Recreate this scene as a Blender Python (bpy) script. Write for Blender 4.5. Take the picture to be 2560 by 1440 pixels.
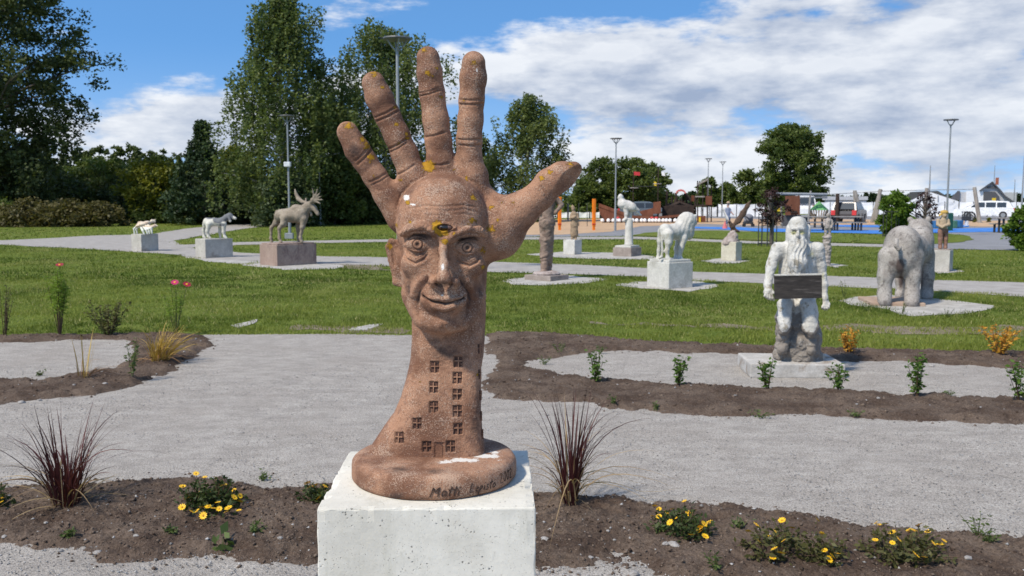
# Sculpture park: a stone hand with a face on a concrete pedestal, other statues, lawn and playground behind.
import bpy, bmesh, math, random
import numpy as np
from mathutils import Vector, Matrix
from mathutils.bvhtree import BVHTree

for _o in list(bpy.data.objects):
    bpy.data.objects.remove(_o)
sc = bpy.context.scene
COL = sc.collection
rad = math.radians
rng = np.random.default_rng(7)

# ------------------------------------------------------------------ camera
FPX = 2300.0                      # focal length in photo pixels (2560 wide)
PITCH = math.atan(220 / FPX)      # horizon sits 220 px above the centre
CP, SP = math.cos(PITCH), math.sin(PITCH)
CAMZ = 1.6
cam_d = bpy.data.cameras.new('camera')
cam_d.sensor_width = 36.0
cam_d.lens = 36.0 * FPX / 2560.0
cam_d.clip_start = 0.05
cam_d.clip_end = 3000
cam_d.dof.use_dof = True
cam_d.dof.focus_distance = 2.34
cam_d.dof.aperture_fstop = 11.0
cam = bpy.data.objects.new('camera', cam_d)
COL.objects.link(cam)
cam.location = (0, 0, CAMZ)
cam.rotation_euler = (math.pi / 2 - PITCH, 0, 0)
sc.camera = cam

# ------------------------------------------------------------------ sun and sky
SUN_EL = rad(50)
SUN_AZ = math.atan2(-0.74, -0.68)          # direction towards the sun, measured from +Y to +X
sun_vec = Vector((math.sin(SUN_AZ) * math.cos(SUN_EL), math.cos(SUN_AZ) * math.cos(SUN_EL), math.sin(SUN_EL)))
sl = bpy.data.lights.new('sun', 'SUN')
sl.energy = 4.3
sl.angle = rad(5.0)
sl.color = (1.0, 0.91, 0.78)
so = bpy.data.objects.new('sun', sl)
COL.objects.link(so)
so.rotation_euler = sun_vec.to_track_quat('Z', 'Y').to_euler()
so.location = (-8, -8, 12)

wd = bpy.data.worlds.new('World')
sc.world = wd
wd.use_nodes = True
wn = wd.node_tree
wn.nodes.clear()


def N(nt, t, **kw):
    n = nt.nodes.new(t)
    for k, v in kw.items():
        setattr(n, k, v)
    return n


def L(nt, a, b):
    nt.links.new(a, b)


def mathn(nt, op, a, b=None, c=None, clamp=False):
    n = N(nt, 'ShaderNodeMath', operation=op)
    n.use_clamp = clamp
    for i, v in enumerate((a, b, c)):
        if v is None:
            continue
        if isinstance(v, (int, float)):
            n.inputs[i].default_value = v
        else:
            L(nt, v, n.inputs[i])
    return n.outputs[0]


def vmath(nt, op, a, b=None):
    n = N(nt, 'ShaderNodeVectorMath', operation=op)
    for i, v in enumerate((a, b)):
        if v is None:
            continue
        if isinstance(v, (tuple, list)):
            n.inputs[i].default_value = v
        else:
            L(nt, v, n.inputs[i])
    return n.outputs['Value'] if op in ('DOT_PRODUCT', 'LENGTH', 'DISTANCE') else n.outputs[0]


def noise(nt, vec, scale, detail=5, rough=0.55, out='Fac', dist=0.0):
    n = N(nt, 'ShaderNodeTexNoise')
    n.inputs['Scale'].default_value = scale
    n.inputs['Detail'].default_value = detail
    n.inputs['Roughness'].default_value = rough
    n.inputs['Distortion'].default_value = dist
    if vec is not None:
        L(nt, vec, n.inputs['Vector'])
    return n.outputs[0 if out == 'Fac' else 1]


def smooth(nt, v, lo, hi):
    n = N(nt, 'ShaderNodeMapRange', interpolation_type='SMOOTHSTEP')
    n.inputs['From Min'].default_value = lo
    n.inputs['From Max'].default_value = hi
    L(nt, v, n.inputs['Value'])
    return n.outputs[0]


def mixc(nt, fac, a, b, blend='MIX'):
    n = N(nt, 'ShaderNodeMix', data_type='RGBA', blend_type=blend)
    for s, v in ((n.inputs[0], fac), (n.inputs[6], a), (n.inputs[7], b)):
        if isinstance(v, (int, float)):
            s.default_value = v
        elif isinstance(v, (tuple, list)):
            s.default_value = (*v[:3], 1)
        else:
            L(nt, v, s)
    return n.outputs[2]


def build_sky():
    nt = wn
    out = N(nt, 'ShaderNodeOutputWorld')
    bg = N(nt, 'ShaderNodeBackground')
    bg.inputs['Strength'].default_value = 0.09
    L(nt, bg.outputs[0], out.inputs[0])
    tc = N(nt, 'ShaderNodeTexCoord')
    d = vmath(nt, 'NORMALIZE', tc.outputs['Generated'])
    sep = N(nt, 'ShaderNodeSeparateXYZ')
    L(nt, d, sep.inputs[0])
    sky = N(nt, 'ShaderNodeTexSky', sky_type='NISHITA')
    sky.sun_disc = False
    sky.sun_elevation = SUN_EL
    sky.sun_rotation = SUN_AZ
    sky.altitude = 0
    sky.air_density = 1.0
    sky.dust_density = 0.3
    sky.ozone_density = 3.0
    # the whole dome is read a little higher up, where the clear air is deeper blue
    up = vmath(nt, 'NORMALIZE', vmath(nt, 'ADD', d, (0, 0, 0.30)))
    L(nt, up, sky.inputs[0])
    blue = mixc(nt, 1.0, sky.outputs[0], (1.22, 1.82, 2.10), 'MULTIPLY')
    # pale veil towards the horizon
    veil = smooth(nt, sep.outputs[2], 0.17, -0.03)
    blue = mixc(nt, mathn(nt, 'MULTIPLY', veil, 0.62), blue, (5.2, 7.0, 8.8))
    # clouds
    st = vmath(nt, 'MULTIPLY', d, (1.0, 1.0, 2.6))
    st = vmath(nt, 'ADD', st, (3.17, 0.45, 0.30))
    n1 = noise(nt, st, 5.2, 13, 0.56)
    n2 = noise(nt, vmath(nt, 'ADD', st, (-0.02, 0, 0.055)), 5.2, 13, 0.56)
    nb = noise(nt, vmath(nt, 'MULTIPLY', st, (1.0, 1.0, 1.6)), 13.0, 10, 0.62)

    def lobe(X, Y, w, h):
        # broad cloud field around a compass direction and height, as in the sky on the day
        az, el = math.atan((X - 1280) / FPX), math.atan((500 - Y) / FPX)
        ax = N(nt, 'ShaderNodeMath', operation='ARCTAN2')
        L(nt, sep.outputs[0], ax.inputs[0])
        L(nt, sep.outputs[1], ax.inputs[1])
        a = mathn(nt, 'DIVIDE', mathn(nt, 'SUBTRACT', ax.outputs[0], az), w)
        b = mathn(nt, 'DIVIDE', mathn(nt, 'SUBTRACT', mathn(nt, 'ARCSINE', sep.outputs[2]), el), h)
        r2 = mathn(nt, 'ADD', mathn(nt, 'MULTIPLY', a, a), mathn(nt, 'MULTIPLY', b, b))
        return mathn(nt, 'POWER', 2.718, mathn(nt, 'MULTIPLY', r2, -1.0))
    bias = None
    for X, Y, w, h, k in CLOUD_LOBES:
        q = mathn(nt, 'MULTIPLY', lobe(X, Y, w, h), k)
        bias = q if bias is None else mathn(nt, 'ADD', bias, q)
    dens = mathn(nt, 'ADD', mathn(nt, 'ADD', n1, mathn(nt, 'MULTIPLY', mathn(nt, 'SUBTRACT', nb, 0.5), 0.34)), bias)
    cov = smooth(nt, dens, 0.50, 0.64)
    lit = mathn(nt, 'ADD', mathn(nt, 'MULTIPLY', mathn(nt, 'SUBTRACT', n1, n2), 3.8), 0.58)
    lit = mathn(nt, 'ADD', lit, mathn(nt, 'MULTIPLY', mathn(nt, 'SUBTRACT', nb, 0.5), 1.5), clamp=True)
    thick = smooth(nt, dens, 0.60, 0.90)
    lit = mathn(nt, 'SUBTRACT', lit, mathn(nt, 'MULTIPLY', thick, 0.22), clamp=True)
    ccol = mixc(nt, lit, (3.4, 4.1, 5.5), (8.8, 9.0, 9.3))
    col = mixc(nt, mathn(nt, 'MULTIPLY', cov, 0.93), blue, ccol)
    L(nt, col, bg.inputs['Color'])


CLOUD_LOBES = [(1750, 220, 0.38, 0.115, 0.150), (2700, 120, 0.45, 0.16, 0.14), (360, 325, 0.22, 0.040, 0.16),
               (250, 110, 0.32, 0.10, -0.15), (960, 40, 0.16, 0.032, 0.10), (1500, 20, 0.22, 0.025, -0.16), (1300, 380, 0.06, 0.05, -0.14)]
build_sky()
sc.view_settings.view_transform = 'Standard'
sc.view_settings.look = 'None'
sc.view_settings.exposure = 0.25
sc.view_settings.gamma = 1.0
sc.view_settings.use_curve_mapping = False
sc.render.engine = 'CYCLES'
sc.cycles.use_denoising = True
sc.cycles.max_bounces = 6
sc.cycles.transparent_max_bounces = 8

# ------------------------------------------------------------------ pixel of the photo -> point of the place


def pdir(X, Y):
    u, v = (X - 1280) / FPX, (720 - Y) / FPX
    return np.array([u, CP + v * SP, -SP + v * CP])


def P(X, Y, D):
    """point that the photo shows at (X, Y), standing D metres in front of the camera"""
    d = pdir(X, Y)
    p = d * (D / d[1])
    p[2] += CAMZ
    return p


def G(X, Y, z=0.0):
    d = pdir(X, Y)
    p = d * ((z - CAMZ) / d[2])
    p[2] = z
    return p


def proj(V):
    x, y, z = V[:, 0], V[:, 1], V[:, 2] - CAMZ
    f = y * CP - z * SP
    upv = y * SP + z * CP
    return 1280 + FPX * x / f, 720 - FPX * upv / f


# ------------------------------------------------------------------ mesh helpers


def mesh_np(name, V, F):
    V = np.asarray(V, dtype=np.float32)
    me = bpy.data.meshes.new(name)
    if isinstance(F, np.ndarray):
        m, k = F.shape
        me.vertices.add(len(V))
        me.vertices.foreach_set('co', V.ravel())
        me.loops.add(m * k)
        me.loops.foreach_set('vertex_index', F.astype(np.int32).ravel())
        me.polygons.add(m)
        me.polygons.foreach_set('loop_start', np.arange(0, m * k, k, dtype=np.int32))
        me.update(calc_edges=True)
    else:
        me.from_pydata(V.tolist(), [], [list(map(int, f)) for f in F])
        me.update()
    return me


def wloc(o):
    v = Vector((0, 0, 0))
    while o is not None:
        v = v + o.location
        o = o.parent
    return np.array(v)


def tag(o, label=None, cat=None, group=None, kind=None):
    if label:
        o['label'] = label
    if cat:
        o['category'] = cat
    if group:
        o['group'] = group
    if kind:
        o['kind'] = kind
    return o


def obj(name, V, F, mats, parent=None, loc=None, smooth_=False, midx=None, attrs=None):
    """one mesh object from world-space vertices; its origin is put at its base"""
    V = np.asarray(V, dtype=np.float64)
    if parent is not None:
        base = wloc(parent)
        lo = np.zeros(3)
    else:
        base = np.array(loc) if loc is not None else np.array([(V[:, 0].min() + V[:, 0].max()) / 2, (V[:, 1].min() + V[:, 1].max()) / 2, V[:, 2].min()])
        lo = base
    me = mesh_np(name, V - base, F)
    for m in (mats if isinstance(mats, (list, tuple)) else [mats]):
        me.materials.append(m)
    if smooth_:
        me.polygons.foreach_set('use_smooth', np.ones(len(me.polygons), dtype=bool))
    if midx is not None:
        me.polygons.foreach_set('material_index', np.asarray(midx, dtype=np.int32))
    for k, a in (attrs or {}).items():
        at = me.attributes.new(k, 'FLOAT', 'POINT')
        at.data.foreach_set('value', np.asarray(a, dtype=np.float32))
    me.update()
    o = bpy.data.objects.new(name, me)
    COL.objects.link(o)
    o.location = lo
    o.parent = parent
    return o


def inst(name, me, loc, rot=(0, 0, 0), scale=1.0, parent=None):
    """object that shares mesh data; loc is in world space"""
    o = bpy.data.objects.new(name, me)
    COL.objects.link(o)
    b = wloc(parent) if parent is not None else np.zeros(3)
    o.location = np.asarray(loc) - b
    o.rotation_euler = rot
    o.scale = (scale,) * 3 if isinstance(scale, (int, float)) else scale
    o.parent = parent
    return o


def empty(name, loc):
    o = bpy.data.objects.new(name, None)
    o.empty_display_size = 0.1
    COL.objects.link(o)
    o.location = loc
    return o


def join(parts):
    Vs, Fs, off = [], [], 0
    for V, F in parts:
        V = np.asarray(V)
        Vs.append(V)
        for f in (F.tolist() if isinstance(F, np.ndarray) else F):
            Fs.append([i + off for i in f])
        off += len(V)
    return np.concatenate(Vs), Fs


def box(c, s, yaw=0.0, bev=0.0, tilt=None):
    """box centred at c with full sizes s; bevelled when bev > 0"""
    bm = bmesh.new()
    bmesh.ops.create_cube(bm, size=1.0)
    for v in bm.verts:
        v.co = Vector((v.co.x * s[0], v.co.y * s[1], v.co.z * s[2]))
    if bev > 0:
        bmesh.ops.bevel(bm, geom=list(bm.edges), offset=bev, segments=2, profile=0.6, affect='EDGES')
    M_ = Matrix.Rotation(yaw, 3, 'Z')
    if tilt is not None:
        M_ = M_ @ Matrix.Rotation(tilt[0], 3, 'X') @ Matrix.Rotation(tilt[1], 3, 'Y')
    bm.verts.index_update()
    V = np.array([M_ @ v.co for v in bm.verts]) + np.asarray(c)
    F = [[v.index for v in f.verts] for f in bm.faces]
    bm.free()
    return V, F


def tube(pts, r, n=6, cap=True):
    pts = np.asarray(pts, dtype=float)
    r = np.broadcast_to(np.asarray(r, dtype=float), (len(pts),))
    t = np.gradient(pts, axis=0)
    t /= np.linalg.norm(t, axis=1)[:, None] + 1e-12
    ref = np.where(np.abs(t[:, 2:3]) > 0.9, np.array([[1.0, 0, 0]]), np.array([[0, 0, 1.0]]))
    a = np.cross(t, ref)
    a /= np.linalg.norm(a, axis=1)[:, None] + 1e-12
    for i in range(1, len(a)):
        if np.dot(a[i], a[i - 1]) < 0:
            a[i] = -a[i]
    b = np.cross(t, a)
    th = np.arange(n) * 2 * math.pi / n
    V = (pts[:, None] + r[:, None, None] * (np.cos(th)[None, :, None] * a[:, None] + np.sin(th)[None, :, None] * b[:, None])).reshape(-1, 3)
    F = []
    for i in range(len(pts) - 1):
        for j in range(n):
            k = (j + 1) % n
            F.append([i * n + j, i * n + k, (i + 1) * n + k, (i + 1) * n + j])
    if cap:
        F.append(list(range(n))[::-1])
        F.append([(len(pts) - 1) * n + j for j in range(n)])
    return V, F


def lathe(c, prof, n=20):
    """surface of revolution; prof is a list of (radius, height)"""
    V, F = [], []
    for r, z in prof:
        for j in range(n):
            a = 2 * math.pi * j / n
            V.append((c[0] + r * math.cos(a), c[1] + r * math.sin(a), c[2] + z))
    for i in range(len(prof) - 1):
        for j in range(n):
            k = (j + 1) % n
            F.append([i * n + j, i * n + k, (i + 1) * n + k, (i + 1) * n + j])
    F.append(list(range(n))[::-1])
    F.append([(len(prof) - 1) * n + j for j in range(n)])
    return np.array(V), F


def prism(pts, t):
    """polygon of 3D points thickened by vector t"""
    pts = np.asarray(pts, dtype=float)
    n = len(pts)
    V = np.concatenate([pts, pts + np.asarray(t)])
    F = [list(range(n)), list(range(2 * n - 1, n - 1, -1))] + [[i, i + n, (i + 1) % n + n, (i + 1) % n][::-1] for i in range(n)]
    return V, F


def _hash(ix, iy, iz, seed):
    h = (ix.astype(np.int64) * 374761393 + iy.astype(np.int64) * 668265263 + iz.astype(np.int64) * 2147483647 + seed * 974711) & 0xffffffff
    h = ((h ^ (h >> 13)) * 1274126177) & 0xffffffff
    h = (h ^ (h >> 16)) & 0xffffff
    return h / float(0xffffff)


def vnoise(p, scale, seed=0):
    q = np.asarray(p) * scale
    i = np.floor(q).astype(np.int64)
    f = q - i
    f = f * f * (3 - 2 * f)
    r = 0
    for dx in (0, 1):
        wx = f[:, 0] if dx else 1 - f[:, 0]
        for dy in (0, 1):
            wy = f[:, 1] if dy else 1 - f[:, 1]
            for dz in (0, 1):
                wz = f[:, 2] if dz else 1 - f[:, 2]
                r = r + wx * wy * wz * _hash(i[:, 0] + dx, i[:, 1] + dy, i[:, 2] + dz, seed)
    return r - 0.5


def fbm(p, scale, oct=4, seed=0, gain=0.5):
    r, a = 0, 1.0
    for k in range(oct):
        r = r + a * vnoise(p, scale * 2 ** k, seed + k * 17)
        a *= gain
    return r


# ------------------------------------------------------------------ modelling by distance fields: smooth blends of tapered limbs


class Field:
    def __init__(s, D=None, px=None):
        s.prims = []
        s.D = D
        s.m = px if px else (D / FPX if D else 1.0)

    def pt(s, q):
        """(X, Y, o): photo pixel and depth offset in metres from the statue's own plane"""
        return P(q[0], q[1], s.D + (q[2] if len(q) > 2 else 0.0))

    def cone(s, a, b, ra, rb, k=4.0, op='u', flat=None, raw=False):
        A, B = (np.asarray(a), np.asarray(b)) if raw else (s.pt(a), s.pt(b))
        s.prims.append(('cone', A, B, ra * s.m, rb * s.m, k * s.m, op, flat))

    def chain(s, pts, radii, k=4.0, op='u', flat=None):
        for i in range(len(pts) - 1):
            s.cone(pts[i], pts[i + 1], radii[i], radii[i + 1], k, op, flat)

    def ell(s, c, r, k=4.0, op='u', rot=None, raw=False):
        C = np.asarray(c) if raw else s.pt(c)
        s.prims.append(('ell', C, np.asarray(r, dtype=float) * s.m, rot, k * s.m, op))

    def fn(s, f, lo, hi, k=4.0, op='u'):
        s.prims.append(('fn', f, np.asarray(lo), np.asarray(hi), k * s.m, op))

    def build(s, h):
        lo, hi = np.full(3, 1e9), np.full(3, -1e9)
        boxes = []
        for p in s.prims:
            if p[0] == 'cone':
                r = max(p[3], p[4])
                a, b = np.minimum(p[1], p[2]) - r, np.maximum(p[1], p[2]) + r
            elif p[0] == 'ell':
                r = np.full(3, p[2].max()) if p[3] is not None else p[2]
                a, b = p[1] - r, p[1] + r
            else:
                a, b = p[2], p[3]
            boxes.append((a, b))
            if p[-1] != 's' and not (p[0] == 'cone' and p[6] == 's'):
                lo, hi = np.minimum(lo, a), np.maximum(hi, b)
        lo -= 3 * h
        hi += 3 * h
        n = np.ceil((hi - lo) / h).astype(int) + 1
        d = np.full(n, 1.0, dtype=np.float32)
        ax = [lo[i] + h * np.arange(n[i]) for i in range(3)]
        for p, (a, b) in zip(s.prims, boxes):
            if p[0] == 'cone':
                k, op = p[5], p[6]
            else:
                k, op = p[-2], p[-1]
            pad = max(k, 0) + 2.5 * h
            i0 = np.clip(np.floor((a - pad - lo) / h).astype(int), 0, n)
            i1 = np.clip(np.ceil((b + pad - lo) / h).astype(int) + 1, 0, n)
            if np.any(i1 <= i0):
                continue
            sl_ = tuple(slice(i0[i], i1[i]) for i in range(3))
            X = ax[0][sl_[0]][:, None, None]
            Y = ax[1][sl_[1]][None, :, None]
            Z = ax[2][sl_[2]][None, None, :]
            if p[0] == 'cone':
                A, B, ra, rb, fl = p[1], p[2], p[3], p[4], p[7]
                S = np.array(fl if fl is not None else (1, 1, 1), dtype=float)
                ab = (B - A) / S
                dx, dy, dz = (X - A[0]) / S[0], (Y - A[1]) / S[1], (Z - A[2]) / S[2]
                t = np.clip((dx * ab[0] + dy * ab[1] + dz * ab[2]) / (ab @ ab + 1e-12), 0, 1)
                e = np.sqrt((dx - t * ab[0]) ** 2 + (dy - t * ab[1]) ** 2 + (dz - t * ab[2]) ** 2) - (ra + (rb - ra) * t)
                e = e * S.min()
            elif p[0] == 'ell':
                C, r, rot = p[1], p[2], p[3]
                dx, dy, dz = X - C[0], Y - C[1], Z - C[2]
                if rot is not None:
                    Mi = np.array(rot).T
                    q = [Mi[i, 0] * dx + Mi[i, 1] * dy + Mi[i, 2] * dz for i in range(3)]
                else:
                    q = [dx, dy, dz]
                k0 = np.sqrt((q[0] / r[0]) ** 2 + (q[1] / r[1]) ** 2 + (q[2] / r[2]) ** 2)
                k1 = np.sqrt((q[0] / r[0] ** 2) ** 2 + (q[1] / r[1] ** 2) ** 2 + (q[2] / r[2] ** 2) ** 2) + 1e-9
                e = k0 * (k0 - 1) / k1
            else:
                e = p[1](X, Y, Z)
            e = e.astype(np.float32)
            c = d[sl_]
            if op == 'u':
                if k > 0:
                    hh = np.maximum(k - np.abs(c - e), 0) / k
                    d[sl_] = np.minimum(c, e) - hh * hh * k * 0.25
                else:
                    d[sl_] = np.minimum(c, e)
            else:
                e = -e
                if k > 0:
                    hh = np.maximum(k - np.abs(c - e), 0) / k
                    d[sl_] = np.maximum(c, e) + hh * hh * k * 0.25
                else:
                    d[sl_] = np.maximum(c, e)
        return surface_nets(d, lo, h)


def surface_nets(d, lo, h):
    ins = d < 0
    nx, ny, nz = d.shape
    a = np.zeros((nx - 1, ny - 1, nz - 1), dtype=np.uint8)
    offs = [(i, j, k) for i in (0, 1) for j in (0, 1) for k in (0, 1)]
    for i, j, k in offs:
        a += ins[i:nx - 1 + i, j:ny - 1 + j, k:nz - 1 + k]
    act = (a > 0) & (a < 8)
    idx = np.argwhere(act)
    m = len(idx)
    acc = np.zeros((m, 3))
    cnt = np.zeros(m)
    val = {o: d[idx[:, 0] + o[0], idx[:, 1] + o[1], idx[:, 2] + o[2]].astype(np.float64) for o in offs}
    for o in offs:
        for axis in range(3):
            if o[axis] == 0:
                q = list(o)
                q[axis] = 1
                q = tuple(q)
                v0, v1 = val[o], val[q]
                cr = (v0 < 0) != (v1 < 0)
                t = np.where(cr, v0 / np.where(cr, v0 - v1, 1), 0)
                p = np.tile(np.array(o, dtype=float), (m, 1))
                p[:, axis] += t
                acc += p * cr[:, None]
                cnt += cr
    V = lo + h * (idx + acc / np.maximum(cnt, 1)[:, None])
    mp = np.full(act.shape, -1, dtype=np.int32)
    mp[act] = np.arange(m)
    # argwhere and boolean indexing share the same order
    faces = []
    for axis in range(3):
        s0 = [slice(1, -1)] * 3
        s0[axis] = slice(0, -1)
        s1 = list(s0)
        s1[axis] = slice(1, None)
        e0 = ins[tuple(s0)]
        e1 = ins[tuple(s1)]
        ed = np.argwhere(e0 != e1)
        sg = e0[tuple(ed.T)]
        off = np.array([1, 1, 1])
        off[axis] = 0
        ed = ed + off
        u, w = (axis + 1) % 3, (axis + 2) % 3
        q = []
        for du, dw in ((0, 0), (1, 0), (1, 1), (0, 1)):
            c = ed.copy()
            c[:, u] -= du
            c[:, w] -= dw
            q.append(mp[c[:, 0], c[:, 1], c[:, 2]])
        q = np.stack(q, 1)
        q[~sg] = q[~sg][:, ::-1]
        faces.append(q)
    return V, np.concatenate(faces)


def normals(V, F):
    n = np.cross(V[F[:, 2]] - V[F[:, 0]], V[F[:, 3]] - V[F[:, 1]])
    vn = np.zeros_like(V)
    for k in range(4):
        np.add.at(vn, F[:, k], n)
    return vn / (np.linalg.norm(vn, axis=1)[:, None] + 1e-12)


def relax(V, F, it=1, w=0.5):
    for _ in range(it):
        acc = np.zeros_like(V)
        c = np.zeros(len(V))
        for k in range(4):
            a, b = F[:, k], F[:, (k + 1) % 4]
            np.add.at(acc, a, V[b])
            np.add.at(c, a, 1)
        V = V * (1 - w) + w * acc / np.maximum(c, 1)[:, None]
    return V


# ------------------------------------------------------------------ materials


def new_mat(name, rough=0.85, spec=0.3):
    m = bpy.data.materials.new(name)
    m.use_nodes = True
    nt = m.node_tree
    b = nt.nodes['Principled BSDF']
    b.inputs['Roughness'].default_value = rough
    b.inputs['Specular IOR Level'].default_value = spec
    return m, nt, b


def coord(nt, kind='Object', scale=None):
    t = N(nt, 'ShaderNodeTexCoord')
    v = t.outputs[kind]
    if scale is not None:
        v = vmath(nt, 'MULTIPLY', v, scale)
    return v


def attr(nt, name):
    a = N(nt, 'ShaderNodeAttribute')
    a.attribute_name = name
    return a.outputs['Fac']


def bump(nt, b, hgt, dist, strength=0.6):
    n = N(nt, 'ShaderNodeBump')
    n.inputs['Distance'].default_value = dist
    n.inputs['Strength'].default_value = strength
    L(nt, hgt, n.inputs['Height'])
    L(nt, n.outputs[0], b.inputs['Normal'])


def stone(name, c1, c2, scale=6.0, c3=None, s3=2.0, t3=(0.52, 0.66), speck=None, sscale=120.0, st=(0.6, 0.7), rough=0.88,
          bscale=60.0, bdist=0.004, bstr=0.6, attrs=(), world=False, stretch=None):
    """mottled mineral surface: two tones, a third in patches, fine specks and grain; attrs paint stains"""
    m, nt, b = new_mat(name, rough)
    v = coord(nt, 'Object', stretch)
    if world:
        g = N(nt, 'ShaderNodeNewGeometry')
        v = g.outputs['Position']
        if stretch is not None:
            v = vmath(nt, 'MULTIPLY', v, stretch)
    n1 = noise(nt, v, scale, 6, 0.62)
    col = mixc(nt, smooth(nt, n1, 0.33, 0.67), c1, c2)
    if c3 is not None:
        n3 = noise(nt, v, s3, 7, 0.65, dist=0.3)
        col = mixc(nt, smooth(nt, n3, *t3), col, c3)
    fine = noise(nt, v, bscale, 3, 0.6)
    col = mixc(nt, 0.28, col, mixc(nt, smooth(nt, fine, 0.3, 0.7), (0.25, 0.25, 0.25), (1, 1, 1)), 'MULTIPLY')
    if speck is not None:
        sp = noise(nt, v, sscale, 2, 0.5)
        col = mixc(nt, smooth(nt, sp, *st), col, speck)
    for nm, c, lo, hi, ns, na in attrs:
        q = mathn(nt, 'ADD', attr(nt, nm), mathn(nt, 'MULTIPLY', mathn(nt, 'SUBTRACT', noise(nt, v, ns, 4, 0.65), 0.5), na))
        col = mixc(nt, smooth(nt, q, lo, hi), col, c)
    L(nt, col, b.inputs['Base Color'])
    hg = mathn(nt, 'ADD', fine, mathn(nt, 'MULTIPLY', n1, 0.8))
    bump(nt, b, hg, bdist, bstr)
    return m


def paint(name, c, rough=0.5, metal=0.0, var=0.18, scale=8.0, spec=0.4):
    m, nt, b = new_mat(name, rough, spec)
    v = coord(nt)
    n = noise(nt, v, scale, 5, 0.6)
    lo = tuple(x * (1 - var) for x in c)
    hi = tuple(min(1, x * (1 + var * 0.6)) for x in c)
    L(nt, mixc(nt, smooth(nt, n, 0.3, 0.7), lo, hi), b.inputs['Base Color'])
    b.inputs['Metallic'].default_value = metal
    bump(nt, b, n, 0.003, 0.2)
    return m


def leafmat(name, dark, light, trans=0.35, rough=0.55, tint=None):
    """foliage: tone per leaf cluster from the attribute 'tone', light passing through the blades"""
    m, nt, b = new_mat(name, rough, 0.25)
    t = attr(nt, 'tone')
    col = mixc(nt, t, dark, light)
    if tint is not None:
        col = mixc(nt, smooth(nt, t, 0.86, 0.93), col, tint)
    L(nt, col, b.inputs['Base Color'])
    tr = N(nt, 'ShaderNodeBsdfTranslucent')
    L(nt, mixc(nt, 1.0, col, (1.25, 1.3, 0.7), 'MULTIPLY'), tr.inputs['Color'])
    mx = N(nt, 'ShaderNodeMixShader')
    mx.inputs[0].default_value = trans
    L(nt, b.outputs[0], mx.inputs[1])
    L(nt, tr.outputs[0], mx.inputs[2])
    L(nt, mx.outputs[0], nt.nodes['Material Output'].inputs['Surface'])
    return m
# ------------------------------------------------------------------ ground: lawn, gravel, soil, sand, asphalt


def in_poly(x, y, poly):
    r = np.zeros(x.shape, dtype=bool)
    n = len(poly)
    for i in range(n):
        x0, y0 = poly[i]
        x1, y1 = poly[(i + 1) % n]
        c = (y0 > y) != (y1 > y)
        r ^= c & (x < (x1 - x0) * (y - y0) / (y1 - y0 + 1e-12) + x0)
    return r


def poly_sd(x, y, poly):
    """signed distance, positive inside"""
    d = np.full(x.shape, 1e9)
    n = len(poly)
    for i in range(n):
        ax, ay = poly[i]
        bx, by = poly[(i + 1) % n]
        vx, vy = bx - ax, by - ay
        t = np.clip(((x - ax) * vx + (y - ay) * vy) / (vx * vx + vy * vy + 1e-12), 0, 1)
        d = np.minimum(d, np.hypot(x - ax - t * vx, y - ay - t * vy))
    return np.where(in_poly(x, y, poly), d, -d)


def gpoly(px):
    return [tuple(G(a, b)[:2]) for a, b in px]


def dense(poly, step, amp, seed):
    """finely divided outline with a ragged edge"""
    out = []
    n = len(poly)
    for i in range(n):
        a, b = np.array(poly[i]), np.array(poly[(i + 1) % n])
        m = max(1, int(np.linalg.norm(b - a) / step))
        for j in range(m):
            out.append(a + (b - a) * j / m)
    out = np.array(out)
    q = np.concatenate([out, np.zeros((len(out), 1))], 1)
    out[:, 0] += fbm(q, 0.8 / step * 0.5, 3, seed) * amp
    out[:, 1] += fbm(q, 0.8 / step * 0.5, 3, seed + 50) * amp
    return out


def sheet(name, poly, z, mat, step=0.3, amp=0.12, seed=0, kind='structure'):
    out = dense(poly, step, amp, seed)
    V = np.concatenate([out, np.full((len(out), 1), z)], 1)
    bm = bmesh.new()
    vs = [bm.verts.new(v) for v in V]
    fc = bm.faces.new(vs)
    bmesh.ops.triangulate(bm, faces=[fc])
    bmesh.ops.recalc_face_normals(bm, faces=bm.faces)
    if sum(f.normal.z for f in bm.faces) < 0:
        bmesh.ops.reverse_faces(bm, faces=bm.faces)
    bm.verts.index_update()
    V = np.array([v.co[:] for v in bm.verts])
    F = [[v.index for v in f.verts] for f in bm.faces]
    bm.free()
    o = obj(name, V, F, mat, loc=(0, 0, 0))
    return tag(o, kind=kind)


def strip(rows):
    """pixel rows (X, Yfar, Ynear) -> polygon"""
    return [(x, a) for x, a, b in rows] + [(x, b) for x, a, b in rows[::-1]]


def mat_lawn():
    m, nt, b = new_mat('lawn', 0.9, 0.1)
    g = N(nt, 'ShaderNodeNewGeometry')
    v = g.outputs['Position']
    n1 = noise(nt, v, 0.35, 5, 0.6)
    n2 = noise(nt, v, 2.2, 6, 0.65)
    n3 = noise(nt, v, 26.0, 4, 0.7)
    col = mixc(nt, smooth(nt, n2, 0.3, 0.7), (0.088, 0.126, 0.018), (0.162, 0.200, 0.036))
    col = mixc(nt, mathn(nt, 'MULTIPLY', smooth(nt, n1, 0.5, 0.68), 0.5), col, (0.200, 0.195, 0.055))
    col = mixc(nt, 0.6, col, mixc(nt, smooth(nt, n3, 0.3, 0.7), (0.45, 0.45, 0.4), (1.25, 1.25, 1.15)), 'MULTIPLY')
    L(nt, col, b.inputs['Base Color'])
    bump(nt, b, n3, 0.05, 0.8)
    return m


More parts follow.
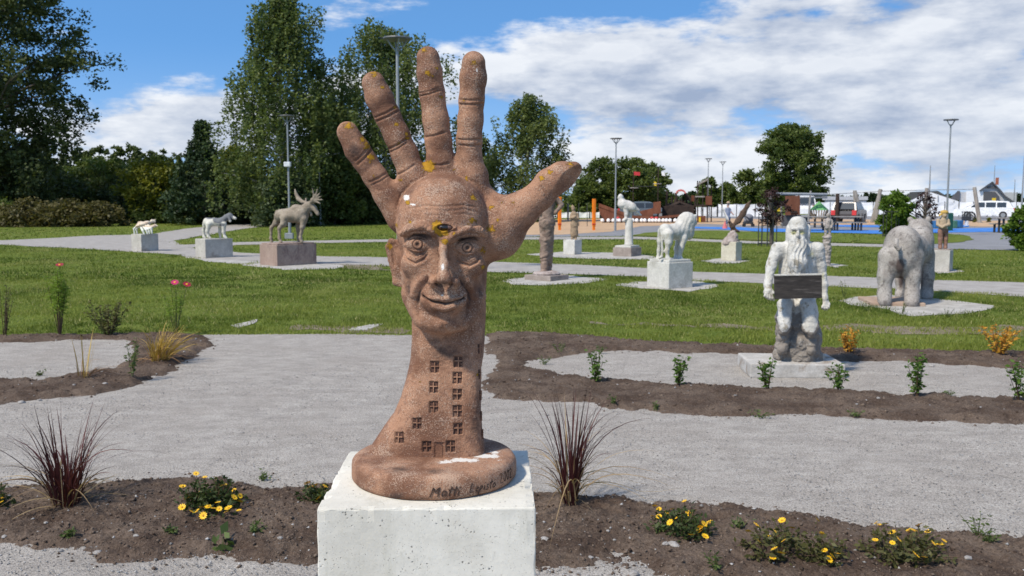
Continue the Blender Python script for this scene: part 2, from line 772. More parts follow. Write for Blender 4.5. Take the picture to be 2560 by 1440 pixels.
def mat_gravel():
    m, nt, b = new_mat('pale_gravel', 0.92, 0.15)
    g = N(nt, 'ShaderNodeNewGeometry')
    v = g.outputs['Position']
    n1 = noise(nt, vmath(nt, 'MULTIPLY', v, (0.75, 1.25, 1)), 5.0, 10, 0.80)
    n0 = noise(nt, v, 0.9, 5, 0.6)
    gr = noise(nt, v, 110.0, 3, 0.65)
    gr2 = noise(nt, v, 260.0, 2, 0.6)
    col = mixc(nt, smooth(nt, n1, 0.36, 0.64), (0.325, 0.297, 0.266), (0.450, 0.418, 0.378))
    col = mixc(nt, mathn(nt, 'MULTIPLY', smooth(nt, n0, 0.45, 0.7), 0.45), col, (0.33, 0.295, 0.26))
    col = mixc(nt, 0.75, col, mixc(nt, smooth(nt, gr, 0.32, 0.62), (0.42, 0.41, 0.40), (1.12, 1.12, 1.12)), 'MULTIPLY')
    col = mixc(nt, 0.5, col, mixc(nt, smooth(nt, gr2, 0.35, 0.6), (0.45, 0.44, 0.43), (1.1, 1.1, 1.1)), 'MULTIPLY')
    L(nt, col, b.inputs['Base Color'])
    bump(nt, b, mathn(nt, 'ADD', gr, mathn(nt, 'MULTIPLY', n1, 0.6)), 0.010, 0.8)
    return m


def mat_soil():
    m, nt, b = new_mat('dark_soil', 0.95, 0.1)
    g = N(nt, 'ShaderNodeNewGeometry')
    v = g.outputs['Position']
    n1 = noise(nt, v, 3.0, 6, 0.65)
    gr = noise(nt, v, 70.0, 5, 0.7)
    g2 = noise(nt, v, 190.0, 2, 0.6)
    col = mixc(nt, smooth(nt, n1, 0.35, 0.65), (0.080, 0.055, 0.041), (0.150, 0.112, 0.086))
    col = mixc(nt, 0.7, col, mixc(nt, smooth(nt, gr, 0.3, 0.68), (0.45, 0.43, 0.42), (1.3, 1.3, 1.3)), 'MULTIPLY')
    col = mixc(nt, mathn(nt, 'MULTIPLY', smooth(nt, g2, 0.66, 0.72), 0.7), col, (0.30, 0.27, 0.24))
    L(nt, col, b.inputs['Base Color'])
    bump(nt, b, mathn(nt, 'ADD', gr, n1), 0.02, 0.9)
    return m


M_lawn, M_gravel, M_soil = mat_lawn(), mat_gravel(), mat_soil()
M_path = stone('grey_path_gravel', (0.30, 0.275, 0.25), (0.39, 0.365, 0.335), 3.0, bscale=40, bdist=0.01, world=True)
M_pad = stone('pale_pad_gravel', (0.33, 0.31, 0.28), (0.48, 0.455, 0.415), 4.0, bscale=35, bdist=0.015, world=True)
M_asph = stone('grey_asphalt', (0.20, 0.20, 0.21), (0.25, 0.25, 0.26), 1.2, bscale=30, bdist=0.006, world=True)
M_sand = stone('tan_sand', (0.44, 0.29, 0.17), (0.54, 0.37, 0.23), 1.0, bscale=20, bdist=0.02, world=True)
M_blue = stone('blue_rubber', (0.04, 0.17, 0.50), (0.06, 0.22, 0.60), 1.5, bscale=30, bdist=0.004, world=True)
M_earth = stone('bare_earth', (0.16, 0.125, 0.085), (0.23, 0.19, 0.13), 3.0, bscale=30, bdist=0.02, world=True)

# far lawn in one sheet that reaches the horizon
V = np.array([(-1500, -6, 0), (1500, -6, 0), (1500, 2500, 0), (-1500, 2500, 0)], dtype=float)
tag(obj('ground', V, [[0, 1, 2, 3]], M_lawn, loc=(0, 0, 0)), kind='structure')

FRONT_EDGE = [(-900, 846), (0, 842), (480, 838), (560, 836), (800, 834), (1035, 838), (1260, 838), (1500, 852), (1900, 866), (2560, 884), (3400, 905)]
near = [(-9, -4), (9, -4)]
gravel_poly = gpoly(FRONT_EDGE)[::-1] + [(-9.0, 3.0), (-9.0, -4.0), (9.0, -4.0), (9.0, 3.0)]
sheet('gravel_path', gravel_poly, 0.001, M_gravel, 0.25, 0.10, 3)


def trodden_gravel():
    # the trodden surface itself: shallow hollows and scuffs
    gx, gy = np.arange(-7.2, 7.2, 0.03), np.arange(2.9, 10.9, 0.03)
    A, B = np.meshgrid(gx, gy, indexing='ij')
    x, y = A.ravel(), B.ravel()
    q = np.stack([x, y, 0 * x], 1)
    sd = poly_sd(x, y, gravel_poly) + fbm(q, 1.8, 4, 12) * 0.22
    z = 0.006 + fbm(q, 0.9, 3, 31) * 0.010 + np.minimum(0, fbm(q, 5.5, 3, 33)) * 0.007 + fbm(q, 15, 2, 35) * 0.0035
    z = np.clip(z, -0.003, 0.016) - 0.02 * (1 - smst_(sd, 0.0, 0.10))
    V = np.stack([x, y, z], 1)
    nx, ny = len(gx), len(gy)
    i, j = np.meshgrid(np.arange(nx - 1), np.arange(ny - 1), indexing='ij')
    a = (i * ny + j).ravel()
    F = np.stack([a, a + ny, a + ny + 1, a + 1], 1)
    F = F[(sd[F].min(1) > -0.02) & (np.abs(x[F]).max(1) < 0.62 * y[F].max(1) + 0.6)]
    used = np.unique(F)
    mp = np.full(len(V), -1)
    mp[used] = np.arange(len(used))
    tag(obj('gravel_path', V[used], mp[F], M_gravel, loc=(0, 0, 0), smooth_=True), kind='structure')


def smst_(x, a, b):
    t = np.clip((x - a) / (b - a), 0, 1)
    return t * t * (3 - 2 * t)


trodden_gravel()

PATHS = []


def path(name, px, z, mat, step=0.6, amp=0.25, seed=1):
    PATHS.append(gpoly(px))
    return sheet(name, PATHS[-1], z, mat, step, amp, seed)


# the walk through the lawn and its branches
path('path', strip([(-700, 596, 606), (0, 601, 612), (150, 594, 619), (240, 589, 624), (330, 587, 630), (420, 600, 636), (490, 622, 645), (600, 632, 652), (700, 636, 657), (800, 641, 661), (965, 644, 664),
                    (1235, 655, 680), (1480, 664, 688), (1620, 671, 693), (1740, 680, 703), (2070, 690, 716), (2330, 700, 727), (2560, 706, 741), (3300, 728, 775)]), 0.006, M_path, seed=2)
path('path', [(345, 592), (400, 582), (480, 570), (600, 560), (720, 551), (900, 543), (905, 547), (740, 558), (640, 568), (560, 580), (480, 594), (415, 606)], 0.010, M_path, seed=4)
path('path', strip([(430, 614, 622), (600, 606, 613), (800, 602, 608), (965, 599, 605), (1240, 594, 600), (1590, 592, 598), (1730, 597, 603), (1900, 604, 610), (2200, 611, 618), (2345, 612, 622)]), 0.010, M_path, 0.8, 0.2, seed=5)
# playground surfaces
path('asphalt_yard', strip([(1180, 560, 592), (1400, 552, 592), (1590, 545, 590), (1680, 541, 584), (1900, 538, 578), (2200, 536, 576), (2450, 536, 590), (2560, 536, 628), (3400, 536, 650)]), 0.008, M_asph, 1.2, 0.3, 6)
path('asphalt_yard', [(2290, 622), (2330, 602), (2400, 592), (2430, 582), (2560, 580), (3200, 590), (3200, 640), (2560, 627), (2400, 624)], 0.016, M_asph, 0.8, 0.2, 7)
path('sand_pit', strip([(1150, 552, 588), (1400, 549, 587), (1530, 546, 580), (1600, 545, 566), (1760, 545, 560), (1900, 548, 565), (2150, 549, 562), (2300, 550, 562), (2440, 552, 567), (2540, 552, 566)]), 0.014, M_sand, 1.2, 0.5, 8)
path('rubber_surface', strip([(1700, 567, 570), (1850, 569, 576), (1900, 572, 580), (2050, 574, 582), (2230, 577, 586), (2380, 572, 582), (2520, 570, 580), (2620, 570, 580)]), 0.020, M_blue, 1.2, 0.2, 9)
path('rubber_surface', strip([(2080, 563, 567), (2200, 564, 569), (2420, 563, 568)]), 0.022, M_blue, 1.2, 0.3, 10)
lawn_i = sheet('lawn', gpoly([(2140, 608), (2160, 590), (2250, 584), (2370, 585), (2425, 592), (2432, 600), (2390, 608), (2300, 614)]), 0.026, M_lawn, 0.5, 0.2, 11)
sheet('lawn', gpoly([(1575, 590), (1610, 583), (1700, 578), (1800, 577), (1900, 582), (2050, 586), (2140, 590), (2130, 608), (1900, 602), (1720, 595)]), 0.026, M_lawn, 0.5, 0.2, 12)
# gravel pads under the statues
PADS = [[(458, 641), (520, 638), (660, 647), (660, 657), (600, 661), (520, 655)],
        [(606, 662), (660, 656), (800, 656), (866, 664), (840, 672), (700, 675)],
        [(1252, 702), (1310, 692), (1440, 690), (1530, 698), (1470, 708), (1350, 715), (1290, 712)],
        [(1530, 714), (1600, 704), (1740, 703), (1802, 712), (1780, 722), (1720, 729), (1600, 722)],
        [(1318, 636), (1400, 630), (1540, 632), (1640, 640), (1630, 648), (1500, 648), (1380, 643)],
        [(1750, 652), (1800, 646), (1870, 652), (1850, 658), (1800, 659)],
        [(2050, 664), (2080, 659), (2122, 664), (2090, 670)],
        [(2300, 676), (2385, 674), (2410, 679), (2350, 684)],
        [(2104, 752), (2150, 741), (2230, 738), (2380, 752), (2480, 765), (2470, 777), (2380, 785), (2290, 792), (2200, 772), (2140, 765)],
        [(590, 812), (640, 800), (655, 798), (650, 808), (615, 820)], [(885, 822), (930, 812), (960, 812), (930, 828), (890, 830)]]
for i, pd in enumerate(PADS):
    path('gravel_pad', pd, 0.0045 + 0.0002 * i, M_pad, 0.2, 0.22, 20 + i)
def bare(px, z, mat, step, amp, seed):
    # worn earth that the grass half covers
    return sheet('bare_strip', gpoly(px), z, mat, step, amp, seed)


bare(strip([(1480, 806, 811), (1700, 810, 820), (1930, 814, 826)]), 0.004, M_earth, 0.14, 0.42, 41)
bare(strip([(2060, 812, 824), (2250, 815, 834), (2560, 818, 838), (2800, 822, 845)]), 0.004, M_earth, 0.14, 0.42, 42)
bare(strip([(690, 818, 824), (860, 818, 832), (1030, 822, 834)]), 0.004, M_earth, 0.14, 0.35, 43)
bare(strip([(790, 655, 661), (880, 662, 672), (966, 664, 676)]), 0.004, M_earth, 0.14, 0.35, 44)

# ---- beds of bare soil: real heaped earth that dips below the gravel at its edge
BEDS = []


def soil_bed(name, outer, inner, res, seed, top=0.03):
    po = gpoly(outer)
    pi = gpoly(inner) if inner else None
    xs, ys = [p[0] for p in po], [p[1] for p in po]
    gx = np.arange(max(min(xs), -9.5), min(max(xs), 9.5), res)
    gy = np.arange(min(ys) - 0.1, max(ys) + 0.1, res)
    A, B = np.meshgrid(gx, gy, indexing='ij')
    x, y = A.ravel(), B.ravel()
    q = np.stack([x, y, 0 * x], 1)
    wob = fbm(q, 2.2, 4, seed) * 0.17 + fbm(q, 11, 3, seed + 1) * 0.07
    sd = poly_sd(x, y, po)
    if pi:
        sd = np.minimum(sd, -poly_sd(x, y, pi))
    sd = sd + wob
    z = -0.02 + np.clip(sd * 0.30, -0.05, top + 0.02)
    z += (fbm(q, 7, 4, seed + 3) * 0.026 + np.abs(fbm(q, 20, 3, seed + 5)) * 0.030 + vnoise(q, 50, seed + 8) * 0.010) * smst_(sd, -0.05, 0.12)
    V = np.stack([x, y, z], 1)
    nx, ny = len(gx), len(gy)
    i, j = np.meshgrid(np.arange(nx - 1), np.arange(ny - 1), indexing='ij')
    a = (i * ny + j).ravel()
    F = np.stack([a, a + ny, a + ny + 1, a + 1], 1)
    F = F[z[F].max(1) > -0.004]
    used = np.unique(F)
    mp = np.full(len(V), -1)
    mp[used] = np.arange(len(used))
    o = obj(name, V[used], mp[F], M_soil, loc=(0, 0, 0), smooth_=True)
    tag(o, kind='structure')
    BEDS.append((po, pi, gx[0], gy[0], res, z.reshape(nx, ny)))
    return o


def smst_(x, a, b):
    t = np.clip((x - a) / (b - a), 0, 1)
    return t * t * (3 - 2 * t)


def ground_z(x, y):
    z = 0.006
    for po, pi, x0, y0, r, Z in BEDS:
        i, j = int(round((x - x0) / r)), int(round((y - y0) / r))
        if 0 <= i < Z.shape[0] and 0 <= j < Z.shape[1]:
            z = max(z, float(Z[i, j]))
    return z


soil_bed('soil_bed', [(-700, 1200), (0, 1204), (350, 1193), (560, 1196), (780, 1206), (1000, 1216), (1340, 1226), (1600, 1246), (2000, 1278), (2300, 1312), (2560, 1338), (3200, 1400),
                      (3200, 1560), (2560, 1520), (2000, 1475), (1640, 1444), (1340, 1428), (780, 1414), (300, 1398), (0, 1378), (-700, 1352)], None, 0.012, 3, 0.028)
soil_bed('soil_bed', [(-900, 850), (0, 838), (250, 836), (470, 832), (552, 842), (528, 880), (455, 928), (380, 960), (250, 990), (0, 1010), (-900, 1050)],
         [(-900, 880), (0, 860), (180, 852), (290, 854), (318, 874), (310, 908), (240, 930), (110, 948), (0, 944), (-900, 960)], 0.022, 13, 0.03)
soil_bed('soil_bed', [(1212, 836), (1320, 832), (1500, 847), (1700, 859), (1930, 864), (2150, 872), (2560, 880), (3300, 900), (3300, 1100), (2560, 1067), (2300, 1061), (1990, 1046), (1800, 1044), (1600, 1030), (1330, 1010), (1205, 1000)],
         [(1345, 916), (1396, 894), (1490, 882), (1880, 890), (2110, 906), (2560, 926), (3300, 950), (3300, 1010), (2560, 990), (2300, 984), (2000, 974), (1700, 964), (1440, 940)], 0.022, 23, 0.035)

# ---- loose clods and stones on the soil, coarse grains on the gravel: too many to count


def scatter(name, pts, sizes, mat, seed, flat=0.6, tones=None):
    r = np.random.default_rng(seed)
    base = np.array([(1, 0, 0), (-1, 0, 0), (0, 1, 0), (0, -1, 0), (0, 0, 1), (0, 0, -1)], dtype=float)
    tri = np.array([(0, 2, 4), (2, 1, 4), (1, 3, 4), (3, 0, 4), (2, 0, 5), (1, 2, 5), (3, 1, 5), (0, 3, 5)])
    n = len(pts)
    B = base[None] * (1 + 0.45 * r.standard_normal((n, 6, 1)).clip(-1.2, 1.2))
    a = r.uniform(0, 6.28, n)
    c, s_ = np.cos(a), np.sin(a)
    X = B[..., 0] * c[:, None] - B[..., 1] * s_[:, None] * 0.75
    Y = B[..., 0] * s_[:, None] + B[..., 1] * c[:, None] * 0.75
    V = np.stack([X, Y, B[..., 2] * flat], 2) * sizes[:, None, None] + pts[:, None]
    F = (tri[None] + 6 * np.arange(n)[:, None, None]).reshape(-1, 3)
    t = np.repeat(r.uniform(0, 1, n), 6)
    o = obj(name, V.reshape(-1, 3), F, mat, loc=(0, 0, 0), attrs=dict(tone=t))
    return tag(o, kind='stuff')


def tonemat(name, a, b_, rough=0.9):
    m, nt, b = new_mat(name, rough, 0.15)
    v = coord(nt)
    c = mixc(nt, attr(nt, 'tone'), a, b_)
    L(nt, mixc(nt, 0.5, c, mixc(nt, noise(nt, v, 90, 3, 0.6), (0.6, 0.6, 0.6), (1.3, 1.3, 1.3)), 'MULTIPLY'), b.inputs['Base Color'])
    return m


def soil_points(n, bed, seed):
    po, pi, x0, y0, res, Z = BEDS[bed]
    r = np.random.default_rng(seed)
    i = r.integers(0, Z.shape[0], n)
    j = r.integers(0, Z.shape[1], n)
    z = Z[i, j]
    # crumbs also spill over the edge on to the gravel
    k = (z > 0.006) | ((z > -0.040) & (r.uniform(0, 1, n) < 0.30 * np.clip((z + 0.045) / 0.045, 0, 1)))
    return np.stack([x0 + i[k] * res + r.uniform(-.01, .01, k.sum()), y0 + j[k] * res + r.uniform(-.01, .01, k.sum()), np.maximum(z[k], 0.008)], 1)


M_clod = tonemat('soil_clod', (0.042, 0.028, 0.021), (0.165, 0.125, 0.096))
M_pebble = tonemat('grey_pebble', (0.16, 0.155, 0.15), (0.42, 0.41, 0.40))
for bed, n, lo, hi in ((0, 34000, 0.002, 0.014), (1, 12000, 0.003, 0.018), (2, 16000, 0.003, 0.018)):
    pts = soil_points(n, bed, 100 + bed)
    r_ = np.random.default_rng(bed)
    scatter('soil_clods', pts, lo + (hi - lo) * r_.uniform(0, 1, len(pts)) ** 3, M_clod, 200 + bed)
    pts = soil_points(n // 14, bed, 300 + bed)
    scatter('pebbles', pts, lo + (hi * 0.9 - lo) * r_.uniform(0, 1, len(pts)) ** 2.5, M_pebble, 400 + bed)
r_ = np.random.default_rng(55)
gy_ = 3.6 + 5.2 * r_.uniform(0, 1, 52000) ** 1.4
gx_ = r_.uniform(-0.62, 0.62, 52000) * gy_
pts = np.stack([gx_, gy_, np.full(52000, 0.009)], 1)
scatter('gravel_grains', pts, 0.0016 + 0.0052 * r_.uniform(0, 1, 52000) ** 3, M_pebble, 500)

# ---- grass of the lawn
M_grass = leafmat('grass_blade', (0.068, 0.104, 0.012), (0.225, 0.252, 0.050), 0.35, 0.6, tint=(0.34, 0.31, 0.13))


def lawn_mask(x, y):
    V_ = np.stack([x, y, 0 * x], 1)
    X_, Y_ = proj(V_)
    fe = np.interp(X_, [p[0] for p in FRONT_EDGE], [p[1] for p in FRONT_EDGE])
    ok = Y_ < fe + 2
    q_ = np.stack([x, y, 0 * x], 1)
    wob_ = fbm(q_, 1.3, 3, 9) * 0.25
    for po_ in PATHS:
        bx0, bx1 = min(p[0] for p in po_) - 0.5, max(p[0] for p in po_) + 0.5
        by0, by1 = min(p[1] for p in po_) - 0.5, max(p[1] for p in po_) + 0.5
        k_ = ok & (x > bx0) & (x < bx1) & (y > by0) & (y < by1)
        if k_.any():
            ok[k_] &= (poly_sd(x[k_], y[k_], po_) + wob_[k_] * 0.9) < 0.02 + 0.22 * _hash((x[k_] * 9973).astype(np.int64), (y[k_] * 9973).astype(np.int64), k_[k_].astype(np.int64), 3) ** 3
    for po_, pi_, *_ in BEDS:
        k_ = ok & (y < 13)
        if k_.any():
            ok[k_] &= (poly_sd(x[k_], y[k_], po_) + wob_[k_]) < -0.01
    return ok


def grass(n, y0, y1, hgt, wid, seed, pw=1.0):
    r = np.random.default_rng(seed)
    y = y0 + (y1 - y0) * r.uniform(0, 1, n) ** pw
    x = r.uniform(-0.68, 0.68, n) * y
    k = lawn_mask(x, y)
    x, y = x[k], y[k]
    q_ = np.stack([x, y, 0 * x], 1)
    pat = fbm(q_, 0.45, 4, 77)
    patf = fbm(q_, 2.5, 3, 78)
    keep = r.uniform(0, 1, len(x)) < np.clip(0.75 + patf * 0.9, 0.25, 1)
    x, y, pat, patf = x[keep], y[keep], pat[keep], patf[keep]
    m = len(x)
    h = hgt * r.uniform(0.45, 1.25, m) * (1 + patf * 0.9)
    a = r.uniform(0, 6.283, m)
    lean = r.uniform(0.1, 0.8, m) * h
    la = r.uniform(0, 6.283, m)
    w = wid * r.uniform(0.6, 1.4, m)
    b0 = np.stack([x - np.cos(a) * w, y - np.sin(a) * w, 0 * x], 1)
    b1 = np.stack([x + np.cos(a) * w, y + np.sin(a) * w, 0 * x], 1)
    t_ = np.stack([x + np.cos(la) * lean, y + np.sin(la) * lean, h], 1)
    V = np.stack([b0, b1, t_], 1).reshape(-1, 3)
    tone = np.clip(0.36 + pat * 1.4 + r.normal(0, 0.15, m), 0, 0.85)
    dry = r.uniform(0, 1, m) < 0.04 + np.clip(fbm(q_[keep], 0.9, 3, 79), 0, 1) * 0.45
    tone = np.where(dry, 1.0, tone)
    o = obj('grass', V, np.arange(3 * m).reshape(-1, 3), M_grass, loc=(0, 0, 0), attrs=dict(tone=np.repeat(tone, 3)))
    return tag(o, kind='stuff')


grass(290000, 8.6, 19.0, 0.036, 0.0055, 61, 1.2)
grass(145000, 18.0, 34.0, 0.042, 0.010, 62, 1.2)
grass(60000, 33.0, 62.0, 0.05, 0.022, 63, 1.2)
# ------------------------------------------------------------------ the hand with a face
PED_Z = 0.867
SC_D = 2.40
S_PX = SC_D / FPX
M_terra = None


def mat_terracotta():
    m, nt, b = new_mat('terracotta_patina', 0.82, 0.25)
    v = coord(nt, 'Object')
    big = noise(nt, v, 9.0, 6, 0.6)
    col = mixc(nt, smooth(nt, big, 0.40, 0.60), (0.168, 0.080, 0.047), (0.340, 0.184, 0.112))
    mid = noise(nt, v, 34.0, 6, 0.65)
    col = mixc(nt, mathn(nt, 'MULTIPLY', smooth(nt, mid, 0.48, 0.70), 0.70), col, (0.135, 0.066, 0.046))
    # pale worn grains, denser where the 'white' stain lies
    gr = noise(nt, v, 300.0, 3, 0.6)
    w = attr(nt, 'white')
    clus = noise(nt, v, 14.0, 5, 0.6)
    gr = mathn(nt, 'ADD', gr, mathn(nt, 'MULTIPLY', mathn(nt, 'SUBTRACT', clus, 0.5), 0.55))
    thr = mathn(nt, 'ADD', gr, mathn(nt, 'ADD', mathn(nt, 'MULTIPLY', w, 0.20), mathn(nt, 'MULTIPLY', mathn(nt, 'SUBTRACT', mid, 0.5), 0.25)))
    col = mixc(nt, mathn(nt, 'MULTIPLY', smooth(nt, thr, 0.57, 0.74), 0.58), col, (0.47, 0.345, 0.255))
    g2 = noise(nt, v, 320.0, 2, 0.5)
    col = mixc(nt, mathn(nt, 'MULTIPLY', smooth(nt, g2, 0.58, 0.66), 0.55), col, (0.075, 0.035, 0.025))
    g = mathn(nt, 'ADD', attr(nt, 'grime_shade'), mathn(nt, 'MULTIPLY', mathn(nt, 'SUBTRACT', noise(nt, v, 70, 4, 0.7), 0.5), 1.0))  # grime and patina, plus shade painted under brows, nose and chin
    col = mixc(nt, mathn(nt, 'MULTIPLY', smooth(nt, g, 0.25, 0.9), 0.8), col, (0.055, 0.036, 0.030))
    wp = mathn(nt, 'ADD', attr(nt, 'paint'), mathn(nt, 'MULTIPLY', mathn(nt, 'SUBTRACT', noise(nt, v, 120, 5, 0.7), 0.5), 1.4))
    col = mixc(nt, smooth(nt, wp, 0.45, 0.62), col, (0.64, 0.61, 0.57))
    li = mathn(nt, 'ADD', attr(nt, 'lichen'), mathn(nt, 'MULTIPLY', mathn(nt, 'SUBTRACT', noise(nt, v, 115, 6, 0.8), 0.5), 3.4))
    lcol = mixc(nt, noise(nt, v, 90, 3, 0.6), (0.24, 0.11, 0.008), (0.46, 0.26, 0.018))
    lm = mathn(nt, 'MULTIPLY', smooth(nt, li, 0.50, 0.70), smooth(nt, attr(nt, 'lichen'), 0.10, 0.22))
    col = mixc(nt, lm, col, lcol)
    L(nt, col, b.inputs['Base Color'])
    hg = mathn(nt, 'ADD', mathn(nt, 'MULTIPLY', gr, 0.8), mathn(nt, 'ADD', mathn(nt, 'MULTIPLY', mid, 0.7), mathn(nt, 'MULTIPLY', lm, 0.7)))
    bump(nt, b, hg, 0.0034, 0.85)
    return m


def smst(x, a, b):
    t = np.clip((x - a) / (b - a), 0, 1)
    return t * t * (3 - 2 * t)


def seg_dist(X, Y, pts):
    """distance in px to a polyline, and position along it 0..1"""
    best = np.full(X.shape, 1e9)
    tpos = np.zeros(X.shape)
    n = len(pts) - 1
    for i in range(n):
        ax, ay = pts[i]
        bx, by = pts[i + 1]
        vx, vy = bx - ax, by - ay
        t = np.clip(((X - ax) * vx + (Y - ay) * vy) / (vx * vx + vy * vy + 1e-9), 0, 1)
        dd = np.hypot(X - ax - t * vx, Y - ay - t * vy)
        m = dd < best
        best[m] = dd[m]
        tpos[m] = (i + t[m]) / n
    return best, tpos


def build_hand():
    f = Field(SC_D, S_PX)
    s = S_PX

    def q(X, Y, o):
        return (X, Y, o * s)
    # skull and face mass
    f.ell(q(1106, 562, 8), (116, 104, 130), k=0)
    f.ell(q(1104, 690, -2), (99, 88, 147), k=26)
    f.cone(q(1078, 800, -46), q(1136, 800, -46), 29, 29, k=22)
    f.ell(q(1108, 808, -62), (32, 26, 24), k=16)
    f.cone(q(1034, 738, -8), q(1060, 796, -36), 28, 25, k=18)
    f.cone(q(1188, 742, -10), q(1158, 798, -36), 28, 25, k=18)
    # palm and wrist behind the face
    f.ell(q(1112, 530, 66), (136, 46, 122), k=14)
    f.cone(q(1118, 600, 58), q(1122, 860, 34), 108, 86, k=20, flat=(1, 0.62, 1))
    # neck that flares into a tower foot
    tab = [(770, 1040, 1204), (840, 1033, 1205), (900, 1025, 1203), (950, 1015, 1202), (1000, 1001, 1201), (1040, 984, 1202),
           (1075, 960, 1204), (1100, 942, 1206), (1120, 930, 1210), (1150, 914, 1214), (1180, 905, 1216)]
    zs = np.array([P(1100, t[0], SC_D - 20 * s)[2] for t in tab])[::-1]
    xl = np.array([P(t[1], t[0], SC_D + 10 * s)[0] for t in tab])[::-1]
    xr = np.array([P(t[2], t[0], SC_D + 10 * s)[0] for t in tab])[::-1]

    def neck(X, Y, Z):
        l, r = np.interp(Z, zs, xl), np.interp(Z, zs, xr)
        cx, hw = (l + r) / 2, (r - l) / 2
        # the throat lies back under the chin and comes forward towards the foot
        fr = np.interp(Z, [zs[0], zs[len(zs) // 2], zs[-2], zs[-1]], [-45 * s, -36 * s, -6 * s, -4 * s])
        bk = 92 * s
        yc, hd = SC_D + (fr + bk) / 2, (bk - fr) / 2
        # the right edge is squarer than the flaring left one
        e = np.where(X > cx, 4.2, 2.5)
        v = (np.abs((X - cx) / hw) ** e + np.abs((Y - yc) / hd) ** e + 1e-9) ** (1 / e)
        dd = (v - 1) * np.minimum(hw, hd)
        return np.maximum(dd, np.maximum(zs[0] - Z, Z - zs[-1]))
    f.fn(neck, (xl.min(), SC_D - 50 * s, zs[0]), (xr.max(), SC_D + 95 * s, zs[-1]), k=14)
    # small stepped wall at the foot on the left
    f.cone(q(940, 1128, 0), q(985, 1085, 4), 11, 15, k=8)
    f.cone(q(925, 1143, 0), q(975, 1143, -14), 9, 12, k=10)
    # fingers, slightly in front of the knuckles
    fo = 52
    f.chain([q(869, 331, fo - 16), q(893, 374, fo - 10), q(912, 402, fo - 4), q(937, 440, fo), q(968, 488, fo + 6), q(1005, 545, fo + 10)],
            [27, 31, 29.5, 29.5, 33, 40], k=10)
    f.chain([q(934, 208, fo - 14), q(948, 245, fo - 8), q(969, 290, fo - 2), q(992, 338, fo), q(1012, 386, fo + 4), q(1030, 435, fo + 8), q(1050, 490, fo + 10)],
            [29, 33.5, 31.5, 32, 33, 35, 42], k=10)
    f.chain([q(1070, 145, fo - 10), q(1074, 182, fo - 6), q(1080, 233, fo), q(1089, 298, fo), q(1096, 352, fo + 4), q(1102, 405, fo + 8), q(1106, 470, fo + 10)],
            [28.5, 30.5, 31, 32, 33, 35, 44], k=10)
    f.chain([q(1184, 158, fo - 12), q(1183, 196, fo - 6), q(1179, 250, fo), q(1176, 300, fo), q(1173, 350, fo + 4), q(1172, 400, fo + 8), q(1180, 440, fo + 8), q(1180, 500, fo + 12)],
            [29.5, 33, 31, 31.5, 31.5, 33, 40, 50], k=10)
    # thumb
    f.chain([q(1180, 590, 62), q(1238, 572, 55), q(1298, 528, 40), q(1350, 488, 30), q(1373, 459, 24), q(1406, 440, 18), q(1434, 428, 14)],
            [80, 77, 46, 35.5, 35.5, 34.5, 24], k=14)
    # the thumb nail: a flat face on the lower front of the tip
    p0 = P(1400, 452, SC_D - 13 * s)
    nn_ = np.array([0.5 * 0.75 + 0.86 * 0.3, -0.66, -0.86 * 0.75 + 0.5 * 0.3])
    nn_ /= np.linalg.norm(nn_)
    f.fn(lambda X, Y, Z: -((X - p0[0]) * nn_[0] + (Y - p0[1]) * nn_[1] + (Z - p0[2]) * nn_[2]), P(1352, 520, SC_D - 40 * s), P(1480, 390, SC_D + 70 * s), k=2, op='s')
    # webs
    f.cone(q(1000, 470, fo + 10), q(1040, 440, fo + 10), 22, 22, k=16)
    f.cone(q(1052, 432, fo + 10), q(1140, 425, fo + 10), 20, 22, k=16)
    f.cone(q(1215, 500, fo + 8), q(1260, 530, fo + 4), 26, 34, k=24)
    # ear
    f.ell(q(996, 655, 4), (20, 20, 56), k=12, rot=np.array(Matrix.Rotation(rad(-11), 3, 'Y')))
    f.chain([q(999, 610, 0), q(978, 604, -2), q(970, 617, 0), q(975, 650, 2), q(985, 688, 2), q(990, 705, 0), q(1000, 709, -2)], [7, 8, 7, 5, 5, 9, 8], k=4)
    f.ell(q(983, 643, -12), (6, 9, 24), k=5, op='s', rot=np.array(Matrix.Rotation(rad(-11), 3, 'Y')))
    # brows, sockets, eyes
    f.chain([q(1004, 584, -66), q(1022, 575, -86), q(1050, 569, -101), q(1082, 579, -104), q(1098, 594, -100)], [8, 10, 11, 10, 8], k=14)
    f.chain([q(1120, 600, -102), q(1136, 593, -104), q(1168, 579, -101), q(1196, 578, -86), q(1212, 586, -66)], [8, 10, 11, 10, 8], k=14)
    f.ell(q(1046, 611, -112), (38, 27, 22), k=10, op='s')
    f.ell(q(1169, 619, -112), (37, 27, 21), k=10, op='s')
    f.ell(q(1046, 610, -68), (30, 22, 25), k=3)
    f.ell(q(1168, 618, -68), (29, 22, 24), k=3)
    # nose
    f.chain([q(1108, 585, -93), q(1108, 625, -106), q(1109, 665, -124), q(1110, 690, -134)], [8, 9, 11, 14], k=11)
    f.ell(q(1110, 695, -133), (18, 18, 15), k=7)
    f.ell(q(1084, 704, -106), (13, 18, 12), k=7)
    f.ell(q(1136, 705, -106), (13, 18, 12), k=7)
    # cheeks, mouth, chin
    f.ell(q(1032, 660, -62), (28, 20, 24), k=30)
    f.ell(q(1188, 664, -62), (26, 20, 24), k=30)
    f.ell(q(1110, 744, -84), (56, 22, 42), k=22)
    V, F = f.build(0.002)
    V = relax(V, F, 3, 0.5)

    # ---- carving, in photo pixels, on the side of the head that faces the viewer
    n = normals(V, F)
    X, Y = proj(V)
    front = smst(-n[:, 1], 0.05, 0.5) * (V[:, 1] < SC_D + 60 * s)
    face = front * (V[:, 1] < SC_D - 8 * s)
    disp = np.zeros(len(V))

